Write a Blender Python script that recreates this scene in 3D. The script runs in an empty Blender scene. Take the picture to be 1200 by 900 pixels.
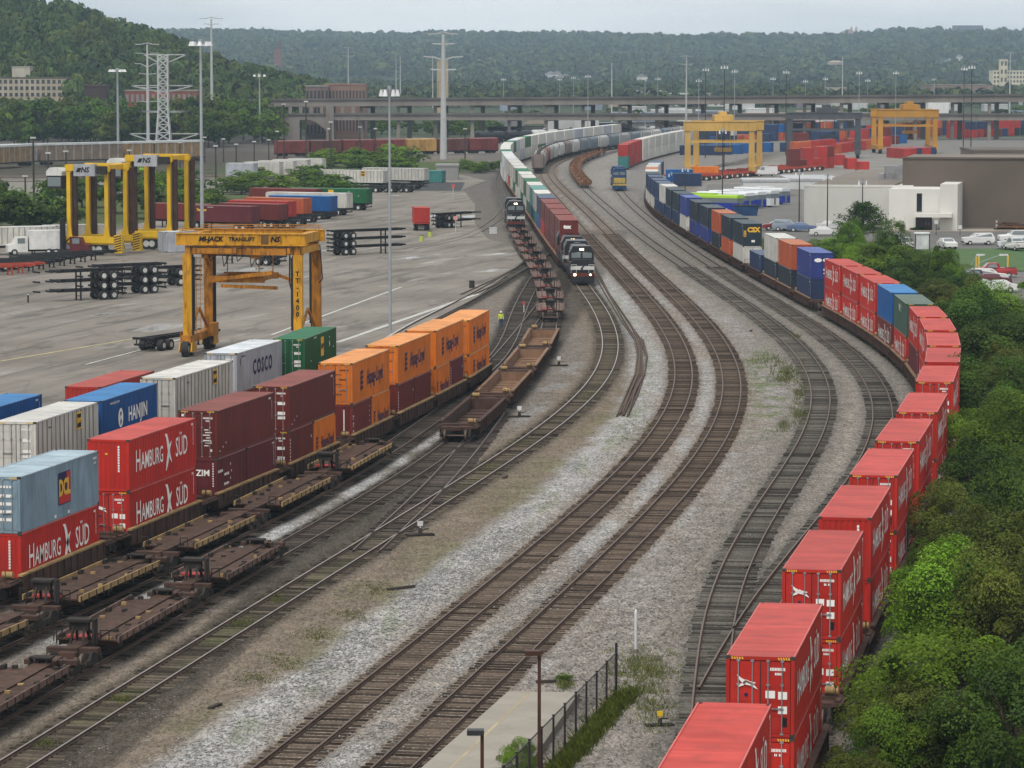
import bpy, math, random
import numpy as np
from mathutils import Matrix, Vector
random.seed(7)
R = math.radians
SC = bpy.context.scene
COL = SC.collection

# ------------------------------------------------------------------ camera
CAM_H, FPX, HOR = 27.43, 4005.0, 70.0
PITCH = math.atan((450-HOR)/FPX)
cam_d = bpy.data.cameras.new('camera')
cam = bpy.data.objects.new('camera', cam_d)
COL.objects.link(cam)
cam.location = (0, 0, CAM_H)
cam.rotation_euler = (R(90) - PITCH, 0, 0)
cam_d.sensor_fit = 'HORIZONTAL'
cam_d.sensor_width = 36.0
cam_d.lens = FPX / 1200 * 36.0
cam_d.clip_start = 1.0
cam_d.clip_end = 30000
SC.camera = cam

# ------------------------------------------------------------------ sky, sun, exposure
world = bpy.data.worlds.new('World')
SC.world = world
world.use_nodes = True
wn, wl = world.node_tree.nodes, world.node_tree.links
wn.clear()
w_out = wn.new('ShaderNodeOutputWorld')
w_bg = wn.new('ShaderNodeBackground')
w_sky = wn.new('ShaderNodeTexSky')
w_sky.sky_type = 'NISHITA'
w_sky.sun_disc = False
w_sky.sun_elevation = R(58)
w_sky.sun_rotation = R(200)
w_sky.dust_density = 4.0
w_sky.air_density = 1.0
w_hsv = wn.new('ShaderNodeHueSaturation')
w_hsv.inputs['Saturation'].default_value = 0.10
w_geo = wn.new('ShaderNodeTexCoord')
w_map = wn.new('ShaderNodeMapping'); w_map.inputs['Scale'].default_value = (3, 3, 22)
w_noise = wn.new('ShaderNodeTexNoise'); w_noise.inputs['Scale'].default_value = 1.6
w_noise.inputs['Detail'].default_value = 5.0
w_ramp = wn.new('ShaderNodeValToRGB')
w_ramp.color_ramp.elements[0].position = 0.36; w_ramp.color_ramp.elements[0].color = (5.0, 5.25, 5.5, 1)
w_ramp.color_ramp.elements[1].position = 0.66; w_ramp.color_ramp.elements[1].color = (8.2, 8.35, 8.4, 1)
w_mix = wn.new('ShaderNodeMix'); w_mix.data_type = 'RGBA'; w_mix.inputs['Factor'].default_value = 0.8
w_bg.inputs['Strength'].default_value = 0.095
wl.new(w_geo.outputs['Generated'], w_map.inputs['Vector'])
wl.new(w_map.outputs['Vector'], w_noise.inputs['Vector'])
wl.new(w_noise.outputs['Fac'], w_ramp.inputs['Fac'])
wl.new(w_sky.outputs['Color'], w_hsv.inputs['Color'])
wl.new(w_hsv.outputs['Color'], w_mix.inputs['A'])
wl.new(w_ramp.outputs['Color'], w_mix.inputs['B'])
# an overcast sky is about three times brighter overhead than at the horizon
w_sep = wn.new('ShaderNodeSeparateXYZ'); wl.new(w_geo.outputs['Generated'], w_sep.inputs[0])
w_grad = wn.new('ShaderNodeMapRange'); w_grad.inputs['From Min'].default_value = 0.0; w_grad.inputs['From Max'].default_value = 1.0
w_grad.inputs['To Min'].default_value = 1.42; w_grad.inputs['To Max'].default_value = 1.2
wl.new(w_sep.outputs['Z'], w_grad.inputs['Value'])
w_sc = wn.new('ShaderNodeVectorMath'); w_sc.operation = 'SCALE'
wl.new(w_mix.outputs['Result'], w_sc.inputs[0]); wl.new(w_grad.outputs[0], w_sc.inputs['Scale'])
wl.new(w_sc.outputs[0], w_bg.inputs['Color'])
wl.new(w_bg.outputs['Background'], w_out.inputs['Surface'])

sun_d = bpy.data.lights.new('sun', 'SUN')
sun_d.energy = 2.3
sun_d.angle = R(28)
sun_d.color = (1.0, 0.95, 0.87)
sun = bpy.data.objects.new('sun', sun_d)
COL.objects.link(sun)
# light falls from high up, a little from behind and left of the camera
sun.rotation_euler = (R(32), 0, R(-20))
vs = SC.view_settings
vs.view_transform = 'Standard'; vs.look = 'None'; vs.gamma = 1.0; vs.use_curve_mapping = False
vs.exposure = 0.12
SC.render.engine = 'CYCLES'
SC.cycles.max_bounces = 5
SC.cycles.diffuse_bounces = 3
SC.cycles.transparent_max_bounces = 8
SC.cycles.use_denoising = True
SC.cycles.volume_bounces = 0
HAZE_D = 0.000085

# ------------------------------------------------------------------ surveying helpers
def gp(px, py, z=0.0):
    """ground-survey point: where the sight line of a photo pixel meets height z"""
    c, s = math.cos(PITCH), math.sin(PITCH)
    u, v = (px - 600) / FPX, (py - 450) / FPX
    d = (u, c - v * s, -s - v * c)
    t = (z - CAM_H) / d[2]
    return Vector((d[0] * t, d[1] * t, z))

def at(px, py, Y):
    """world point of a photo pixel at distance Y along the valley"""
    c, s = math.cos(PITCH), math.sin(PITCH)
    u, v = (px - 600) / FPX, (py - 450) / FPX
    d = (u, c - v * s, -s - v * c)
    t = Y / d[1]
    return Vector((d[0] * t, Y, CAM_H + d[2] * t))

def Yc(Y):
    """distance of a first tape survey, corrected for the true eye height and slope"""
    if Y <= 1900: return CAM_H*FPX/(112 + 93929.0/Y - HOR)
    return Yc(1900) + (Y-1900)*(6400-Yc(1900))/(4330-1900)
def Yr(Y): return (CAM_H-6.3)*FPX/(112 + 19.1*3698/Y - HOR)

# ------------------------------------------------------------------ mesh builder
class MB:
    def __init__(self):
        self.v, self.f, self.m, self.M, self.sm = [], [], [], None, []
    def add(self, vs, fs, mat=0, smooth=False):
        n = len(self.v)
        if self.M is not None:
            vs = [self.M @ Vector(p) for p in vs]
        self.v.extend([tuple(p) for p in vs])
        self.f.extend([tuple(i + n for i in f) for f in fs])
        self.m.extend([mat] * len(fs)); self.sm.extend([smooth] * len(fs))
        return self
    def box(self, x0, x1, y0, y1, z0, z1, mat=0):
        vs = [(x0,y0,z0),(x1,y0,z0),(x1,y1,z0),(x0,y1,z0),(x0,y0,z1),(x1,y0,z1),(x1,y1,z1),(x0,y1,z1)]
        return self.add(vs, [(0,3,2,1),(4,5,6,7),(0,1,5,4),(1,2,6,5),(2,3,7,6),(3,0,4,7)], mat)
    def cbox(self, c, s, mat=0):
        return self.box(c[0]-s[0]/2, c[0]+s[0]/2, c[1]-s[1]/2, c[1]+s[1]/2, c[2]-s[2]/2, c[2]+s[2]/2, mat)
    def bar(self, p, q, w, h=None, mat=0, up=(0,0,1)):
        h = h or w
        p, q = Vector(p), Vector(q); d = (q - p)
        if d.length < 1e-6: return self
        d.normalize(); up = Vector(up)
        if abs(d.dot(up)) > .99: up = Vector((1, 0, 0))
        s = d.cross(up).normalized(); u = s.cross(d)
        s *= w / 2; u *= h / 2
        vs = [p-s-u, p+s-u, p+s+u, p-s+u, q-s-u, q+s-u, q+s+u, q-s+u]
        return self.add(vs, [(0,3,2,1),(4,5,6,7),(0,1,5,4),(1,2,6,5),(2,3,7,6),(3,0,4,7)][::1], mat)
    def tube(self, p, q, r0, r1=None, n=8, mat=0, caps=True, smooth=True):
        r1 = r0 if r1 is None else r1
        p, q = Vector(p), Vector(q); d = (q - p)
        if d.length < 1e-6: return self
        d.normalize()
        a = Vector((0,0,1)) if abs(d.z) < .9 else Vector((1,0,0))
        s = d.cross(a).normalized(); u = s.cross(d)
        vs = []
        for c, r in ((p, r0), (q, r1)):
            for i in range(n):
                t = 2 * math.pi * i / n
                vs.append(c + s * (r * math.cos(t)) + u * (r * math.sin(t)))
        self.add(vs, [(i, (i+1) % n, n + (i+1) % n, n + i) for i in range(n)], mat, smooth)
        if caps:
            self.add(vs, [tuple(range(n))[::-1], tuple(range(n, 2*n))], mat)
        return self
    def path(self, pts, r, n=6, mat=0):
        for a, b in zip(pts[:-1], pts[1:]): self.tube(a, b, r, r, n, mat)
        return self
    def prism(self, poly, axis, a, b, mat=0):
        """polygon extruded along axis between a and b; poly coords are the other two axes in x,y,z order"""
        def P(u, v, w):
            return (w, u, v) if axis == 'x' else (u, w, v) if axis == 'y' else (u, v, w)
        n = len(poly)
        vs = [P(u, v, a) for u, v in poly] + [P(u, v, b) for u, v in poly]
        return self.add(vs, [tuple(range(n)), tuple(range(2*n-1, n-1, -1))] + [(i, n+i, n+(i+1) % n, (i+1) % n) for i in range(n)], mat)
    def wheel(self, c, r, w, axis='x', n=16, mat=0, hub=None, hr=.55):
        c = Vector(c); a = {'x': Vector((1,0,0)), 'y': Vector((0,1,0))}[axis]
        self.tube(c - a*w/2, c + a*w/2, r, r, n, mat)
        if hub is not None:
            self.tube(c - a*(w/2+.012), c + a*(w/2+.012), r*hr, r*hr*.9, 12, hub)
        return self
    def mesh(self, name, mats):
        me = bpy.data.meshes.new(name)
        me.from_pydata(self.v, [], self.f)
        for m in (mats if isinstance(mats, (list, tuple)) else [mats]): me.materials.append(m)
        me.polygons.foreach_set('material_index', self.m)
        me.polygons.foreach_set('use_smooth', self.sm)
        me.update()
        return me
    def build(self, name, mats, parent=None, loc=None):
        return link(name, self.mesh(name, mats), parent, loc)

def fix_normals(me):
    import bmesh
    bm = bmesh.new(); bm.from_mesh(me); bmesh.ops.recalc_face_normals(bm, faces=bm.faces); bm.to_mesh(me); bm.free()

def link(name, data, parent=None, loc=None):
    o = bpy.data.objects.new(name, data); COL.objects.link(o)
    if parent: o.parent = parent
    if loc is not None: o.location = loc
    return o

def tag(o, label=None, cat=None, group=None, kind=None):
    if label: o['label'] = label
    if cat: o['category'] = cat
    if group: o['group'] = group
    if kind: o['kind'] = kind
    return o

def thing(name, label, cat, loc=(0,0,0), rz=0.0, group=None):
    o = bpy.data.objects.new(name, None); COL.objects.link(o)
    o.empty_display_size = .5
    o.location = loc; o.rotation_euler = (0, 0, rz)
    return tag(o, label, cat, group)

def dup(root, loc, rz=None, label=None, group=None, scale=None):
    def cp(o, par):
        c = o.copy(); COL.objects.link(c)
        if par: c.parent = par
        for ch in list(o.children): cp(ch, c)
        return c
    r = cp(root, None)
    r.location = loc
    if rz is not None: r.rotation_euler = (0, 0, rz)
    if scale: r.scale = scale if isinstance(scale, (tuple, list)) else (scale,)*3
    if label: r['label'] = label
    if group: r['group'] = group
    return r

def unlink(root):
    for ch in list(root.children): unlink(ch)
    bpy.data.objects.remove(root)

# ------------------------------------------------------------------ materials
_mats = {}
def nodes(m):
    m.use_nodes = True
    return m.node_tree.nodes, m.node_tree.links
def paint(name, rgb, rough=.55, var=.18, dirt=.25, dirtcol=(.09,.07,.055), metallic=0., scale=.7, bump=0., spec=.16, streak=True, rnd=.10, bands=0., lo=.52, hi=.78):
    """weathered paint: noise tint, grime mask drawn out downwards, a little difference from object to object"""
    if name in _mats: return _mats[name]
    m = bpy.data.materials.new(name); n, l = nodes(m)
    b = n['Principled BSDF']
    b.inputs['Roughness'].default_value = rough; b.inputs['Metallic'].default_value = metallic
    b.inputs['Specular IOR Level'].default_value = spec
    tc = n.new('ShaderNodeTexCoord'); oi = n.new('ShaderNodeObjectInfo')
    off = n.new('ShaderNodeVectorMath'); off.operation = 'ADD'
    sc = n.new('ShaderNodeVectorMath'); sc.operation = 'SCALE'; sc.inputs['Scale'].default_value = 37.
    cx = n.new('ShaderNodeCombineXYZ')
    for k in 'XYZ': l.new(oi.outputs['Random'], cx.inputs[k])
    l.new(cx.outputs[0], sc.inputs[0]); l.new(tc.outputs['Object'], off.inputs[0]); l.new(sc.outputs[0], off.inputs[1])
    n1 = n.new('ShaderNodeTexNoise'); n1.inputs['Scale'].default_value = scale; n1.inputs['Detail'].default_value = 4
    l.new(off.outputs[0], n1.inputs['Vector'])
    mp = n.new('ShaderNodeMapping'); mp.inputs['Scale'].default_value = (1.6, 1.6, .35) if streak else (1, 1, 1)
    n2 = n.new('ShaderNodeTexNoise'); n2.inputs['Scale'].default_value = scale * 2.6; n2.inputs['Detail'].default_value = 6
    n2.inputs['Roughness'].default_value = .65
    l.new(off.outputs[0], mp.inputs[0]); l.new(mp.outputs[0], n2.inputs['Vector'])
    mr = n.new('ShaderNodeMapRange'); mr.inputs['From Min'].default_value = .3; mr.inputs['From Max'].default_value = .7
    mr.inputs['To Min'].default_value = 1 - var; mr.inputs['To Max'].default_value = 1 + var
    l.new(n1.outputs['Fac'], mr.inputs['Value'])
    mo = n.new('ShaderNodeMapRange'); mo.inputs['To Min'].default_value = 1 - rnd; mo.inputs['To Max'].default_value = 1 + rnd
    l.new(oi.outputs['Random'], mo.inputs['Value'])
    mu = n.new('ShaderNodeMath'); mu.operation = 'MULTIPLY'
    l.new(mr.outputs[0], mu.inputs[0]); l.new(mo.outputs[0], mu.inputs[1])
    if bands:   # panel-to-panel fading along the length
        mb_ = n.new('ShaderNodeMapping'); mb_.inputs['Scale'].default_value = (.12, 1.3, .3)
        n3 = n.new('ShaderNodeTexNoise'); n3.inputs['Scale'].default_value = 1.4; n3.inputs['Detail'].default_value = 5
        l.new(off.outputs[0], mb_.inputs[0]); l.new(mb_.outputs[0], n3.inputs['Vector'])
        m3 = n.new('ShaderNodeMapRange'); m3.inputs['From Min'].default_value = .3; m3.inputs['From Max'].default_value = .7
        m3.inputs['To Min'].default_value = 1-bands; m3.inputs['To Max'].default_value = 1+bands
        l.new(n3.outputs['Fac'], m3.inputs['Value'])
        mu2 = n.new('ShaderNodeMath'); mu2.operation = 'MULTIPLY'; l.new(mu.outputs[0], mu2.inputs[0]); l.new(m3.outputs[0], mu2.inputs[1]); mu = mu2
    vm = n.new('ShaderNodeVectorMath'); vm.operation = 'SCALE'; vm.inputs[0].default_value = rgb[:3]
    l.new(mu.outputs[0], vm.inputs['Scale'])
    mk = n.new('ShaderNodeMapRange'); mk.inputs['From Min'].default_value = lo; mk.inputs['From Max'].default_value = hi
    mk.inputs['To Max'].default_value = dirt
    l.new(n2.outputs['Fac'], mk.inputs['Value'])
    mx = n.new('ShaderNodeMix'); mx.data_type = 'RGBA'; mx.inputs['B'].default_value = (*dirtcol, 1)
    l.new(mk.outputs[0], mx.inputs['Factor']); l.new(vm.outputs[0], mx.inputs['A'])
    l.new(mx.outputs['Result'], b.inputs['Base Color'])
    if bump:
        bp = n.new('ShaderNodeBump'); bp.inputs['Strength'].default_value = bump; bp.inputs['Distance'].default_value = .03
        l.new(n2.outputs['Fac'], bp.inputs['Height']); l.new(bp.outputs[0], b.inputs['Normal'])
    _mats[name] = m
    return m
def plain(name, rgb, rough=.5, metallic=0., emit=None, es=1.):
    if name in _mats: return _mats[name]
    m = bpy.data.materials.new(name); n, l = nodes(m); b = n['Principled BSDF']
    b.inputs['Base Color'].default_value = (*rgb, 1); b.inputs['Roughness'].default_value = rough; b.inputs['Metallic'].default_value = metallic
    if emit: b.inputs['Emission Color'].default_value = (*emit, 1); b.inputs['Emission Strength'].default_value = es
    _mats[name] = m
    return m
def glassy(name, rgb=(.02,.025,.03)):
    return plain(name, rgb, .08)

# ------------------------------------------------------------------ lettering (built-in font turned into mesh)
_txt = {}
def text_mesh(s, size=1.0, bold=0.0, shear=0.0, sx=1.0, space=1.0, align='CENTER'):
    key = (s, size, bold, shear, sx, space, align)
    if key in _txt: return _txt[key]
    cu = bpy.data.curves.new('lettering', 'FONT'); cu.body = s; cu.size = size; cu.shear = shear
    cu.offset = bold; cu.space_character = space
    cu.align_x = align; cu.align_y = 'CENTER'; cu.extrude = 0.0; cu.resolution_u = 2
    o = bpy.data.objects.new('t', cu); COL.objects.link(o)
    bpy.context.view_layer.update()
    me = bpy.data.meshes.new_from_object(o.evaluated_get(bpy.context.evaluated_depsgraph_get()))
    bpy.data.objects.remove(o); bpy.data.curves.remove(cu)
    v = [(p.co.x * sx, p.co.y) for p in me.vertices]; f = [tuple(p.vertices) for p in me.polygons]
    bpy.data.meshes.remove(me)
    _txt[key] = (v, f)
    return v, f
def put_text(mb, s, origin, right, up, mat=0, **kw):
    v, f = text_mesh(s, **kw); o, r, u = Vector(origin), Vector(right), Vector(up)
    mb.add([o + r * a + u * b for a, b in v], f, mat)
def put_poly(mb, pts, origin, right, up, mat=0):
    o, r, u = Vector(origin), Vector(right), Vector(up)
    mb.add([o + r * a + u * b for a, b in pts], [tuple(range(len(pts)))], mat)
def ribbon_poly(c, w):
    """flat tapered band along the 2d points c with half-widths w"""
    L, Rr = [], []
    for i, (x, y) in enumerate(c):
        x0, y0 = c[max(i-1, 0)]; x1, y1 = c[min(i+1, len(c)-1)]
        d = math.hypot(x1-x0, y1-y0) or 1; nx, ny = -(y1-y0)/d, (x1-x0)/d
        L.append((x+nx*w[i], y+ny*w[i])); Rr.append((x-nx*w[i], y-ny*w[i]))
    return L, Rr
def put_ribbon(mb, c, w, origin, right, up, mat=0):
    L, Rr = ribbon_poly(c, w); o, r, u = Vector(origin), Vector(right), Vector(up)
    n = len(c)
    mb.add([o + r*a + u*b for a, b in L + Rr], [(i, i+1, n+i+1, n+i) for i in range(n-1)], mat)
# ------------------------------------------------------------------ track alignments: x as a smooth function of y (metres)
YG = np.arange(60, 2400, 4.0)
def align(pts, lam=3e5, extra=()):
    """smoothed alignment through surveyed (x, y) points; near points weigh more"""
    n = len(YG); A = np.zeros((n, n)); b = np.zeros(n)
    for (x, y) in list(pts) + list(extra):
        i = (y - YG[0]) / 4.0; k = int(max(0, min(n-2, math.floor(i)))); t = i - k
        w = (900.0 / max(y, 90)) ** 2
        c = np.zeros(n); c[k] = 1-t; c[k+1] = t
        A += w * np.outer(c, c); b += w * x * c
    D = (np.eye(n, k=0)[:-2] * 1.0 - 2*np.eye(n, k=1)[:-2] + np.eye(n, k=2)[:-2]) / 16.0
    A += lam * D.T @ D * 4.0
    return np.linalg.solve(A, b)
TR = {}
TR['main1'] = align([(-9.3,130.0),(-5.2,151.9),(-0.8,176.6),(4.2,204.6),(9.4,236.3),(12.1,258.2),(14.2,279.5),(15.4,300.6),(15.9,328.8),(14.9,376.8),(12.7,475.9),(11.2,547.6),(9.5,644.7),(7.9,731.0),(6.8,812.0),(6.7,863.8),(9.0,921.7),(14.6,979.9),(22.1,1021.0),(28.8,1050.1),(36.2,1076.2),(46.1,1105.2)])
TR['main2'] = align([(-4.7,130.0),(0.8,160.0),(1.9,166.8),(5.8,187.8),(10.3,214.0),(14.2,239.8),(17.1,265.8),(18.7,285.5),(19.6,304.8),(20.0,336.0),(18.8,383.5),(16.6,475.9),(15.5,547.6),(13.6,633.5),(11.5,721.2),(10.0,812.5),(10.0,877.7),(12.4,937.8),(18.5,992.9),(24.7,1025.2),(31.5,1055.4),(43.5,1089.9)])
TR['lead1'] = align([(-19.2,131.5),(-15.9,150.1),(-12.7,167.5),(-8.0,192.5),(-4.4,213.2),(-1.0,232.2),(4.1,260.6),(6.9,281.8),(8.8,302.5),(9.6,324.2),(9.4,346.7),(7.9,411.1),(6.1,493.0),(4.5,564.5),(2.0,676.6),(0.2,756.2),(-1.2,824.5),(-1.4,870.7),(0.0,929.8),(4.0,975.1),(11.1,1016.3),(19.1,1050.1),(30.0,1082.1)])
TR['lead2'] = align([(-15.2,153.9),(-11.6,174.4),(-8.9,187.5),(-5.9,206.6),(-4.4,222.0),(-3.1,237.7),(-1.5,262.6),(0.0,284.7),(1.7,308.2),(3.4,335.0),(4.5,361.8),(4.2,397.6),(2.8,454.0),(1.3,514.0),(0.4,561.6),(-1.1,644.4),(-2.7,730.8),(-3.4,800.5),(-2.6,856.8),(0.7,916.9)], 1e5)
TR['stub'] = align([(-24.5,124.6),(-22.0,138.5),(-18.5,159.3),(-14.1,183.9),(-11.8,197.1),(-9.4,207.1),(-4.8,235.6),(-3.0,244.7),(-1.8,255.8)], 1e5)
TR['stack_b'] = align([(-29.1,138.3),(-22.8,164.2),(-19.0,182.5),(-15.5,198.5),(-11.8,219.2),(-9.4,233.5),(-7.7,244.7),(-4.8,272.5),(0.7,343.4),(3.9,390.5)])
TR['stack_a'] = align([(-29.9,159.7),(-25.8,172.7),(-22.7,189.1),(-18.6,206.2),(-12.8,237.3),(-9.8,252.3),(-7.3,266.8),(-4.3,283.4),(-2.1,308.6),(0.2,369.2),(2.9,428.9)])
TR['pad_a'] = align([(-31.6,184.6),(-26.9,212.8),(-24.3,227.0),(-21.1,247.4),(-16.7,271.8),(-12.2,323.0),(-10.8,344.2),(-5.3,381.3),(-0.4,428.5),(2.1,476.1)])
TR['right_a'] = align([(10.2,166.8),(11.4,180.2),(13.2,195.7),(16.3,214.4),(20.9,238.7),(24.2,261.3),(25.7,273.2),(26.6,288.5),(26.9,314.5),(25.4,370.4),(21.7,475.9),(19.2,570.5),(17.4,664.3),(16.2,730.8),(15.4,812.6),(15.4,870.7),(18.5,937.8),(24.2,988.5),(30.7,1025.6),(40.6,1058.2)])
TR['right_b'] = align([(11.3,164.2),(14.9,182.7),(19.2,204.0),(22.9,223.3),(26.0,239.3),(28.7,258.2),(30.2,272.5),(31.0,286.2),(31.3,313.6),(29.2,368.3),(25.8,475.9),(23.6,620.5),(22.7,722.4),(24.5,803.2),(27.8,872.2),(32.5,921.7),(41.5,977.4),(53.3,1021.0)])
TR['right_train'] = align([(2.6,82.7),(5.2,97.9),(7.1,109.7),(8.7,119.6),(10.9,132.2),(12.4,140.3),(15.3,156.5),(18.3,172.6),(21.1,188.3),(24.1,203.9),(27.6,223.2),(30.3,238.1),(32.1,249.2),(36.0,290.9),(35.9,308.6),(35.3,336.3),(34.0,363.3),(32.6,393.1),(31.3,428.5),(30.1,476.1),(27.9,547.3),(26.1,607.0),(25.6,644.4),(27.0,679.2),(30.4,716.4),(37.6,780.9),(47.1,846.3),(58.7,907.1)])
def near_points(pix, z=.2):
    return [(gp(a, b, z).x, gp(a, b, z).y) for a, b in pix]
_l2 = TR['lead2'].copy(); _st = TR['stub'].copy()
TR['cross'] = align(near_points([(572,487),(548,528),(520,560),(487,596),(460,616),(436,633)]), 1e5)
TR['stub'] = align([(np.interp(y, YG, _st), y) for y in range(80, 236, 12)] + near_points([(505,541),(532,519),(556,498),(580,477),(601,453),(622.7,424),(640,396)]), 1e5)
TR['lead2'] = align([(np.interp(y, YG, _l2), y) for y in list(range(330, 560, 15)) + list(range(560, 1000, 40))] + near_points([(485,556),(505,541),(532,519),(556,498),(580,477),(601,453),(622.7,424),(640,396)]), 1e5)
TR['stack_a'] = align(near_points([(-4,560),(87.5,529.6),(121.4,516.3),(199,489.4),(239.7,479.5),(305.8,458),(317.7,456.7),(368,438.6),(385,426.4),(428,410.8),(443.5,405.7),(481.8,391.5),(491.6,388.2),(524.3,374),(540.5,371.6),(562,359)], 6.3) + near_points([(602,366),(630,325)]), 6e4)
_pf = [(p[0]-1.22, p[1]) for p in near_points([(119,470),(188,447.5),(205,443),(274,422),(277.5,414),(328,399),(394,383)], 6.22)]
TR['pad_a'] = align(_pf + near_points([(460,388),(544,357),(585,328),(611,314),(622,306)]), 6e4)
_ra, _rb = TR['right_a'].copy(), TR['right_b'].copy()
TR['right_a'] = align([(np.interp(y, YG, _ra), y) for y in list(range(168, 560, 12)) + list(range(560, 1200, 40))] + near_points([(828,900),(836,822),(839.5,770),(844,720)]), 1e5)
TR['right_b'] = align([(np.interp(y, YG, _rb), y) for y in list(range(172, 560, 12)) + list(range(560, 1200, 40))] + near_points([(838,822),(858,760),(884,717)]), 1e5)
def tx(t, y): return float(np.interp(y, YG, TR[t]))
def thead(t, y, d=3.0): return math.atan2(tx(t, y-d) - tx(t, y+d), 2*d)   # rotation about z that turns +y onto the track
def tpt(t, y, z=0.2, off=0.0):
    h = thead(t, y); return Vector((tx(t, y) + off*math.cos(h), y + off*math.sin(h), z))

# ------------------------------------------------------------------ value noise for the survey maps
def vnoise(x, y, seed=0):
    x = np.asarray(x, float); y = np.asarray(y, float)
    xi = np.floor(x).astype(np.int64); yi = np.floor(y).astype(np.int64); xf = x-xi; yf = y-yi
    def h(a, b):
        n = (a*374761393 + b*668265263 + seed*974711) & 0xffffffff
        n = ((n ^ (n >> 13)) * 1274126177) & 0xffffffff
        return ((n ^ (n >> 16)) & 0xffff) / 65535.0
    u = xf*xf*(3-2*xf); v = yf*yf*(3-2*yf)
    return (h(xi,yi)*(1-u)+h(xi+1,yi)*u)*(1-v) + (h(xi,yi+1)*(1-u)+h(xi+1,yi+1)*u)*v
def fbm(x, y, seed=0, o=4):
    s = 0; a = .5
    for k in range(o): s = s + a*vnoise(x*2**k, y*2**k, seed+k); a *= .5
    return s / (1 - .5**o)
def sstep(a, b, x): t = np.clip((x-a)/(b-a), 0, 1); return t*t*(3-2*t)

# ------------------------------------------------------------------ ground sheet
ys = [55.0]
while ys[-1] < 2300: ys.append(ys[-1] * 1.0042)
while ys[-1] < 7900: ys.append(ys[-1] * 1.06)
ys = np.array(ys)
us = np.concatenate([np.linspace(-1.6, -.25, 20)[:-1], np.linspace(-.25, -.185, 25)[:-1], np.linspace(-.185, .185, 300), np.linspace(.185, .25, 25)[1:], np.linspace(.25, 1.6, 20)[1:]])
YY, UU = np.meshgrid(ys, us, indexing='ij')
XX = UU * YY
WX = XX + (fbm(XX/3, YY/3, 5)-.5)*1.6           # wobbled coordinates so that zone edges are uneven
def dist(t): return WX - np.interp(YY, YG, TR[t])
def rdist(t): return XX - np.interp(YY, YG, TR[t])
C = np.zeros(XX.shape + (3,)); K = np.zeros(XX.shape)   # albedo, coarse-stone amount
def lay(mask, col, k=None):
    global C, K
    m = mask[..., None]; C = C*(1-m) + np.array(col)*m
    if k is not None: K = K*(1-mask) + k*mask
YZ = 93929.0/np.maximum(HOR + CAM_H*FPX/YY - 112.0, 8.0)
n_big = fbm(XX/14, YY/22, 1); n_mid = fbm(XX/4, YY/7, 2); n_sm = fbm(XX/1.3, YY/1.8, 3)
C[:] = np.array([.165,.145,.125]); K[:] = .5
far = sstep(420, 700, YZ)
lay(sstep(.45,.7,n_big), (.15,.125,.10))
d1, d2, dl1, dl2, dsb, dst = dist('main1'), dist('main2'), dist('lead1'), dist('lead2'), dist('stack_b'), dist('stub')
dra, drb, drt = dist('right_a'), dist('right_b'), dist('right_train')
# brown fines beside the lead track
lay(sstep(-3.2,-1.5,dl1)*sstep(7.5,5.0,dl1)*(YZ<420), (.165,.135,.105), .45)
lay(sstep(.42,.6,n_mid)*sstep(1.2,2.2,dl1)*sstep(6.5,4.5,dl1)*(YZ<420)*.28, (.115,.105,.055))
# pale crushed stone along the two main lines
lay(sstep(-5.6,-3.9,d1)*sstep(2.6,1.5,d2), (.285,.278,.27), .95)
lay(sstep(-6.6,-5.2,d1)*sstep(-4.2,-5.0,d1)*sstep(.45,.6,n_mid)*.35*(YZ<260), (.125,.13,.06), .4)
lay(sstep(.5,.62,fbm(XX/1.2,YY/6,9))*sstep(-4.4,-3.6,d1)*sstep(-2.2,-3,d1)*.55, (.17,.19,.12), .8)
lay(sstep(.55,.75,n_mid)*sstep(-5,-4.2,d1)*sstep(-3,-3.8,d1)*.6, (.13,.13,.135), .8)
# lilac-grey gravel between the main lines and the right-hand tracks
lay(sstep(1.5,2.6,d2)*sstep(1.0,-2,drt), (.205,.187,.168), .8)
lay(sstep(1.5,2.6,d2)*sstep(-1.2,-2.6,dra)*sstep(.4,.7,n_big), (.235,.22,.21), .85)
lay(sstep(-3.6,-2.2,dra)*sstep(3.4,2.4,dra), (.185,.168,.147), .8)
lay(sstep(2.2,2.9,dra)*sstep(-1.6,-2.4,drb)*(YZ>160), (.25,.23,.195), .9)
lay(sstep(2.0,2.8,drb)*sstep(-1.2,-2.2,drt)*(YZ>230), (.15,.14,.13), .7)
lay(sstep(1.2,2.0,drt)*sstep(5.0,3.5,drt), (.10,.095,.088), .6)
lay(sstep(3.5,5.5,drt)*(YZ<640), (.055,.055,.03), .4)
# weeds at the point where the right-hand tracks spread
lay(sstep(.46,.6,n_sm)*sstep(-7.5,-5.5,dra)*sstep(-2.2,-3.2,dra)*sstep(225,250,YZ)*sstep(330,300,YZ)*.75, (.10,.13,.05))
lay(sstep(.42,.58,n_mid)*sstep(-3.9,-2.9,drt)*sstep(-2.4,-4,d2-8.0)*sstep(118,126,YZ)*sstep(152,140,YZ)*.6, (.12,.12,.05))
# light stone between the stack tracks and the stub
lay(sstep(1.9,2.6,dsb)*sstep(-1.7,-2.4,dst)*sstep(150,165,YZ)*sstep(244,238,YZ), (.29,.29,.295), .95)
lay(sstep(1.8,2.4,dsb)*sstep(-2.4,-3.0,dl2)*sstep(228,240,YZ)*sstep(330,300,YZ)*.8, (.25,.25,.25), .9)
lay(sstep(.45,.62,n_mid)*sstep(2,3,dl2)*sstep(-1.8,-3,dl1)*(YZ>225)*(YZ<300)*.6, (.235,.235,.235), .8)
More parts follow.
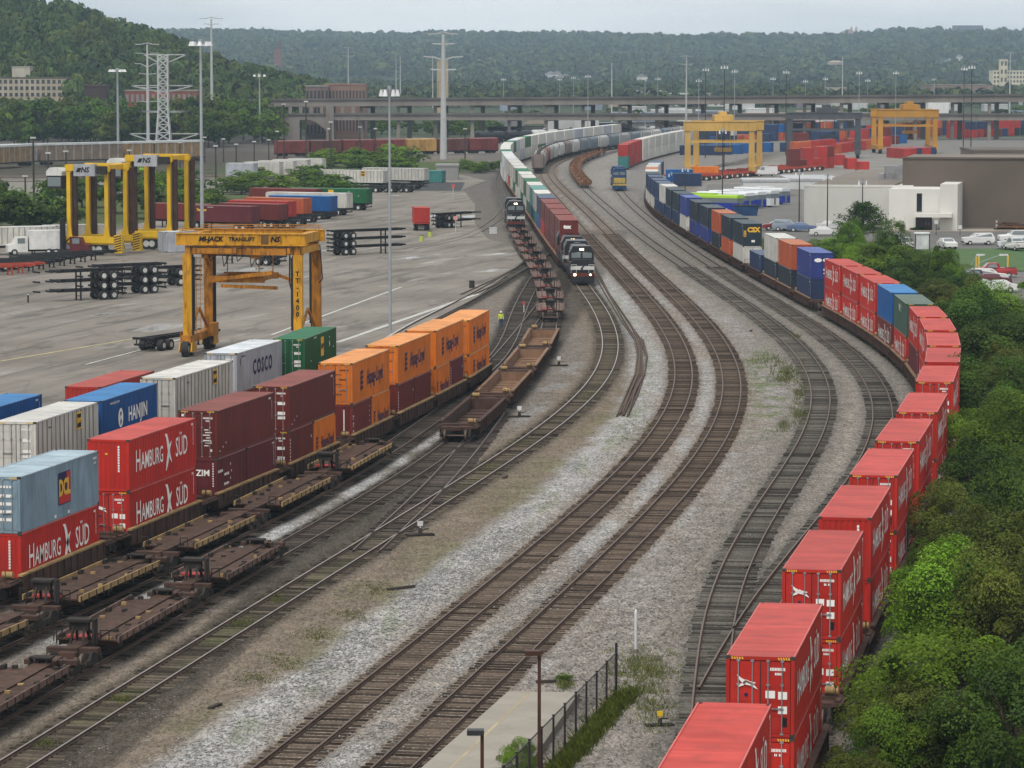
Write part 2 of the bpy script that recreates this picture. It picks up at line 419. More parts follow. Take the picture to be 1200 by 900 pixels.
# oily ground below the loaded tracks, its colour darkened further as shade under wagons
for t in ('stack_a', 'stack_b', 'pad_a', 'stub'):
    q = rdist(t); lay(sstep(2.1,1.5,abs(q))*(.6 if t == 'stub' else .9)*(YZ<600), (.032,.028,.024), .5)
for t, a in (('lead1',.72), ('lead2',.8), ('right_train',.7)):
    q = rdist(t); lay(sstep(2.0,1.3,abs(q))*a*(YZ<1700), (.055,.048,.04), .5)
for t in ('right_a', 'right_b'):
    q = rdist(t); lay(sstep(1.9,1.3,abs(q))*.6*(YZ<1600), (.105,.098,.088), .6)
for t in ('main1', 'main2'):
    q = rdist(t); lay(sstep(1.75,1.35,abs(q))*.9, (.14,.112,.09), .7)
    lay(sstep(.42,.62,fbm(XX/2.2,YY/11,17))*sstep(3.4,2.2,abs(q))*.4, (.20,.165,.13), .8)
    lay(sstep(2.3,1.7,abs(q))*sstep(1.4,1.7,abs(q))*.4, (.19,.17,.15), .8)
lay(sstep(1.45,1.8,rdist('stack_b'))*sstep(-1.45,-1.8,rdist('stub'))*sstep(140,152,YZ)*sstep(246,238,YZ)*sstep(.25,.5,n_mid), (.29,.288,.285), .9)
q = rdist('lead1'); lay(sstep(.46,.6,fbm(XX/2,YY/9,12))*sstep(.75,.5,abs(q))*(YZ<330)*.8, (.105,.125,.04), .3)
q = rdist('main2'); lay(sstep(.9,.6,abs(q+.1))*sstep(277,278.5,YZ)*sstep(284,282,YZ)*.9, (.26,.17,.08), .4)   # spilled grain
# the railway corridor far up the valley
lay(sstep(420,800,YZ)*sstep(-14,-10,rdist('lead2'))*sstep(1,-1,rdist('lead1')-2)*.6, (.12,.115,.11), .5)
lay(sstep(1.5,2.6,d2)*sstep(1.5,-.5,drt)*sstep(500,700,YZ)*.6, (.215,.205,.195), .6)
# right: yard apron, car park, lawn
lay(sstep(6,9,drt)*sstep(620,680,YZ), (.21,.20,.185), .1)
lay(sstep(6,9,drt)*sstep(560,570,YZ)*sstep(640,600,YZ), (.15,.145,.14), .1)
lay(sstep(1300,1500,YZ)*(abs(UU)<.2)*.9, (.17,.165,.155), .1)
lay(sstep(1850,2000,YZ), (.06,.075,.045), 0.)
# left: scrub bank and the distant classification tracks
dpa = XX - np.interp(YY, YG, TR['pad_a'])
lay(sstep(700,760,YZ)*sstep(-20,-40,rdist('lead2'))*sstep(1500,1400,YZ), (.10,.085,.07), .3)
lay(sstep(590,640,YZ)*sstep(1000,900,YZ)*sstep(-22,-34,rdist('lead2')), (.075,.095,.04), .1)
lay(sstep(1010,1050,YZ)*sstep(1260,1200,YZ)*sstep(-6,-12,rdist('lead2')), (.07,.095,.035), .1)
lay(sstep(790,860,YZ)*sstep(1010,930,YZ)*sstep(-46,-60,XX)*.8, (.23,.215,.195), .1)
lay(sstep(-64,-80,XX)*sstep(1000,1060,YZ)*.8, (.07,.062,.055), .3)
nr, nc = XX.shape
ZZ = (fbm(XX/5, YY/6, 8)-.5)*.10*sstep(700,300,YY) - .012
ZZ = ZZ - sstep(2500, 6000, YY)*0.0
for t in ('main1','main2'):
    ZZ = np.maximum(ZZ, -.012 + .0*ZZ) if False else ZZ
for t in TR:
    q = abs(XX - np.interp(YY, YG, TR[t])); w = sstep(3.2, 1.6, q); ZZ = ZZ*(1-w) + 0.0*w
V = np.stack([XX, YY, ZZ], -1).reshape(-1, 3)
ii = (np.arange(nr-1)[:, None]*nc + np.arange(nc-1)[None]).reshape(-1)
F4 = np.stack([ii, ii+1, ii+nc+1, ii+nc], -1)
def np_mesh(name, V, F, mats, cols=None, extra=None, smooth=False, mi=None):
    V = np.asarray(V, np.float32); F = np.asarray(F, np.int32); k = F.shape[1]
    me = bpy.data.meshes.new(name)
    me.vertices.add(len(V)); me.vertices.foreach_set('co', V.ravel())
    me.loops.add(F.size); me.loops.foreach_set('vertex_index', F.ravel())
    me.polygons.add(len(F)); me.polygons.foreach_set('loop_start', np.arange(0, F.size, k, dtype=np.int32))
    me.update(calc_edges=True)
    for m in (mats if isinstance(mats, (list, tuple)) else [mats]): me.materials.append(m)
    if smooth: me.polygons.foreach_set('use_smooth', np.ones(len(F), bool))
    if mi is not None: me.polygons.foreach_set('material_index', np.asarray(mi, np.int32))
    if cols is not None:
        a = me.color_attributes.new('tint', 'FLOAT_COLOR', 'POINT')
        cc = np.ones((len(V), 4), np.float32); cc[:, :3] = cols; a.data.foreach_set('color', cc.ravel())
    if extra is not None:
        a = me.attributes.new('coarse', 'FLOAT', 'POINT'); a.data.foreach_set('value', np.asarray(extra, np.float32).ravel())
    me.update()
    return me
gm = bpy.data.materials.new('gravel ground'); n, l = nodes(gm); b = n['Principled BSDF']
b.inputs['Roughness'].default_value = .95; b.inputs['Specular IOR Level'].default_value = .03
a1 = n.new('ShaderNodeAttribute'); a1.attribute_name = 'tint'
a2 = n.new('ShaderNodeAttribute'); a2.attribute_name = 'coarse'
tc = n.new('ShaderNodeTexCoord')
def vor(scale):
    v = n.new('ShaderNodeTexVoronoi'); v.inputs['Scale'].default_value = scale; v.voronoi_dimensions = '2D'
    q_ = n.new('ShaderNodeMapping'); q_.inputs['Scale'].default_value = (1.0, .30, 1.0)   # stones lie spread along the line
    l.new(tc.outputs['Object'], q_.inputs[0]); l.new(q_.outputs[0], v.inputs['Vector']); return v
va, vb, vc = vor(15.0), vor(8.0), vor(3.0)
def sepval(v):
    s = n.new('ShaderNodeSeparateColor'); l.new(v.outputs['Color'], s.inputs[0]); return s.outputs[0]
def mth(op, a, bb):
    m = n.new('ShaderNodeMath'); m.operation = op
    for i, q in enumerate((a, bb)):
        if isinstance(q, (int, float)): m.inputs[i].default_value = q
        else: l.new(q, m.inputs[i])
    return m.outputs[0]
nf = n.new('ShaderNodeTexNoise'); nf.inputs['Scale'].default_value = .55; nf.inputs['Detail'].default_value = 8; nf.inputs['Roughness'].default_value = .7
l.new(tc.outputs['Object'], nf.inputs['Vector'])
s = mth('ADD', mth('MULTIPLY', sepval(va), .60), mth('ADD', mth('MULTIPLY', sepval(vb), .38), mth('MULTIPLY', sepval(vc), .12)))   # 0..1.04
s = mth('SUBTRACT', s, .55)
amp = mth('ADD', mth('MULTIPLY', a2.outputs['Fac'], .85), .6)
s = mth('ADD', mth('MULTIPLY', s, amp), 1.0)
nfr = n.new('ShaderNodeMapRange'); nfr.inputs['From Min'].default_value = .3; nfr.inputs['From Max'].default_value = .7; nfr.inputs['To Min'].default_value = .72; nfr.inputs['To Max'].default_value = 1.28
l.new(nf.outputs['Fac'], nfr.inputs['Value'])
s = mth('MAXIMUM', mth('MULTIPLY', s, nfr.outputs[0]), .12)
vm = n.new('ShaderNodeVectorMath'); vm.operation = 'SCALE'
l.new(a1.outputs['Color'], vm.inputs[0]); l.new(s, vm.inputs['Scale']); l.new(vm.outputs[0], b.inputs['Base Color'])
bp = n.new('ShaderNodeBump'); bp.inputs['Strength'].default_value = .6; bp.inputs['Distance'].default_value = .05
l.new(s, bp.inputs['Height']); l.new(bp.outputs[0], b.inputs['Normal'])
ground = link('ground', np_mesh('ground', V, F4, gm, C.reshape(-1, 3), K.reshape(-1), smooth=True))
tag(ground, 'grey and brown gravel ground of the railway yard', 'ground', kind='structure')

# ------------------------------------------------------------------ tracks
rail_side = paint('rail rust', (.085,.055,.04), .75, .2, .3, metallic=.0)
rail_top = paint('rail running face', (.34,.31,.29), .35, .15, .3, (.12,.09,.07), metallic=.5)
rail_mid = paint('rail brown face', (.13,.09,.065), .45, .15, .3, (.08,.055,.04), metallic=.3)
rail_dull = paint('rail dull face', (.17,.135,.115), .45, .15, .3, (.1,.075,.06), metallic=.6)
tie_m = bpy.data.materials.new('timber tie'); tn, tl = nodes(tie_m)
ta = tn.new('ShaderNodeAttribute'); ta.attribute_name = 'tint'
tno = tn.new('ShaderNodeTexNoise'); tno.inputs['Scale'].default_value = 6; ttc = tn.new('ShaderNodeTexCoord'); tl.new(ttc.outputs['Object'], tno.inputs['Vector'])
tmr = tn.new('ShaderNodeMapRange'); tmr.inputs['To Min'].default_value = .5; tmr.inputs['To Max'].default_value = 1.5
tl.new(tno.outputs['Fac'], tmr.inputs['Value'])
tvm = tn.new('ShaderNodeVectorMath'); tvm.operation = 'SCALE'; tl.new(ta.outputs['Color'], tvm.inputs[0]); tl.new(tmr.outputs[0], tvm.inputs['Scale'])
tl.new(tvm.outputs[0], tn['Principled BSDF'].inputs['Base Color']); tn['Principled BSDF'].inputs['Roughness'].default_value = .9; tn['Principled BSDF'].inputs['Specular IOR Level'].default_value = .05
BOX = np.array([(-1,-1,-1),(1,-1,-1),(1,1,-1),(-1,1,-1),(-1,-1,1),(1,-1,1),(1,1,1),(-1,1,1)], float)
BF = np.array([(0,3,2,1),(4,5,6,7),(0,1,5,4),(1,2,6,5),(2,3,7,6),(3,0,4,7)])
def make_track(t, y0, y1, label, tie_to=540, shiny=True, tiecol=(.080,.060,.046), fn=None, tie_w=.24, sp=.62, zoff=0.0, tie_len=2.6):
    root = thing('railway_track', label, 'railway track'); root['kind'] = 'structure'
    fx = fn or (lambda y: np.interp(y, YG, TR[t]))
    yy = [y0]
    while yy[-1] < y1: yy.append(yy[-1] + max(2.0, yy[-1]*.012))
    yy = np.array(yy); x = fx(yy); dx = np.gradient(x, yy); nx = 1/np.sqrt(1+dx*dx); ny = -dx*nx
    z0, z1 = .04 + zoff, .2 + zoff
    prof = [(-.075,z0),(.075,z0),(.075,z0+.025),(.025,z0+.04),(.025,z1-.05),(.042,z1-.035),(.042,z1),(-.042,z1),(-.042,z1-.035),(-.025,z1-.05),(-.025,z0+.04),(-.075,z0+.025)]
    for sgn in (-1, 1):
        vs = []
        for k in range(len(yy)):
            o = sgn*.7525
            for a, z in prof: vs.append((x[k]+nx[k]*(o+a), yy[k]+ny[k]*(o+a), z))
        m = len(prof); fs = []; mi = []
        for k in range(len(yy)-1):
            for j in range(m):
                fs.append((k*m+j, k*m+(j+1) % m, (k+1)*m+(j+1) % m, (k+1)*m+j)); mi.append(1 if j == 6 else 0)
        me = np_mesh('rail', vs, fs, [rail_side, rail_mid if shiny == 2 else rail_top if shiny else rail_dull], mi=mi)
        link('rail', me, root)
    # sleepers
    yt = []; y = y0
    rng = np.random.default_rng(abs(hash(label)) % 1000 if False else len(label))
    while y < min(y1, tie_to): yt.append(y); y += sp
    if yt:
        yt = np.array(yt) + rng.uniform(-.04,.04,len(yt)); N = len(yt)
        xt = fx(yt); hd = (fx(yt+.5)-fx(yt-.5)); hd = hd + rng.normal(0,.012,N)
        nx = 1/np.sqrt(1+hd*hd); ny = -hd*nx
        half = tie_len/2 + rng.uniform(-.05,.08,N); hw = tie_w/2*rng.uniform(.9,1.08,N); ox = rng.uniform(-.06,.06,N)
        bx = BOX[None]; lx = bx[...,0]*half[:,None] + ox[:,None]; ly = bx[...,1]*hw[:,None]
        VX = xt[:,None] + nx[:,None]*lx - ny[:,None]*ly*1.0*(-1)*(-1); VY = yt[:,None] + ny[:,None]*lx + nx[:,None]*ly
        VZ = np.where(bx[...,2] > 0, .045+zoff+rng.uniform(-.012,.012,N)[:,None], -.06)
        VV = np.stack([VX, VY, VZ], -1).reshape(-1,3)
        FF = (np.arange(N)[:,None,None]*8 + BF[None]).reshape(-1,4)
        tint = np.array(tiecol)[None]*rng.uniform(.35,1.75,N)[:,None]
        tint = np.repeat(tint, 8, 0)
        o = link('ties', np_mesh('ties', VV, FF, tie_m, tint), root); o['kind'] = 'stuff'
    return root
make_track('main1', 70, Yc(1700), 'left one of the two main line tracks on pale stone', shiny=2)
make_track('main2', 70, Yc(1700), 'right one of the two main line tracks on pale stone', shiny=2)
make_track('lead1', 70, Yc(1500), 'lead track with weeds curving in front of the black locomotive', Yc(470), True, (.08,.066,.05))
make_track('lead2', 243.0, Yc(1150), 'lead track under the empty well cars joining the weedy track by a switch', Yc(460), False, (.06,.05,.045))
make_track('cross', 189.0, 262.0, 'crossover from the string of empty well cars to the weedy lead track', 262.0, False, (.06,.05,.045))
make_track('stub', 70, 243.0, 'dull track under the nearest empty spine cars', 243.0, False, (.06,.05,.042))
make_track('stack_b', 80, Yc(392), 'track under the second string of empty spine cars', Yc(392), False, (.055,.047,.04))
make_track('stack_a', 80, Yc(440), 'track carrying the orange and maroon container stacks', Yc(440), False, (.055,.047,.04))
make_track('pad_a', Yc(120), Yc(500), 'paved-in track at the edge of the asphalt pad', 0, False)
make_track('right_a', 128.0, Yc(1500), 'inner curved track right of the main lines', Yc(470), 2, (.085,.078,.068))
make_track('right_b', 147.0, Yc(1500), 'outer curved track beside the red container train', Yc(470), 2, (.08,.073,.064))
make_track('right_train', 62, Yc(1200), 'curved track under the red container train', Yc(470), True, (.065,.058,.05))
# crossover from the right-hand track into the inner curve (switch by the red train)
def blend(a, b, y0, y1):
    def f(y):
        w = np.clip((np.asarray(y)-y0)/(y1-y0), 0, 1); w = w*w*(3-2*w)
        return np.interp(y, YG, TR[a])*(1-w) + np.interp(y, YG, TR[b])*w
    return f
# ------------------------------------------------------------------ paints shared by the freight
def P(name, rgb, **k): return paint(name, rgb, **k)
CR = {  # container colours: (side, roof); roofs paler by fading and painted-in sky light
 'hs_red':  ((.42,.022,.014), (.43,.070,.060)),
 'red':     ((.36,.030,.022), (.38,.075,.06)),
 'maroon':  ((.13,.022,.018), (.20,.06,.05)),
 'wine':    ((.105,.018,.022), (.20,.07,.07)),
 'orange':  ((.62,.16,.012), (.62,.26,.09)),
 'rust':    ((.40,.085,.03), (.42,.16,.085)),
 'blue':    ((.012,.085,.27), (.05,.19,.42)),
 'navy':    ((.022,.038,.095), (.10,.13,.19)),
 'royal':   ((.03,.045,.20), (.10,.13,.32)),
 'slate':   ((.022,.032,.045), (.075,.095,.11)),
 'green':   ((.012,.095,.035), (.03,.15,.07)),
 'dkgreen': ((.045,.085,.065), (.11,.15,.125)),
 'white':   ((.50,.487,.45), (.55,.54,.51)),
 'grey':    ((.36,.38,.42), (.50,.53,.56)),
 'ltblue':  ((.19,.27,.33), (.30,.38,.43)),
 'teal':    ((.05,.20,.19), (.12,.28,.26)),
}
def side_m(c): return paint('container paint ' + c, CR[c][0], .5, .13, .55, tuple(x*.38+.018 for x in CR[c][0]), scale=.5, spec=.22, bands=.08, lo=.48, hi=.74)
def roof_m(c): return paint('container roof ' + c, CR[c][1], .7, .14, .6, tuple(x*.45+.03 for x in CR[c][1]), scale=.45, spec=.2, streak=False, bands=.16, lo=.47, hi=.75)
m_steel = paint('galvanised bar', (.30,.30,.31), .45, .2, .4, metallic=.4)
m_white = paint('white lettering', (.78,.76,.73), .6, .08, .25, (.4,.3,.25))
m_navyl = paint('navy lettering', (.02,.02,.075), .6, .05, .1)
m_yellowl = paint('yellow lettering', (.72,.42,.04), .6, .05, .1)
m_blackl = paint('black lettering', (.012,.012,.014), .6, .05, .0)
m_redl = paint('red lettering', (.5,.03,.03), .6, .05, .1)
m_haz = plain('hazard yellow', (.70,.45,.03))
m_gasket = plain('door gasket', (.02,.02,.022), .8)
CW = 2.438
def corr_wall(mb, side, L, z0, z1, pitch, depth, x):
    """trapezoid corrugated wall in the plane x, running along y"""
    pts = []; y = .17; end = L-.17
    k = 0
    n = max(1, int(round((end-y)/pitch))); p = (end-y)/n
    for i in range(n):
        a = y+i*p
        pts += [(a, 0), (a+p*.28, 0), (a+p*.5, depth), (a+p*.78, depth)]
    pts.append((end, 0))
    vs = []
    for (yy, d) in pts: vs += [(x - side*d, yy, z0), (x - side*d, yy, z1)]
    fs = [(2*i, 2*i+2, 2*i+3, 2*i+1) if side > 0 else (2*i, 2*i+1, 2*i+3, 2*i+2) for i in range(len(pts)-1)]
    mb.add(vs, fs, 0)
def body_mesh(L, H, c, style, key):
    mb = MB(); w = CW/2
    for y in (0, L):
        s = 1 if y == 0 else -1
        for x in (-1, 1):
            mb.box(*sorted((x*w, x*(w-.13))), *sorted((y, y+s*.15)), 0, H-.012)
            for z in (0, H-.118):   # corner castings, a touch proud
                mb.box(*sorted((x*(w+.006), x*(w-.16))), *sorted((y-s*.006, y+s*.17)), z-.004 if z == 0 else z, z+.12, 1)
        mb.box(-w+.13, w-.13, *sorted((y+s*.002, y+s*.1)), 0.003, .14)
        mb.box(-w+.13, w-.13, *sorted((y+s*.002, y+s*.1)), H-.14, H-.015)
    for x in (-1, 1):
        mb.box(*sorted((x*(w-.002), x*(w-.08))), .15, L-.15, .003, .15)
        mb.box(*sorted((x*(w-.002), x*(w-.07))), .15, L-.15, H-.09, H-.015)
        pit, dep = {'fine': (.28,.03), 'post': (.61,.025), 'flat': (1.2,.006)}[style]
        if style == 'post':
            mb.box(*sorted((x*(w-.04), x*(w-.05))), .15, L-.15, .15, H-.09)
            n = int((L-.3)/.405)
            for i in range(1, n):
                yy = .15+(L-.3)*i/n
                mb.box(*sorted((x*(w-.004), x*(w-.042))), yy-.05, yy+.05, .15, H-.09, 2 if i % 2 else 0)
        else:
            corr_wall(mb, x, L, .15, H-.09, pit, dep, x*(w-.008))
    # front (blind) end wall, corrugated upright, and floor
    yb = L-.03
    n = 9; p = (2*w-.26)/n; pts = []
    for i in range(n):
        a = -w+.13+i*p; pts += [(a,0),(a+p*.3,0),(a+p*.5,.03),(a+p*.8,.03)]
    pts.append((w-.13,0)); vs = []
    for a, d in pts: vs += [(a, yb-d, .14), (a, yb-d, H-.14)]
    mb.add(vs, [(2*i, 2*i+1, 2*i+3, 2*i+2) for i in range(len(pts)-1)], 0)
    mb.box(-w+.05, w-.05, .1, L-.1, .12, .15, 1)
    return mb.mesh('body', [side_m(c), paint('corner casting', (.05,.045,.04), .7), paint('container seam', (.20,.19,.17), .7)])
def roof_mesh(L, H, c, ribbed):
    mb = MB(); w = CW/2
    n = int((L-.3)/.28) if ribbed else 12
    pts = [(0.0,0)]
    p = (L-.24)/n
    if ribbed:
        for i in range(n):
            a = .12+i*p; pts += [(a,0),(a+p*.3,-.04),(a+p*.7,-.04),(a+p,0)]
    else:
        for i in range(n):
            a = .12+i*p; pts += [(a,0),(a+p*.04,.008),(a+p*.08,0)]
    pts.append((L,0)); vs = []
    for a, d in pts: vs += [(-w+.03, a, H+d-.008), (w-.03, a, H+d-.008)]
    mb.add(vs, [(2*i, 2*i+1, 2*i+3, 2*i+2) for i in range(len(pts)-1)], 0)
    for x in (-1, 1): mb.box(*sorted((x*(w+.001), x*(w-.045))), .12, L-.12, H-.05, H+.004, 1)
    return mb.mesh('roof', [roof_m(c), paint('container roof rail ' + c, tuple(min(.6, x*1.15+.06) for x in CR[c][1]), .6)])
def door_mesh(H, c, side):
    mb = MB(); w = CW/2
    x0, x1 = (-w+.15, -.02) if side < 0 else (.02, w-.15)
    mb.box(x0, x1, .03, .075, .16, H-.17)
    hh = (H-.33)/5
    for i in range(5):
        mb.box(x0+.07, x1-.07, .018, .032, .16+i*hh+.09, .16+(i+1)*hh-.09)
    mb.box(x0-.015 if side > 0 else x1, x0 if side > 0 else x1+.015, .02, .06, .16, H-.17, 1)
    return mb.mesh('door', [side_m(c), m_gasket])
def bars_mesh(H, side):
    mb = MB(); w = CW/2
    for x in ((-.78,-.28) if side < 0 else (.28,.78)):
        mb.tube((x, -.012, .08), (x, -.012, H-.1), .022, n=6)
        for z in (.12, H*.35, H*.65, H-.16): mb.cbox((x, .002, z), (.12,.05,.07))
        mb.bar((x, -.03, 1.05), (x+.32*(1 if side > 0 else -1)*(-1 if abs(x) > .5 else 1)*.9, -.03, 1.02), .03, .05)
    return mb.mesh('locking_bar', [m_steel])
def haz_mesh(H):
    mb = MB(); w = CW/2
    for s in (-1, 1):
        for k in range(6):
            x = s*(w-.12) - s*k*.09
            mb.add([(x, -.001, H-.115), (x+.05, -.001, H-.115), (x+.02, -.001, H-.03), (x-.03, -.001, H-.03)], [(0,1,2,3)], 0)
    return mb.mesh('warning_stripes', [m_haz])
def placards(H, seed, dense=True):
    mb = MB(); rg = random.Random(seed)
    s = .01
    rows = [(.45, H-.45, .62, .11), (.62, H-.62, .30, .09)] if dense else [(.55,H-.5,.5,.1)]
    for x, z, ww, hh in rows:
        n = int(ww/.055)
        for i in range(n):
            if rg.random() < .85: mb.add([(x-.1+i*.055, s, z-hh/2), (x-.1+i*.055+.04, s, z-hh/2), (x-.1+i*.055+.04, s, z+hh/2), (x-.1+i*.055, s, z+hh/2)], [(0,1,2,3)])
    return mb
def hs_bird(mb, o, r, u, s):
    """the two crossing white wing strokes of the carrier's mark"""
    put_ribbon(mb, [(-.55*s,.95*s),(-.30*s,.86*s),(-.12*s,.55*s),(.0,.2*s),(.22*s,-.25*s),(.55*s,-.6*s)], [.02*s,.12*s,.15*s,.17*s,.12*s,.02*s], o, r, u)
    put_ribbon(mb, [(.5*s,.5*s),(.22*s,.28*s),(.0,-.1*s),(-.2*s,-.55*s),(-.42*s,-.95*s)], [.02*s,.12*s,.16*s,.15*s,.04*s], o, r, u)
def letter_mesh(kind, L, H, face, seed=0):
    """white or coloured side lettering as thin flat faces a few mm off the wall; face +1 = +x wall, -1 = -x wall"""
    mb = MB(); w = CW/2 + .006
    def O(t, z): return (face*w, (t if face > 0 else L-t), z)
    r, u = (0, 1*face, 0), (0, 0, 1)
    mats = [m_white, m_navyl, m_yellowl, m_redl, m_blackl]
    zc = H*.5
    if kind == 'hamburg':
        put_text(mb, 'H', O(L*.13, zc+.05), r, u, size=1.75, sx=.72, bold=.012)
        put_text(mb, 'AMBURG', O(L*.335, zc-.03), r, u, size=1.35, sx=.72, bold=.012)
        hs_bird(mb, O(L*.575, zc+.02), r, u, 1.12)
        put_text(mb, 'SÜD', O(L*.775, zc+.05), r, u, size=1.6, sx=.74, bold=.012)
        for i in range(9): mb.cbox(O(L*.955, H-.45-i*.13), (.004,.06,.09))
        for i in range(4): mb.cbox(O(L*.93+i*.09, H-.3), (.004,.06,.12))
    elif kind == 'hanjin':
        put_text(mb, 'HANJIN', O(L*.64, zc), r, u, size=1.3, sx=.95, bold=.03)
        a = [(.52*math.cos(t*math.pi/10), .62*math.sin(t*math.pi/10)) for t in range(20)]
        put_poly(mb, a, O(L*.33, zc), r, u)
        mb2 = [(.05,.45),(.2,.3),(.0,.05),(.2,-.25),(-.02,-.5),(-.16,-.28),(.0,.0),(-.18,.28)]
        o = O(L*.33, zc); put_poly(mb, mb2, (o[0]+face*.004, o[1], o[2]), r, u, 1)
        put_text(mb, 'www.hanjin.com', O(L*.23, H-.35), r, u, size=.3)
    elif kind == 'cosco':
        put_text(mb, 'COSCO', O(L*.56, zc), r, u, 1, size=1.5, sx=.82, bold=.05, space=1.35)
        for i in range(8): mb.cbox(O(L*.1+i*.13, H-.35), (.004,.08,.1), 4)
        put_text(mb, '1', O(L*.08, H-.75), r, u, 1, size=.8)
    elif kind == 'hapag':
        a = .62
        put_text(mb, 'Hapag-Lloyd', O(L*.59, zc), r, u, 1, size=1.45, sx=.72, bold=.035, shear=.12)
        for k in range(4): put_poly(mb, [(-.42,.68-k*.36),(.32,.78-k*.36),(.42,.54-k*.36),(-.32,.44-k*.36)], O(L*.25, zc-.05), r, u, 1)
        put_poly(mb, [(-.42,.6),(-.25,.75),(-.25,-.8),(-.42,-.65)], O(L*.25, zc), r, u, 1)
    elif kind == 'hapag20':
        put_text(mb, 'Hapag-Lloyd', O(L*.62, H*.42), r, u, 1, size=1.15, sx=.62, bold=.03, shear=.12)
        for k in range(4): put_poly(mb, [(-.28,.5-k*.27),(.2,.58-k*.27),(.28,.40-k*.27),(-.2,.32-k*.27)], O(L*.15, H*.42), r, u, 1)
    elif kind == 'dcl':
        put_poly(mb, [(-.95,-.85),(.95,-.85),(.95,.85),(-.95,.85)], O(L*.55, zc+.1), r, u, 1)
        o = O(L*.55, zc+.1); o2 = (o[0]+face*.004, o[1], o[2]); o3 = (o[0]+face*.008, o[1], o[2])
        put_poly(mb, [(-.9,-.8),(.9,-.8),(.9,-.3),(-.9,-.3)], o2, r, u, 3)
        put_poly(mb, [(.35,-.3),(.9,-.3),(.9,.8),(.35,.8)], o2, r, u, 3)
        put_text(mb, 'DCL', o3, r, u, 2, size=1.15, sx=.78, bold=.06)
        for i in range(5): mb.cbox(O(L*.93+i*.12, H-.35), (.004,.07,.13))
        for i in range(3): mb.cbox(O(L*.94+i*.12, H-.6), (.004,.06,.12))
        for t in (.43,.6): mb.cbox(O(L*t, .2), (.004,.3,.16))
    elif kind == 'emp':
        put_poly(mb, [(-.5,-.52),(.5,-.52),(.5,.52),(-.5,.52)], O(L*.68, H*.74), r, u, 2)
        o = O(L*.68, H*.74); o2 = (o[0]+face*.004, o[1], o[2])
        put_poly(mb, [(-.4,-.42),(.4,-.42),(.4,.42),(-.4,.42)], o2, r, u, 4)
        o3 = (o[0]+face*.008, o[1], o[2])
        put_text(mb, 'EMP', o3, r, u, 2, size=.42, bold=.02)
        for i in range(5): mb.cbox(O(L*.2+i*.12, H*.8), (.004,.07,.1), 4)
    elif kind == 'emp_y':
        put_poly(mb, [(-.55,-.75),(.55,-.75),(.55,.75),(-.55,.75)], O(L*.55, H*.62), r, u, 2)
        o = O(L*.55, H*.62); o2 = (o[0]+face*.004, o[1], o[2])
        put_text(mb, 'EMP', o2, r, u, 4, size=.55, bold=.03)
        for t, z in ((.3,.93),(.33,.93),(.36,.93),(.78,.8),(.2,.35),(.9,.5)): mb.cbox(O(L*t, H*z), (.004,.16,.12))
        put_poly(mb, [(0,.3),(.16,0),(0,-.3),(-.16,0)], O(L*.78, H*.62), r, u)
    elif kind == 'specks':
        rg = random.Random(seed)
        for i in range(9): mb.cbox(O(L*.955, H-.5-i*.14), (.004,.05,.08))
        for i in range(5): mb.cbox(O(L*.9+i*.1, H-.3), (.004,.06,.11))
        for k in range(3): mb.cbox(O(L*(.05+.05*k), .4+.2*k), (.004,.12,.09))
    elif kind == 'zimside':
        for i in range(6): mb.cbox(O(L*.06+i*.16, H*.72), (.004,.1,.16))
        for i in range(6):
            for j in range(3): mb.cbox(O(L*.26+i*.17, H*(.62-.2*j)), (.004,.12,.17 if (i+j) % 3 else .1))
        for i in range(3): mb.cbox(O(L*.46+(i % 2)*.2, H*(.8-.15*i)), (.004,.1,.14))
    elif kind == 'triton':
        for i in range(3):
            mb.cbox(O(L*.06, H*(.72-.18*i)), (.004,.28,.10)); mb.cbox(O(L*.05, H*(.66-.18*i)), (.004,.07,.16))
        for i in range(4): mb.cbox(O(L*.9, H*(.8-.12*i)), (.004,.09,.1))
    elif kind == 'vbar':
        for i in range(8): mb.cbox(O(L*.045, H*(.8-.075*i)), (.004,.13,.13))
        mb.cbox(O(L*.92, H*.7), (.004,.12,.16))
    elif kind == 'csx':
        put_text(mb, 'CSX', O(L*.5, zc), r, u, 2, size=1.2, bold=.04)
    elif kind == 'kline':
        put_text(mb, 'HANJIN', O(L*.5, zc), r, u, 0, size=1.0, bold=.03)
    elif kind == 'yml':
        put_text(mb, 'W', O(L*.45, H*.72), r, u, 0, size=.9, bold=.03); put_text(mb, 'Y', O(L*.57, H*.72), r, u, 0, size=.9, bold=.03)
    elif kind == 'texas':
        put_text(mb, 'Textainer', O(L*.2, H*.72), r, u, 2, size=.62, bold=.03, sx=.8)
        for i in range(6): mb.cbox(O(L*.3+i*.2, H*.9), (.004,.12,.08))
    elif kind == 'trs':
        put_text(mb, 'tex', O(L*.5, H*.7), r, u, 0, size=.8, bold=.03)
    me = mb.mesh('lettering', mats)
    return me
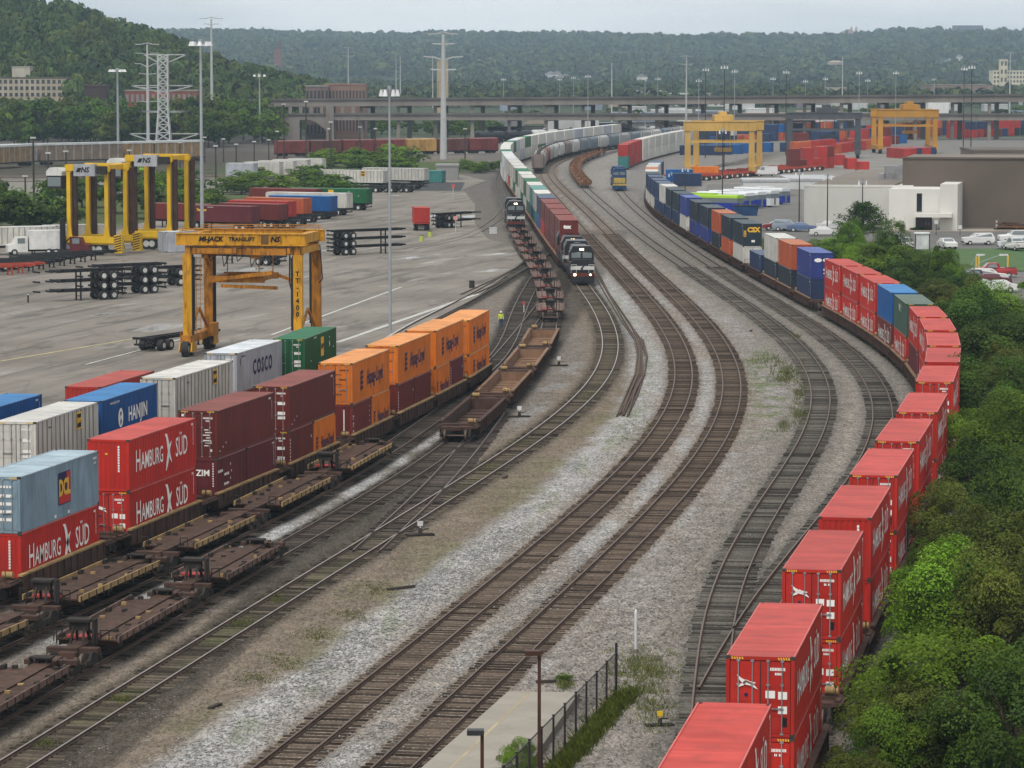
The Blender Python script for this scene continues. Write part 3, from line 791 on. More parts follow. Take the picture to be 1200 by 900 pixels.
def end_letter(kind, H, seed=0):
    """marks on the near (door) end; reads along +x seen from the camera side"""
    o = (0, -.004, H/2); r, u = (1,0,0), (0,0,1)
    mb = MB()
    if kind == 'hsdoor':
        mb = placards(H, seed)
        put_ribbon(mb, [(-.82,.78),(-.7,.62),(-.56,.52),(-.3,.44),(-.1,.28)], [.01,.05,.08,.06,.01], (0,-.02,H/2), r, u)
        put_ribbon(mb, [(-.78,.36),(-.62,.44),(-.5,.56),(-.36,.5),(-.16,.5)], [.03,.05,.05,.05,.01], (0,-.02,H/2), r, u)
        for z in (H*.52, H*.34): mb.cbox((.80,.008,z), (.32,.01,.27))
        mb.cbox((.36,.008,H*.53), (.34,.01,.27)); mb.cbox((-.5,.008,H*.52), (.12,.01,.12), 1)
        mb.cbox((.86,.006,.55), (.2,.01,.34), 4)
    elif kind == 'vert':
        for i in range(10): mb.cbox((.62, -.004, H*.86-i*.15), (.10,.006,.12))
        mb.cbox((-.1,-.004,H*.72), (.14,.006,.1), 2)
    elif kind == 'zim':
        put_text(mb, 'ZIM', (.36, -.012, H*.70), r, u, size=.52, bold=.012, sx=1.0)
        for i in range(10): mb.cbox((1.0, -.004, H*.9-i*.15), (.06,.006,.09))
    elif kind == 'maroondoor':
        mb = placards(H, seed)
        for i in range(7): mb.cbox((.55+(.13 if i % 2 else 0), .008, H*.6-i*.16), (.42 if i % 3 else .28,.006,.06))
        put_poly(mb, [(-.55,.1),(-.2,.1),(-.2,.55),(-.55,.55)], (0,.006,H*.63), r, u, 3)
        put_text(mb, 'T', (-.37, .0, H*.75), r, u, size=.32)
        for x, z in ((-1,.9),(.9,.17),(.85,.36),(-.98,.46)): mb.cbox((x*.93, .008, H*z), (.15,.006,.15))
    elif kind == 'dcldoor':
        for j in range(4):
            for i in range(2): mb.cbox((.2+i*.42, .008, H*(.66-.14*j)), (.32,.006,.16))
        for i in range(6): mb.cbox((-.1+i*.16, .008, H*.82), (.11,.006,.13))
    elif kind == 'doorrows':
        mb = placards(H, seed)
        for z in (.62,.4,.3): mb.cbox((.66,.006,H*z), (.5,.006,.2))
    elif kind == 'hapagdoor':
        for j in range(5): mb.cbox((.2+.3*(j % 2), .006, H*(.72-.12*j)), (.5,.006,.05), 4)
        for i in range(6): mb.cbox((.3+i*.12, .006, H*.83), (.08,.006,.1), 4)
    elif kind == 'csxend':
        put_text(mb, 'CSX', (.15, -.006, H*.72), r, u, 2, size=.85, bold=.05)
        put_text(mb, 'CSX', (-.95, -.006, H*.55), (0,0,1), (-1,0,0), 2, size=.45, bold=.02)
        mb.cbox((.1,-.004,H*.22), (.45,.006,.28))
    elif kind == 'txt':
        put_text(mb, 'tex', (-.25, -.006, H*.7), r, u, size=.7, bold=.05)
    elif kind == 'kseal':
        for s in (-.45,.5):
            a = [(.42*math.cos(t*math.pi/8), .22*math.sin(t*math.pi/8)) for t in range(16)]
            put_poly(mb, a, (s,-.006,H*.72), r, u)
        mb.cbox((.5,-.004,H*.36), (.7,.006,.22)); mb.cbox((.5,-.004,H*.22), (.7,.006,.12))
    return mb.mesh('end_marks', [m_white, m_navyl, m_yellowl, m_redl, m_blackl])
_cm = {}
def cached(key, fn):
    if key not in _cm: _cm[key] = fn()
    return _cm[key]
L20, L40, L45, L53 = 6.06, 12.19, 13.72, 16.15
n_seed = [0]
def container(label, c, loc, rz, L=L40, H=2.9, style='fine', doors=True, right=None, left=None, end=None, ribbed=False, far=False, group=None, bars=True, name='shipping_container'):
    root = thing(name, label, 'shipping container', loc, rz, group)
    n_seed[0] += 1
    link('body', cached(('b', L, H, c, style), lambda: body_mesh(L, H, c, style, None)), root)
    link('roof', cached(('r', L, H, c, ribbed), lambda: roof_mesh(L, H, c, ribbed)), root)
    if doors:
        for s in (-1, 1):
            d = link('door', cached(('d', H, c, s), lambda: door_mesh(H, c, s)), root)
            if bars and not far: link('locking_bar', cached(('k', H, s), lambda: bars_mesh(H, s)), d)
        if not far: link('warning_stripes', cached(('h', H), lambda: haz_mesh(H)), root)
    else:
        def blind():
            mb = MB(); w = CW/2; n = 8; p = (2*w-.26)/n; vs = []; pts = []
            for i in range(n):
                a = -w+.13+i*p; pts += [(a,0),(a+p*.3,0),(a+p*.5,.03),(a+p*.8,.03)]
            pts.append((w-.13,0))
            for a, d in pts: vs += [(a, .012+d, .14), (a, .012+d, H-.14)]
            mb.add(vs, [(2*i, 2*i+2, 2*i+3, 2*i+1) for i in range(len(pts)-1)])
            return mb.mesh('end_wall', [side_m(c)])
        link('end_wall', cached(('e', H, c), blind), root)
    if right: link('lettering', cached(('lt', right, L, H, 1), lambda: letter_mesh(right, L, H, 1)), root)
    if left: link('lettering', cached(('lt', left, L, H, -1), lambda: letter_mesh(left, L, H, -1)), root)
    if end: link('end_marks', cached(('em', end, H, n_seed[0] % 3), lambda: end_letter(end, H, n_seed[0])), root)
    return root

# ------------------------------------------------------------------ well cars
m_wagon = paint('wagon oxide', (.075,.042,.032), .8, .3, .7, (.028,.022,.019), scale=.9, lo=.45, hi=.7)
m_wagon2 = paint('wagon tan oxide', (.20,.12,.075), .8, .25, .5, (.09,.06,.045), scale=.8)
m_wellyel = paint('wagon weathered sill', (.30,.20,.09), .7, .3, .7, (.10,.07,.05), scale=1.2)
m_truck = paint('bogie grime', (.030,.026,.023), .85, .25, .4, (.07,.05,.04))
m_wheel = paint('wheel steel', (.10,.075,.06), .6, .2, .4, metallic=.3)
def bogie_mesh(n=14):
    mb = MB()
    for y in (-.85, .85):
        for x in (-.7525, .7525): mb.wheel((x, y, .42), .42, .13, 'x', n, 1)
        mb.tube((-.8, y, .42), (.8, y, .42), .075, n=6, mat=1)
    for x in (-1, 1):
        mb.prism([(-1.15,.36),(-1.1,.52),(-.55,.56),(-.3,.8),(.3,.8),(.55,.56),(1.1,.52),(1.15,.36),(.6,.34),(.35,.22),(-.35,.22),(-.6,.34)], 'x', x*1.0-.06, x*1.0+.06)
        for yy in (-.85, .85): mb.cbox((x*1.08, yy, .44), (.1,.26,.24))
        for k in (-.14, 0, .14): mb.tube((x*1.0, k, .3), (x*1.0, k, .66), .06, n=6)
    mb.cbox((0, 0, .62), (2.0,.36,.26))
    return mb.mesh('bogie', [m_truck, m_wheel])
BOG = bogie_mesh()
def wellcar_meshes(Lw, sill, wall, inner, top):
    """well between y=0..Lw; side sills deep, floor low; end platforms beyond"""
    s = MB()
    for x in (-1, 1):
        s.box(*sorted((x*1.28, x*1.42)), .0, Lw, .25, 1.12)
        s.box(*sorted((x*1.24, x*1.50)), -.05, Lw+.05, 1.121, 1.22, 1)
        n = int(Lw/1.05)
        for i in range(n+1):
            y = .1 + (Lw-.2)*i/n
            s.box(*sorted((x*1.421, x*1.49)), y-.05, y+.05, .3, 1.115)
    side = s.mesh('side_sill', [sill, top])
    f = MB()
    f.box(-1.28, 1.28, 0, Lw, .22, .28)
    for y in (0, Lw):
        f.box(-1.28, 1.28, y-.04, y+.04, .28, 1.05)
    for i in range(1, 8): f.box(-1.27, 1.27, Lw*i/8-.1, Lw*i/8+.1, .281, .36)
    for x in (-1,1): f.box(*sorted((x*1.245, x*1.279)), .05, Lw-.05, .29, 1.1)
    floor = f.mesh('well_floor', [inner])
    e = MB()
    e.prism([(-1.5,.95),(1.5,.95),(1.5,.86),(.7,.7),(-.7,.7),(-1.5,.86)], 'y', -1.75, -.06)
    e.box(-.35, .35, -2.2, -1.74, .72, .98)
    e.box(-1.2, 1.2, -.9, -.3, .951, 1.08)
    for x in (-1, 1):
        e.box(*sorted((x*1.15, x*1.4)), -1.6, -.2, .951, 1.04)
        e.tube((x*1.2, -1.72, .96), (x*1.2, -1.72, 1.7), .025, n=5)
    e.tube((-1.2,-1.72,1.68), (-.4,-1.72,1.68), .02, n=5)
    e.tube((.7,-.75,1.3), (1.25,-.75,1.3), .18, n=8, mat=1)
    end = e.mesh('end_platform', [sill, m_wellyel])
    return side, floor, end
_wc = {}
def well_car(label, t, y0, Lw, scheme='dark', group=None, zrail=.2, near=True):
    key = (round(Lw, 2), scheme)
    if key not in _wc:
        a = {'dark': (m_wagon, m_wagon, m_wagon, m_wellyel), 'tan': (m_wagon, m_wagon, m_wagon2, m_wagon2), 'brown': (m_wagon, m_wagon, m_wagon, m_wagon)}[scheme]
        _wc[key] = wellcar_meshes(Lw, a[0], a[1], a[2], a[3])
    side, floor, end = _wc[key]
    p0, p1 = tpt(t, y0, zrail), tpt(t, y0+Lw, zrail)
    rz = math.atan2(-(p1.x-p0.x), p1.y-p0.y)
    r = thing('well_car', label, 'well wagon', p0, rz, group)
    link('side_sill', side, r); link('well_floor', floor, r)
    link('end_platform', end, r); e2 = link('end_platform', end, r, (0, Lw, 0)); e2.rotation_euler = (0,0,math.pi)
    link('bogie', BOG, r, (0,-1.75,0)); link('bogie', BOG, r, (0,Lw+1.75,0))
    return r
def on_track(t, y, L, z):
    """place a container of length L with its near end at distance y"""
    h = thead(t, y + L/2, L/2); c = tpt(t, y + L/2, z)
    return (c.x + math.sin(h)*L/2, c.y - math.cos(h)*L/2, z), h
WB = .52   # well floor height above ground incl. rail
# ------------------------------------------------------------------ left double-stack row on track stack_a
G_A = 'container stacks on the left train'
Z1 = WB; 
def stk(t, y, L, c, label, z, **k):
    loc, h = on_track(t, y, L, z); return container(label, c, loc, h, L=L, **k)
HL = 2.6; HU = 2.9; Z2 = Z1 + HU + .02
A = 'stack_a'
rowA = [Yr(157.3)] + [gp(a, b_, 6.3).y for a, b_ in ((121.4,516.3),(239.7,479.5),(317.7,456.7),(385,426.4),(443.5,405.7),(491.6,388.2),(540.5,371.6))]; rowA[2] -= 1.4; rowA[3] += 1.7
G_W = 'loaded well cars under the left container stacks'
wl_lab = ['yellow-edged well car under the pale blue container', 'yellow-edged well car under two red lettered containers', 'well car under the dark maroon pair with white door marks', 'well car under maroon box stacked on a maroon and an orange short box',
          'well car under the first orange box of the left train', 'well car under orange box with two maroon short boxes below', 'well car under orange box with orange and maroon short boxes below', 'rearmost loaded well car beside the worker in the yellow vest']
for y, lb in zip(rowA, wl_lab): well_car(lb, A, y-.35, 12.9, 'dark', G_W)
stk(A, rowA[0], L40, 'hs_red', 'red container with white lettering under the pale blue one', Z1, doors=False, right='hamburg', end='vert', H=2.9)
stk(A, rowA[0], L40, 'ltblue', 'pale blue container with a yellow lettered square on its side', Z2, right='dcl', end='dcldoor', ribbed=True)
stk(A, rowA[1], L40, 'hs_red', 'lower red lettered container with doors facing, between pale blue and maroon stacks', Z1, right='hamburg', end='hsdoor')
stk(A, rowA[1], L40, 'hs_red', 'upper red lettered container with blind end facing, next to maroon stack', Z2, doors=False, right='hamburg', end='vert')
stk(A, rowA[2], L20, 'wine', 'short wine container with three big white letters on its end', Z1, doors=False, right='zimside', end='zim')
stk(A, rowA[2]+6.15, L20, 'wine', 'short wine container behind the one with three white letters', Z1, doors=False, right='specks')
stk(A, rowA[2], L40, 'maroon', 'dark maroon container with a small red sign on its doors', Z2, right='specks', end='maroondoor')
stk(A, rowA[3], L20, 'maroon', 'short maroon container with white upright marks below a long maroon one', Z1, right='vbar', end='doorrows', H=2.9)
stk(A, rowA[3]+6.15, L20, 'orange', 'short orange lettered container below the second long maroon one', Z1, right='hapag20')
stk(A, rowA[3], L40, 'maroon', 'long maroon container with dark patches stacked over maroon and orange', Z2, right='specks', end='doorrows')
stk(A, rowA[4], L20, 'maroon', 'short maroon container below the first orange box', Z1, doors=False, right='triton', end='vert')
stk(A, rowA[4]+6.15, L20, 'orange', 'short orange lettered container below the first long orange box', Z1, right='hapag20')
stk(A, rowA[4], L40, 'orange', 'long orange lettered container nearest on the left train', Z2, right='hapag', end='hapagdoor', ribbed=False)
stk(A, rowA[5], L20, 'maroon', 'near short maroon container below the second orange box', Z1, doors=False, right='vbar')
stk(A, rowA[5]+6.15, L20, 'maroon', 'far short maroon container below the second orange box', Z1, right=None)
stk(A, rowA[5], L40, 'orange', 'long orange lettered container above two short maroon ones', Z2, right='hapag', end='hapagdoor')
stk(A, rowA[6], L20, 'orange', 'short orange lettered container below the third orange box', Z1, right='hapag20', end='hapagdoor')
stk(A, rowA[6]+6.15, L20, 'wine', 'short wine container below the third orange box', Z1, right='vbar')
stk(A, rowA[6], L40, 'orange', 'long orange lettered container with blind ribbed end, third of the orange row', Z2, doors=False, right='hapag')
stk(A, rowA[7], L40, 'orange', 'lower orange container of the rearmost pair by the worker', Z1, right='hapag', end='hapagdoor', H=2.6)
stk(A, rowA[7], L40, 'orange', 'upper orange container of the rearmost pair by the worker', Z1+2.62, right='hapag', end='hapagdoor')
# row behind, standing on the paved-in track
PA = 'pad_a'
def at_roof(px, py, H=6.12): return gp(px, py, H)
rowP = [((None), (115,471), L40, 'white', 'post', 'emp', 'doorrows', 'near white ribbed container with a small dark square sign, behind pale blue one'),
        ((119,470), (188,447.5), L40, 'blue', 'fine', 'hanjin', 'vert', 'blue container with white lettering behind the red lettered pair'),
        ((205,443), (274,422), L45, 'white', 'post', 'emp', None, 'long white ribbed container between the blue and the grey lettered ones'),
        ((277.5,414), (328,399), L40, 'grey', 'fine', 'cosco', 'doorrows', 'grey container with navy lettering behind the maroon stack'),
        (None, (394,383), L40, 'green', 'fine', 'emp_y', 'doorrows', 'green container with a yellow square sign at the end of the back row')]
for fr_, br_, L, c, st, lt, en, lb in rowP:
    q1 = gp(*br_, 6.22)
    if fr_: q0 = gp(*fr_, 6.22); h = math.atan2(-(q1.x-q0.x), q1.y-q0.y)
    else: h = thead(PA, q1.y-L/2, L/2); q0 = Vector((q1.x+math.sin(h)*L, q1.y-math.cos(h)*L, 0))
    loc = (q0.x-math.cos(h)*CW/2, q0.y-math.sin(h)*CW/2, 3.32)
    nm = {'white': 'long white' if L > 13 else 'near white', 'blue': 'blue', 'grey': 'grey', 'green': 'green'}[c]
    container(lb, c, loc, h, L=L, H=2.9, style=st, right=lt, end=en, doors=(c != 'blue'), group='containers of the back row')
    container('lower maroon container hidden under the ' + nm + ' one of the back row', 'maroon', (loc[0], loc[1], .40), h, L=L, H=2.9, group='lower containers of the back row')
    w = well_car('well car under the ' + nm + ' container of the back row', PA, q0.y-.3, L+.6, 'dark', 'well cars of the back row')
    w.location = (loc[0]+math.sin(h)*.3, loc[1]-math.cos(h)*.3, .08); w.rotation_euler = (0,0,h)
for px, py, rz, L, c, lb in ((117.5, 450, -.19, L40, 'red', 'faded red container behind the blue lettered one'), (None, None, -.19, L40, 'blue', 'plain blue container cut by the picture edge on the pad')):
    if px: p = gp(px, py, 6.1)
    else:
        q = gp(49, 458, 6.1); p = Vector((q.x - math.sin(.19)*L40, q.y - math.cos(.19)*L40, 0))
    loc = Vector((p.x - math.cos(rz)*CW/2, p.y - math.sin(rz)*CW/2, 3.0))
    container(lb, c, loc, rz, H=2.9, right='specks' if c == 'blue' else None, doors=False)
    container(lb.replace('faded red', 'lower maroon').replace('plain blue', 'lower grey').replace('behind the blue lettered one', 'stacked under the faded red one').replace('cut by the picture edge on the pad','stacked under the plain blue one'), 'maroon' if c == 'red' else 'grey', (loc.x, loc.y, .02), rz, H=2.9, doors=False)

# ------------------------------------------------------------------ right-hand train of red stacks
RT = 'right_train'
G_R = 'red lettered containers of the right train'
def pair(y, top, bot, L=L40, lt='', lb='', **k): pass
near = [(86.9,'nearest'),(106.3,'second'),(126.1,'third'),(141.9,'fourth'),(157.9,'fifth'),(173.7,'sixth'),(189.8,'seventh'),(210.0,'eighth'),(225.9,'ninth')]
for i, (y, nm) in enumerate(near):
    y = Yr(y)
    drs = nm in ('second','third','fifth','sixth','seventh','nearest','eighth')
    up = {'nearest':'nearest red container with a finely ribbed roof at the picture bottom', 'second':'upper red lettered container with white bird on its doors, just behind the nearest',
          'third':'upper red container with white bird on doors, second such from the front'}.get(nm, 'upper red lettered container, %s stack of the right train' % nm)
    stk(RT, y, L40, 'hs_red', 'lower red lettered container, %s stack of the right train' % nm, Z1, right='hamburg', left='hamburg', end='hsdoor' if drs else 'vert', doors=drs, group=G_R)
    stk(RT, y, L40, 'hs_red', up, Z2, right='hamburg', left='hamburg', end='hsdoor' if drs else 'vert', doors=drs, ribbed=(i == 0), group=G_R)
    well_car('well car under the %s red stack of the right train' % nm, RT, y-.35, 12.9, 'brown', 'well cars of the right train')
mid = [(241.0,'hs_red','hs_red','tenth'),(257.0,'hs_red','hs_red','eleventh'),(272.5,'hs_red','wine','twelfth'),(289.5,'dkgreen','hs_red','g'),(306,'blue','maroon','b'),(322,'hs_red','hs_red','thirteenth'),(337.5,'hs_red','hs_red','fourteenth'),(353,'hs_red','hs_red','fifteenth')]
ylast = 0
for y, cu, cl, nm in mid:
    y = max(Yr(y), ylast + 13.75); ylast = y
    if nm in 'gb':
        a = 'dark green container with two white letters on the right train' if nm == 'g' else 'plain bright blue container among red ones on the right train'
        b_ = 'red lettered container under the dark green one' if nm == 'g' else 'dull maroon lettered container under the bright blue one'
        w_ = 'well car under the dark green container' if nm == 'g' else 'well car under the bright blue container'
    else:
        a = 'upper red lettered container, %s red stack round the bend' % nm; b_ = 'lower container of the %s red stack round the bend' % nm; w_ = 'well car under the %s red stack round the bend' % nm
    stk(RT, y, L40, cl, b_, Z1, left='hamburg' if cl != 'wine' else 'specks', right='hamburg', doors=True, end='doorrows', bars=False, group=G_R)
    stk(RT, y, L40, cu, a, Z2, left={'dkgreen':'yml','blue':None}.get(cu,'hamburg'), right='hamburg' if cu == 'hs_red' else None, doors=cu != 'blue', bars=False, end='doorrows' if cu == 'hs_red' else None, group=G_R if cu == 'hs_red' else None)
    well_car(w_, RT, y-.35, 12.9, 'tan', 'well cars of the right train')
farl = [(384,'royal','navy',L40,'royal blue container with white oval marks on its end','kseal'),(405.5,'rust','slate',L40,'orange container over a dark one, beside the royal blue one with white ovals',None),
        (423,'white','slate',L40,'white container above a dark one on the right train','x'),(445,None,'navy',L53,'',None),(472,'slate','white',L53,'dark container with three large yellow letters on its end','csxend'),
        (494,'slate','rust',L53,'dark slate container just behind the one with yellow letters',None),(514,'rust','slate',L53,'rust orange container between two dark slate ones',None),
        (539,'slate','royal',L53,'dark slate container behind the rust orange one, royal blue below',None),(566,'slate','royal',L53,'dark slate container, second behind the rust orange one',None),
        (593,'royal','white',L53,'navy blue container stacked on a white one',None),(616,'slate','navy',L53,'dark slate container behind the navy one on white',None),(641,'slate','navy',L53,'dark slate container next to the far white one',None),
        (668,'white','navy',L53,'far white container among dark ones on the right train','x'),(692,'navy','navy',L53,'dark navy container just behind the far white one',None),(717,'navy','white',L53,'dark navy container, second behind the far white one',None),
        (746,'navy','white',L53,'dark navy container, third behind the far white one',None),(775,'slate','white',L53,'dark container at the far bend of the right train',None),(800,'white','slate',L53,'white container at the far bend of the right train',None),
        (824,'rust','white',L53,'orange container at the far bend of the right train',None),(848,'white','white',L53,'white container behind the orange one at the far bend',None),(872,'grey','white',L53,'grey container at the far bend of the right train',None),(896,'navy','white',L53,'last navy container at the far bend',None)]
for y, cu, cl, L, lb, en in farl:
    y = max(Yr(y), ylast + 14.2); ylast = y; L = L40
    stk(RT, y, L, cl, ' '.join(('lower container under the ' + lb).split()[:15]) if cu else 'low dark container with nothing stacked above it on the right train', Z1, far=True, group='far containers of the right train', left='specks', style='fine')
    if cu: stk(RT, y, L, cu, lb, Z2, far=True, end=en if en != 'x' else None, group='far containers of the right train', left='specks', doors=en != 'csxend', style='fine')
    well_car(' '.join(('well car under ' + (lb if cu else 'the low dark container')).split()[:15]), RT, y-.3, L+.6, 'tan' if y < 420 else 'brown', 'well cars of the right train')
# ------------------------------------------------------------------ spine cars
m_deckpl = paint('worn deck plate', (.060,.034,.025), .8, .35, .8, (.12,.075,.05), scale=1.3, streak=False, bands=.2, lo=.5, hi=.7)
m_deckpl2 = paint('worn deck plate pale', (.145,.092,.075), .8, .35, .75, (.06,.038,.03), scale=1.0, streak=False, bands=.2, lo=.47, hi=.68)
m_redwag = paint('bright bracket red', (.33,.045,.04), .7, .2, .3)
def spine_car(label, t, y0, L, pale=False, hitch=True, group=None, yellow=False):
    p0, p1 = tpt(t, y0), tpt(t, y0+L); rz = math.atan2(-(p1.x-p0.x), p1.y-p0.y)
    r = thing('spine_car', label, 'spine wagon', p0, rz, group)
    def mk():
        b = MB()
        b.box(-.33,.33, -.6, L+.6, .45, .98)                         # centre spine
        b.box(-.42,.42, .3, L-.3, .981, 1.0, 1)
        b.box(-.4,.4, -1.0, -.55, .5,.85); b.box(-.4,.4, L+.55, L+1.0, .5,.85)
        for y in (.0, L): b.box(-1.2,1.2, y-.25, y+.25, .72, .93)
        return b.mesh('spine_beam', [m_wagon, m_deckpl])
    link('spine_beam', cached(('spb', L), mk), r)
    def dk(s):
        b = MB(); y0_, y1_ = 2.2, L-2.2
        b.box(*sorted((s*.44, s*1.42)), y0_, y1_, .86, .93, 0)
        b.box(*sorted((s*1.42, s*1.50)), y0_-.1, y1_+.1, .82, 1.10, 1)
        for i in range(6):
            y = y0_+.3+(y1_-y0_-.6)*i/5; b.box(*sorted((s*.34, s*1.40)), y-.07, y+.07, .62, .859, 0)
        return b.mesh('side_deck', [m_deckpl2 if pale else m_deckpl, m_wellyel if yellow else m_deckpl2])
    for s in (-1,1): link('side_deck', cached(('spd', L, pale, s, yellow), lambda: dk(s)), r)
    def fit(s):
        b = MB(); q = random.Random(int(L*10)+s)
        for i in range(7):
            y = 2.4+(L-4.8)*i/6; x = s*q.uniform(.55,1.3); b.box(x-.12,x+.12,y-.1,y+.1,.931,.931+q.uniform(.05,.16), q.choice([0,0,1]))
        for i in range(4):
            y = 2.6+(L-5.2)*i/3; b.box(*sorted((s*1.25,s*1.42)), y-.22,y+.22,.931,1.13,0); b.tube((s*1.46,y,.55),(s*1.46,y,.84),.05,n=6)
        for i in range(12):
            y = 2.3+(L-4.6)*i/11; b.box(*sorted((s*1.501,s*1.53)), y-.04,y+.04,.70,1.09,0)
        b.path([(s*.38,1.0,.80),(s*.40,L*.3,.74),(s*.39,L*.6,.78),(s*.38,L-1.0,.80)], .035, 5)
        b.tube((s*.9,1.2,.95),(s*.9,1.2,1.55),.028,n=5); b.tube((s*1.3,1.2,.95),(s*1.3,1.2,1.55),.028,n=5); b.tube((s*.9,1.2,1.53),(s*1.3,1.2,1.53),.028,n=5)
        return b.mesh('deck_fittings', [m_truck, m_wellyel])
    if not pale:
        for s in (-1,1): link('deck_fittings', cached(('spf', L, s), lambda: fit(s)), r)
    if hitch:
        def ht():
            b = MB()
            b.bar((-.3,.55,1.0),(-.22,.15,1.95),.12,.12); b.bar((.3,.55,1.0),(.22,.15,1.95),.12,.12)
            b.bar((-.3,-.5,1.0),(-.22,-.05,1.95),.10,.10); b.bar((.3,-.5,1.0),(.22,-.05,1.95),.10,.10)
            b.box(-.55,.55,-.35,.45,1.95,2.07); b.box(-.45,.45,-.2,.1,1.55,1.95)
            b.bar((.5,1.6,1.0),(.05,.6,1.5),.12,.12)
            b.box(-.5,.5,.7,1.7,1.0,1.09,1)
            b.box(.62,.72,-.2,.4,.98,2.05); b.box(-.95,-.45,1.0,1.35,1.0,1.12,1)
            b.tube((.95,-.5,.98),(.95,-.5,1.75),.03,n=5); b.tube((-.95,-.5,.98),(-.95,-.5,1.75),.03,n=5)
            return b.mesh('hitch_stand', [m_truck, m_redwag])
        link('hitch_stand', cached('hitch', ht), r, (0, 1.0, 0))
        if pale: r.children[-1].scale = (.75,.75,.7)
        else: h2 = link('hitch_stand', cached('hitch', ht), r, (0, L-1.2, 0)); h2.rotation_euler = (0,0,math.pi); h2.scale = (.8,.8,.62)
    link('bogie', BOG, r, (0,-.3,0))
    link('bogie', BOG, r, (0,L+.3,0))
    return r
spine_car('dull spine car nearest the picture corner, front string', 'stub', 132.8, 16.2, hitch=True)
spine_car('spine car in the middle of the front string with red brackets on its hitch', 'stub', 151.9, 16.2)
spine_car('last spine car of the front string, ending at a black hitch stand', 'stub', 170.8, 15.0)
for y, L, lb in ((131, 16,'yellow-edged spine car hidden below the pale blue container, second string'),(149.3,16,'yellow-edged spine car beside the two red lettered containers'),(167.2,15.5,'yellow-edged spine car beside the maroon pair with white door marks'),(184.6,16,'yellow-edged spine car beside the long maroon container'),(203.0,17,'last spine car of the second string with a hitch stand at its end')):
    spine_car(lb, 'stack_b', Yc(y), L+.6, yellow=True, hitch=(y in (203.0,149.3)))
# string of spine cars and empty well cars on the switch track
yy = 357.5; k = 0
while yy < 530:
    spine_car('pale decked empty spine car of the long empty string before the second locomotive', 'lead2', yy, 15.5, pale=True, group='spine cars behind the empty well cars'); yy += 18.6; k += 1
for y, L, sch, lb in ((244.0, 16.6, 'brown', 'empty well car at the near end of the string, right above the switch'),(267.0,16.8,'tan','second empty well car of the string, tan inside, next to the one at the end'),(289.5,16.8,'tan','third empty well car of the string with two round holes in its end'),(312.0,16.8,'tan','fourth empty well car, the one joining the pale spine cars')):
    w = well_car(lb, 'lead2', y+2, L+1.0, sch, 'empty well cars')
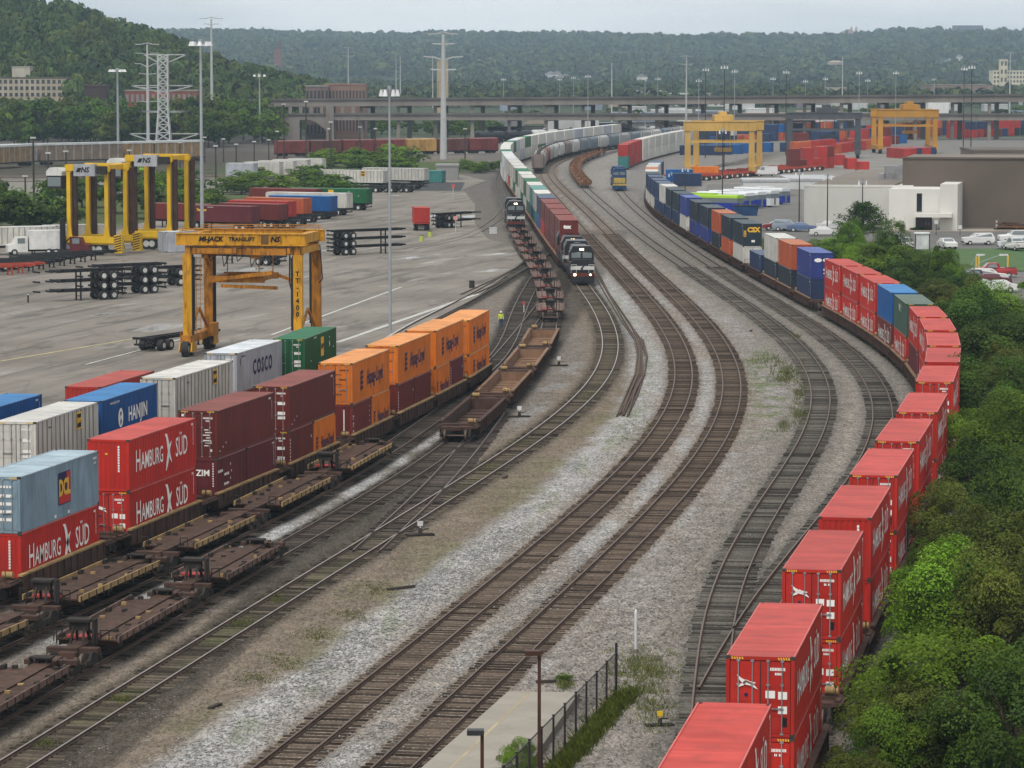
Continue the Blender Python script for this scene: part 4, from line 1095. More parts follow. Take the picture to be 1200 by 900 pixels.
# ------------------------------------------------------------------ locomotives
m_lblack = paint('locomotive black', (.012,.012,.014), .35, .2, .35, (.06,.05,.045), spec=.5)
m_lwhite = paint('locomotive white', (.55,.55,.53), .5, .1, .4, (.2,.17,.14))
m_lblue = paint('locomotive blue', (.018,.05,.13), .4, .2, .35, (.06,.05,.045))
m_lyel = paint('locomotive yellow', (.45,.33,.08), .5, .15, .35)
m_lamp = plain('headlamp', (1,.9,.7), .3, 0, (1,.78,.45), 14.0)
m_glass = glassy('cab glass', (.16,.19,.20))  # glass colour lightened to stand in for reflected sky
m_orange2 = paint('pilot red brown', (.12,.03,.02), .6)
m_orange = paint('coupler orange', (.30,.12,.04), .6)
def locomotive(label, t, y0, scheme='black', group=None, lit=True):
    L = 21.5; p0, p1 = tpt(t, y0), tpt(t, y0+L); rz = math.atan2(-(p1.x-p0.x), p1.y-p0.y)
    r = thing('locomotive', label, 'locomotive', p0, rz, group)
    body = m_lblack if scheme == 'black' else m_lblue
    trim = m_lwhite if scheme == 'black' else m_lyel
    f = MB()
    f.box(-1.45,1.45,1.1,L-.6,1.05,1.42); f.box(-1.3,1.3,7.5,13.5,.35,1.05)
    f.prism([(-1.45,.28),(1.45,.28),(1.45,1.42),(-1.45,1.42)], 'y', .55, .75)
    f.prism([(-1.45,.18),(1.45,.18),(1.2,.55),(-1.2,.55)], 'y', .3, .55)
    f.box(-1.45,1.45,L-.75,L-.55,.3,1.42); f.box(-.25,.25,-.1,.6,.62,.98)
    for s in (-1,1):
        for i in range(9): f.tube((s*1.43,1.2+i*2.35,1.42),(s*1.43,1.2+i*2.35,2.4),.022,n=5)
        f.tube((s*1.43,1.2,2.38),(s*1.43,L-.8,2.38),.022,n=5)
        f.prism([(.8,.4),(1.3,.4),(1.3,1.4),(.8,1.4)], 'x', s*1.25-.12, s*1.25+.12)
    f.build('frame', [body], r)
    b = MB()
    b.prism([(-.82,1.42),(.82,1.42),(.82,3.9),(.6,4.15),(-.6,4.15),(-.82,3.9)], 'y', 5.6, L-2.0)
    b.prism([(-1.5,2.8),(1.5,2.8),(1.5,3.8),(1.2,4.55),(-1.2,4.55),(-1.5,3.8)], 'y', L-6.2, L-1.6)
    b.prism([(-1.1,3.2),(1.1,3.2),(1.1,3.9),(.9,4.35),(-.9,4.35),(-1.1,3.9)], 'y', 9.0, 12.0)
    for y in (7.3, 8.3, 13.3, 14.4): b.tube((0,y,4.1),(0,y,4.42),.45,n=12)
    b.build('hood', [body], r)
    c = MB()
    c.prism([(-1.5,1.42),(1.5,1.42),(1.5,3.75),(1.05,4.55),(-1.05,4.55),(-1.5,3.75)], 'y', 3.2, 5.6)
    c.prism([(-1.5,1.42),(1.5,1.42),(1.5,2.62),(1.05,2.95),(-1.05,2.95),(-1.5,2.62)], 'y', 1.55, 3.2)
    cab = c.build('cab', [body], r)
    w = MB()
    for s in (-1,1):
        w.prism([(s*.12,3.1),(s*1.25,3.1),(s*1.25,3.72),(s*.12,3.84)], 'y', 3.16, 3.19)
        w.box(*sorted((s*1.495,s*1.515)),3.7,5.0,3.0,3.75)
    w.build('window', [m_glass], cab)
    n_ = MB()
    if scheme == 'black':
        n_.prism([(-1.46,1.75),(1.46,1.75),(1.46,2.2),(-1.46,2.2)], 'y', 1.50, 1.535)
        n_.add([(-.16,1.49,1.5),(.0,1.49,1.5),(.12,1.49,2.0),(.32,1.49,2.2),(.1,1.49,2.22),(-.2,1.49,1.95)], [(0,1,2,3,4,5)], 1)
    else:
        n_.prism([(-1.2,1.5),(1.2,1.5),(1.2,2.6),(-1.2,2.6)], 'y', 1.50, 1.535)
    n_.build('nose_panel', [trim, body], cab)
    hr = MB()
    for x in (-1.4,-.75,.75,1.4): hr.tube((x,.62,1.42),(x,.62,2.45),.025,n=5)
    for a, q in ((-1.4,-.75),(.75,1.4)): hr.tube((a,.62,2.43),(q,.62,2.43),.025,n=5); hr.tube((a,.62,1.95),(q,.62,1.95),.02,n=5)
    hr.build('front_railing', [m_lwhite if scheme == 'black' else m_lyel], r)
    hl = MB()
    if scheme == 'black':
        hl.tube((-.13,3.12,4.15),(-.13,3.02,4.15),.11,n=10); hl.tube((.13,3.12,4.15),(.13,3.02,4.15),.11,n=10)
        hl.build('headlamp', [m_lamp], r)
        for s in ((-1,1) if lit else ()):
            d = MB(); d.tube((s*.95,.6,1.22),(s*.95,.44,1.22),.14 if s < 0 else .10,n=10); d.build('ditch_lamp', [m_lamp], r)
    k = MB()
    k.box(-1.45,1.45,.5,.545,1.0,1.40); k.build('pilot_plate', [m_orange2 if scheme == 'black' else m_lyel], r)
    for y in (4.2, L-4.6):
        bo = MB()
        for yy_ in (-1.75,0,1.75):
            for x in (-.7525,.7525): bo.wheel((x,yy_,.5),.5,.13,'x',14,1)
        for x in (-1,1): bo.prism([(-2.4,.45),(-2.3,.8),(2.3,.8),(2.4,.45),(1.5,.3),(-1.5,.3)], 'x', x*1.0-.08, x*1.0+.08)
        bo.build('bogie', [m_truck, m_wheel], r, (0,y,0))
    return r
locomotive('leading black locomotive with lit headlamps and a white nose on the double-stack train', 'lead1', Yc(421.0))
locomotive('black locomotive coupled behind the leading one with the lit ditch lamps', 'lead1', Yc(421)+22.8, lit=False)
locomotive('black locomotive with one lit headlamp pushing the long string of pale spine cars', 'lead2', Yc(592.0), lit=False)
locomotive('blue locomotive with a yellow nose on the curve in front of the red stacks', 'right_b', Yc(842.0), 'blue')
# double stacks behind the black locomotives
cl1 = [('maroon','maroon'),('maroon','maroon'),('maroon','maroon'),('maroon','red'),('navy','blue'),('white','teal'),('teal','navy'),('white','green'),('green','white'),('white','green'),('white','white'),('green','white'),('white','green'),('white','white'),('white','red'),('white','white')]
nm1 = ['maroon stack right behind the black locomotives','second maroon stack behind the locomotives','red topped stack, third behind the locomotives','fourth stack behind the locomotives, maroon on red','navy stack on a blue one behind the maroon ones','white ribbed stack behind the navy one','teal stack behind the white ribbed one','white stack on a green one, behind the teal one','green topped stack in the far row on the bend','white over green stack farther up the bend','white stack on the far bend before the green one','green stack at the far turn of the train','white over green stack at the far turn','white stack by the tail of the hopper train','white stack on a red one at the far turn','last white stack at the far turn']
y = 451.0
for i, ((cu, cl), nm) in enumerate(zip(cl1, nm1)):
    stk('lead1', y, L53, cl, 'lower container of the ' + nm, Z1, far=True, doors=False, style='flat', group='containers behind the locomotives')
    stk('lead1', y, L53, cu, 'upper container of the ' + nm, Z2, far=True, doors=(cu != 'maroon'), end='txt' if i == 0 else None, style='post' if cu == 'white' else 'flat', group='containers behind the locomotives', left='specks')
    well_car('well car of the ' + nm, 'lead1', y-.3, L53+.6, 'tan', 'well cars behind the locomotives')
    y += 18.2
base_far = y
# far tail of that train, white and green stacks (small in the photo)
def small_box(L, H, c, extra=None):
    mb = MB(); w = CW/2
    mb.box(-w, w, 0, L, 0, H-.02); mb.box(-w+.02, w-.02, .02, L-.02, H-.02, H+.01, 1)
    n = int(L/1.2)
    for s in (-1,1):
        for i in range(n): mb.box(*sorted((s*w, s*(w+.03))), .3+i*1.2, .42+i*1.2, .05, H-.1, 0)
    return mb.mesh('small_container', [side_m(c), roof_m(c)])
def far_box(t, y, z, L, H, c, label, group):
    loc, h = on_track(t, y, L, z)
    o = link('shipping_container', cached(('sb', L, H, c), lambda: small_box(L, H, c)), None, loc); o.rotation_euler = (0,0,h)
    return tag(o, label, 'shipping container', group)
rg = random.Random(3); tailc = ['white','grey','green']; mb = MB(); w = CW/2
while y < 1120:
    for z in (Z1, Z2):
        k = rg.choice([0,0,0,0,1,2])*2; loc, h = on_track('lead1', y, L53, z)
        mb.M = Matrix.Translation(loc) @ Matrix.Rotation(h, 4, 'Z'); mb.box(-w, w, 0, L53, 0, 2.83, k); mb.box(-w+.02, w-.02, .02, L53-.02, 2.83, 2.86, k+1)
        for i in range(8): mb.box(w, w+.03, .5+i*2, .8+i*2, .1, 2.7, k); mb.box(-w-.03, -w, .5+i*2, .8+i*2, .1, 2.7, k)
    y += 17.8
mb.M = None
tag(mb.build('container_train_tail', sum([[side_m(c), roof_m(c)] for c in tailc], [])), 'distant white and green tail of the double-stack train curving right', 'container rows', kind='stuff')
# ------------------------------------------------------------------ covered hoppers on the left main line
def hopper_mesh():
    mb = MB(); L = 17.0
    mb.prism([(-1.5,1.6),(-1.2,1.0),(1.2,1.0),(1.5,1.6),(1.6,3.0),(1.5,3.9),(1.0,4.5),(-1.0,4.5),(-1.5,3.9),(-1.6,3.0)], 'y', 1.6, L-1.6)
    mb.prism([(1.4,1.1),(1.9,1.1),(.6,3.6),(.4,3.6)], 'x', -1.2, 1.2) if False else None
    for y in (.5, L-.5): mb.box(-1.45,1.45, y-.4, y+.4, .95, 1.25, 1)
    for s in (-1,1):
        for y in (.4, L-.4): mb.bar((s*1.3,y,1.2),(s*1.3,y + (1.3 if y < 5 else -1.3),4.3),.12,.12,1)
        for i in range(9): mb.box(*sorted((s*1.60,s*1.66)), 2+i*1.6, 2.12+i*1.6, 1.5, 3.6)
    for i in range(4): mb.prism([(2.2+i*3.3,1.1),(4.6+i*3.3,1.1),(3.8+i*3.3,.35),(3.0+i*3.3,.35)], 'x', -.9, .9, 1)
    mb.box(-.5,.5,1.8,L-1.8,4.5,4.62,1)
    return mb
hop = {}
hcols = {'grey':(.30,.30,.30), 'brown-grey':(.21,.17,.155), 'pale':(.42,.42,.41), 'rust':(.19,.075,.055), 'slate':(.17,.20,.23)}
y = Yc(1032.0); seq = ['brown-grey','grey','brown-grey','rust','grey','pale','pale','brown-grey','pale','slate','slate','pale','slate','grey','slate','grey','pale','slate','grey','pale','slate','grey','pale','grey','slate','pale','grey','grey','slate','pale','grey']
hn = {}
for i, c in enumerate(seq):
    key = c
    p0 = tpt('main1', y); p1 = tpt('main1', y+17)
    r = thing('hopper_wagon', ('last hopper wagon of the grain train with its sloping end sheet toward the viewer' if i == 0 else c + ' covered hopper wagon in the grain train on the bend'), 'hopper wagon', p0, math.atan2(-(p1.x-p0.x), p1.y-p0.y), None if i == 0 else c + ' hopper wagons')
    m = paint('hopper ' + c, hcols[c], .6, .15, .5, (.07,.055,.05))
    if c not in hop: hop[c] = hopper_mesh().mesh('hopper_body', [m, m_truck])
    link('hopper_body', hop[c], r)
    if i < 4:
        link('bogie', BOG, r, (0,2.2,0)); link('bogie', BOG, r, (0,14.8,0))
    else: link('bogie', cached('bogs', lambda: bogie_mesh(8)), r, (0,2.2,0)); link('bogie', cached('bogs', lambda: bogie_mesh(8)), r, (0,14.8,0))
    y += 18.2
# rusty orange spine flats on the inner right-hand track
y = Yc(868.0)
m_flat = paint('flat car rust', (.15,.072,.035), .8, .3, .4, (.08,.05,.035))
def flat_mesh():
    mb = MB(); L = 18.0
    mb.box(-.4,.4,0,L,.5,1.0)
    for i in range(4):
        for s in (-1,1):
            mb.box(*sorted((s*.42,s*1.4)), 1.0+i*4.3, 3.6+i*4.3, .82,.95); mb.box(*sorted((s*1.3,s*1.5)), .9+i*4.3, 3.7+i*4.3, .9, 1.5)
    for y in (.6, 17.4): mb.box(-1.3,1.3,y-.3,y+.3,.6,1.05); mb.box(-.4,.4,y-.25,y+.25,1.05,1.9)
    for y in (1.5,16.5):
        for x in (-.75,.75):
            for d in (-.85,.85): mb.wheel((x,y+d,.42),.42,.13,'x',8,1)
    return mb.mesh('flat_frame', [m_flat, m_truck])
while y < 985:
    p0 = tpt('right_a', y); p1 = tpt('right_a', y+18)
    first = y < Yc(868)+5
    o = link('flat_wagon', cached('flat', flat_mesh), None, p0); o.rotation_euler = (0,0,math.atan2(-(p1.x-p0.x), p1.y-p0.y))
    tag(o, 'rusty orange empty flat wagon at the near end of its string' if first else 'rusty orange empty flat wagon farther along its string', 'flat wagon', None if first else 'rusty empty flat wagons')
    y += 19.6
# red and white stacks on the outer right-hand track behind the blue locomotive
y = Yc(1085.0); i = 0
while y < 1060:
    c = 'red' if i < 4 else 'white'
    for z in (Z1, Z2):
        far_box('right_b', y, z, L53 if i >= 4 else L40, 2.85, c if not (i == 0 and z == Z1) else 'teal', ('red' if c == 'red' else 'white') + ' container of the far train behind the blue locomotive' + (', upper layer' if z == Z2 else ', lower layer'), c + (' upper' if z == Z2 else ' lower') + ' containers behind the blue locomotive')
    y += 15.5 if i < 4 else 18.0; i += 1

# ------------------------------------------------------------------ freight rows along the foot of the left hillside
def boxcar_mesh(c):
    mb = MB(); L = 9.6
    mb.box(-1.5,1.5,0,L,1.0,4.35); mb.prism([(-1.52,4.35),(1.52,4.35),(0,4.65)], 'y', -.05, L+.05, 1)
    for s in (-1,1):
        for i in range(9): mb.box(*sorted((s*1.5,s*1.55)), .3+i*1.1, .4+i*1.1, 1.05, 4.3)
        mb.box(*sorted((s*1.55,s*1.60)), 3.7, 5.9, 1.1, 4.2, 2)
    for y in (1.9, L-1.9):
        for x in (-.75,.75):
            for d in (-.85,.85): mb.wheel((x,y+d,.45),.45,.13,'x',8,3)
        mb.box(-1.1,1.1,y-1.3,y+1.3,.4,.7,3)
    mb.box(-.3,.3,-.6,L+.6,.6,1.0,3)
    return mb
def row(name, p, q, cols, mk, step, label, cat, names):
    p, q = Vector(p), Vector(q); d = (q-p); n = int(d.length/step); d.normalize(); rz = math.atan2(-d.x, d.y)
    for i in range(n):
        c = cols[i % len(cols)]; o = link(name, cached((name, c), lambda: mk(c)), None, p + d*(i*step)); o.rotation_euler = (0,0,rz)
        tag(o, label % names[c], cat, (label % names[c]))
bx = {'bred':(.155,.035,.03),'bbrown':(.11,.04,.032),'byel':(.42,.25,.08),'bgrey':(.26,.26,.25)}
def mkbox(c):
    m = paint('boxcar '+c, bx[c], .6, .2, .4)
    return boxcar_mesh(c).mesh('boxcar', [m, paint('boxcar roof '+c, tuple(x*.8+.05 for x in bx[c]), .7), paint('boxcar door '+c, tuple(x*.75 for x in bx[c]), .6), m_truck])
A0, A1 = gp(318,187,0), gp(600,187,0)
row('boxcar', (A0.x,A0.y+20,.2), (A1.x,A1.y+60,.2), ['bred','bbrown','bred','bred','byel','bbrown','bred','bred'], mkbox, 10.4, '%s boxcar in the line across the foot of the scrub', 'boxcar', {'bred':'red','bbrown':'brown','byel':'yellow','bgrey':'grey'})
def autorack(c):
    mb = MB(); L = 27.0
    mb.box(-1.5,1.5,0,L,1.0,1.35,2); mb.box(-1.52,1.52,0,L,5.2,5.75,1); mb.box(-1.35,1.35,.05,L-.05,1.35,5.2)
    for s in (-1,1):
        for i in range(19): mb.box(*sorted((s*1.36,s*1.5)), .1+i*1.47, .55+i*1.47, 1.35, 5.2, 3 if i % 2 else 0)
    for y in (2.6, L-2.6):
        mb.box(-1.1,1.1,y-1.4,y+1.4,.3,.8,2)
        for x in (-.75,.75):
            for d in (-.85,.85): mb.wheel((x,y+d,.45),.45,.13,'x',8,2)
    m = paint('autorack '+c, {'tan':(.22,.17,.13),'yel':(.27,.18,.09),'gal':(.30,.30,.29),'dk':(.10,.075,.065)}[c], .6, .2, .4)
    return mb.mesh('autorack', [m, paint('galvanised roof', (.55,.57,.58), .5, .12, .2), m_truck, paint('autorack panel', (.30,.27,.235) if c != 'dk' else (.07,.06,.055), .6)])
B0, B1 = gp(-60,198,0), gp(330,187,0)
an = {'tan':'tan','yel':'yellowish','gal':'silver roofed grey','dk':'dark'}
row('autorack_wagon', (B0.x,B0.y,.2), (B1.x,B1.y,.2), ['gal','tan','yel','dk','tan','gal'], autorack, 28.5, '%s car-carrying rail wagon below the wooded hillside', 'autorack wagon', an)
row('autorack_wagon', (B0.x-10,B0.y-62,.2), (B1.x-60,B1.y-62,.2), ['tan','dk','yel','tan'], autorack, 28.5, '%s car-carrying rail wagon in the front row below the hillside', 'autorack wagon', an)
def tankcar(c):
    mb = MB(); L = 15.0
    mb.tube((0,.6,2.6),(0,L-.6,2.6),1.5,1.5,14); mb.tube((0,.2,2.6),(0,.6,2.6),1.1,1.5,14); mb.tube((0,L-.6,2.6),(0,L-.2,2.6),1.5,1.1,14)
    mb.tube((0,L/2,4.0),(0,L/2,4.5),.5,n=10); mb.box(-.3,.3,-.4,L+.4,.7,1.1,1); mb.box(-1.1,1.1,L/2-1,L/2+1,4.05,4.15,1)
    for y in (2.0,L-2.0):
        for x in (-.75,.75):
            for d in (-.85,.85): mb.wheel((x,y+d,.45),.45,.13,'x',8,1)
        mb.box(-1.1,1.1,y-.3,y+.3,.5,1.4,1)
    return mb.mesh('tank_wagon', [paint('tank '+c, {'blk':(.02,.02,.022),'whi':(.5,.5,.48)}[c], .4), m_truck])
T0, T1 = gp(560,168,0), gp(820,160,0)
row('tank_wagon', (T0.x,T0.y-20,.2), (T1.x,T1.y,.2), ['blk','blk','whi','blk'], tankcar, 16.5, '%s tank wagon standing under the viaduct', 'tank wagon', {'blk':'black','whi':'white'})

def plain_wagon(c):
    mb = MB(); mb.box(-1.5,1.5,0,14,.9,3.9); mb.box(-1.4,1.4,.1,13.9,3.9,4.1,1); mb.box(-1.1,1.1,.6,13.4,.2,.9,1)
    for i in range(9): mb.box(1.5,1.56,.3+i*1.6,.5+i*1.6,.95,3.85); mb.box(-1.56,-1.5,.3+i*1.6,.5+i*1.6,.95,3.85)
    return mb.mesh('wagon_body', [paint('wagon '+c, {'black':(.03,.03,.033),'grey':(.2,.2,.2),'brown':(.10,.055,.045)}[c], .7), m_truck])
for k, (a, b_) in enumerate((((575,163.5),(880,155)),((700,158),(1000,151)))):
    q0, q1 = gp(*a), gp(*b_); row('goods_wagon', (q0.x,q0.y,.2), (q1.x,q1.y,.2), ['black','grey','black','brown','black','grey','brown'], plain_wagon, 15.5, '%s goods wagon in the lines below the viaduct', 'goods wagon', {'black':'black','grey':'grey','brown':'brown'})
# ------------------------------------------------------------------ asphalt pad on the left
def cat_poly(pts, z):
    return [(p[0], p[1], z) for p in pts]
am = bpy.data.materials.new('patched asphalt'); n, l = nodes(am); b = n['Principled BSDF']
b.inputs['Specular IOR Level'].default_value = .2
tc = n.new('ShaderNodeTexCoord')
def nz(scale, det=6, rough=.6, mp=None, rot=0):
    t = n.new('ShaderNodeTexNoise'); t.inputs['Scale'].default_value = scale; t.inputs['Detail'].default_value = det; t.inputs['Roughness'].default_value = rough
    m = n.new('ShaderNodeMapping'); m.vector_type = 'TEXTURE'; m.inputs['Scale'].default_value = mp or (1,1,1); m.inputs['Rotation'].default_value = (0,0,rot)
    l.new(tc.outputs['Object'], m.inputs[0]); l.new(m.outputs[0], t.inputs['Vector']); return t.outputs['Fac']
def rr(fac, a, bb, lo, hi):
    m = n.new('ShaderNodeMapRange'); m.inputs['From Min'].default_value = a; m.inputs['From Max'].default_value = bb; m.inputs['To Min'].default_value = lo; m.inputs['To Max'].default_value = hi
    l.new(fac, m.inputs['Value']); return m.outputs[0]
def mixc(f, A, B):
    m = n.new('ShaderNodeMix'); m.data_type = 'RGBA'
    l.new(f, m.inputs['Factor'])
    for k, q in (('A', A), ('B', B)):
        if isinstance(q, tuple): m.inputs[k].default_value = (*q, 1)
        else: l.new(q, m.inputs[k])
    return m.outputs['Result']
c1 = mixc(rr(nz(.06, 5, .6), .35, .65, 0, 1), (.175,.153,.127), (.255,.23,.197))
c1 = mixc(rr(nz(.42, 5, .65, (1,28,1), -.24), .52, .66, 0, .8), c1, (.10,.09,.08))
c1 = mixc(rr(nz(1.3, 5, .65, (1,40,1), -.22), .56, .70, 0, .6), c1, (.09,.082,.075))       # lengthwise wheel grime
c1 = mixc(rr(nz(.30, 6, .62, (1,5,1), -.24), .57, .63, 0, .7), c1, (.095,.085,.075))   # dark patches
c1 = mixc(rr(nz(.26, 6, .6, (1,7,1), -.26), .34, .39, .6, 0), c1, (.33,.31,.28))     # pale worn strips
c1 = mixc(rr(nz(3.0, 6, .7), .3, .7, .22, 0), c1, (.05,.05,.05))
c1 = mixc(rr(nz(.9, 6, .75), .64, .70, 0, .6), c1, (.055,.05,.047))
ck = n.new('ShaderNodeTexVoronoi'); ck.feature = 'DISTANCE_TO_EDGE'; ck.inputs['Scale'].default_value = .16; ckm = n.new('ShaderNodeMapping'); ckm.vector_type = 'TEXTURE'; ckm.inputs['Rotation'].default_value = (0,0,-.26); ckm.inputs['Scale'].default_value = (1,2.2,1); l.new(tc.outputs['Object'], ckm.inputs[0]); l.new(ckm.outputs[0], ck.inputs['Vector'])
c1 = mixc(rr(ck.outputs['Distance'], .004, .03, .22, 0), c1, (.07,.065,.06))
l.new(c1, b.inputs['Base Color'])
l.new(rr(nz(.10, 4, .5, (1,3,1), -.2), .60, .68, .85, .10), b.inputs['Roughness'])             # damp puddles shine
bpn = n.new('ShaderNodeBump'); bpn.inputs['Strength'].default_value = .25; bpn.inputs['Distance'].default_value = .02
l.new(nz(4.0, 6, .7), bpn.inputs['Height']); l.new(bpn.outputs[0], b.inputs['Normal'])
def sheet(name, pts, z, mat, label, kind='structure', cat=None, thick=0.0):
    mb = MB()
    if thick: mb.prism(pts, 'z', z-thick, z)
    else: mb.add([(x, y, z) for x, y in pts], [tuple(range(len(pts)))])
    o = mb.build(name, mat); fix_normals(o.data)
    return tag(o, label, cat, kind=kind)
edge = [(tx('pad_a', y) + .9, y) for y in range(124, 384, 8)]
tip = [gp(575,345), gp(600,322), gp(633,303)]
pad = edge + [(p.x - .5, p.y) for p in [gp(570,344), gp(618,308), gp(612,300), gp(604,288), gp(575,280), gp(560,262), gp(560,240), gp(545,222), gp(520,222), gp(400,232), gp(250,262), gp(190,272), gp(100,303), gp(0,330)]] + [(-95, 420), (-80, 320), (-60, 124)]
sheet('asphalt_pad', pad, .055, am, 'patched grey asphalt container pad with wheel marks', cat='pavement')
pad2 = [(p.x, p.y) for p in [gp(0,330), gp(100,303), gp(190,272), gp(250,262), gp(400,232), gp(520,222), gp(545,222), gp(570,212), gp(540,205), gp(480,207), gp(380,235), gp(260,246), gp(200,252), gp(120,275), gp(0,290), gp(-120,318)]]
sheet('asphalt_road', pad2, .059, am, 'grey asphalt trailer lane at the back of the pad', cat='pavement')
dark = [(p.x, p.y) for p in [gp(478,214), gp(545,214), gp(540,224), gp(440,224)]]
sheet('asphalt_patch', dark, .064, paint('fresh asphalt', (.05,.05,.052), .85), 'dark fresh asphalt patch by the sheds', cat='pavement')
conc = paint('concrete edge', (.36,.355,.34), .85, .15, .4)
mb = MB()
for (a, bq) in zip(edge[20:-1], edge[21:]):
    mb.add([(a[0]-2.2, a[1], .063), (a[0]-1.9, a[1], .063), (bq[0]-1.9, bq[1], .063), (bq[0]-2.2, bq[1], .063)], [(0,1,2,3)])
tag(mb.build('painted_line', conc), 'pale concrete strip along the pad edge track', 'marking', kind='structure')
lm = paint('worn white paint', (.46,.46,.44), .8, .25, .85, (.19,.18,.165), scale=1.5, streak=False)
for k, (a, bq, w, mt) in enumerate([(gp(395,402), gp(560,345), .30, lm), (gp(318,393), gp(470,337), .16, lm), (gp(0,424), gp(160,397), .15, paint('worn yellow paint', (.42,.36,.18), .8, .2, .7, (.19,.18,.165), streak=False)), (gp(100,428), gp(250,388), .12, lm)]):
    mb = MB(); d = Vector((bq.x-a.x, bq.y-a.y)); d.normalize(); nx, ny = -d.y*w, d.x*w
    mb.add([(a.x-nx,a.y-ny,.066),(a.x+nx,a.y+ny,.066),(bq.x+nx,bq.y+ny,.066),(bq.x-nx,bq.y-ny,.066)], [(0,1,2,3)])
    tag(mb.build('painted_line', mt), ['wide white line on the pad', 'thin white line on the pad', 'yellow line on the pad', 'second thin line on the pad'][k], 'marking', kind='structure')
# track buried in the pad, leaving the lead by the loose red container
mkx = lambda pts: (lambda y: np.interp(y, [p[1] for p in pts], [p[0] for p in pts]))
s1 = sorted([(gp(a,b_).x, gp(a,b_).y) for a, b_ in ((480,292),(520,284.5),(548,277),(570,266),(585,255),(592,245))], key=lambda q: q[1])
make_track(None, s1[0][1], s1[-1][1], 'paved-in spur curving across the pad from the lead', 0, False, fn=mkx(s1), zoff=-.10)
sp2 = sorted([(gp(a,b_).x, gp(a,b_).y) for a, b_ in ((548,346),(585,329),(611,314.5),(622,306))], key=lambda q: q[1])
make_track(None, sp2[0][1], sp2[-1][1], 'short connecting track between the pad edge and the lead', sp2[-1][1], False, (.055,.05,.04), fn=mkx(sp2))
for (a, c_), lb in ((((575,372),(640,345)),'siding joining the empty string near the worker'),):
    pass
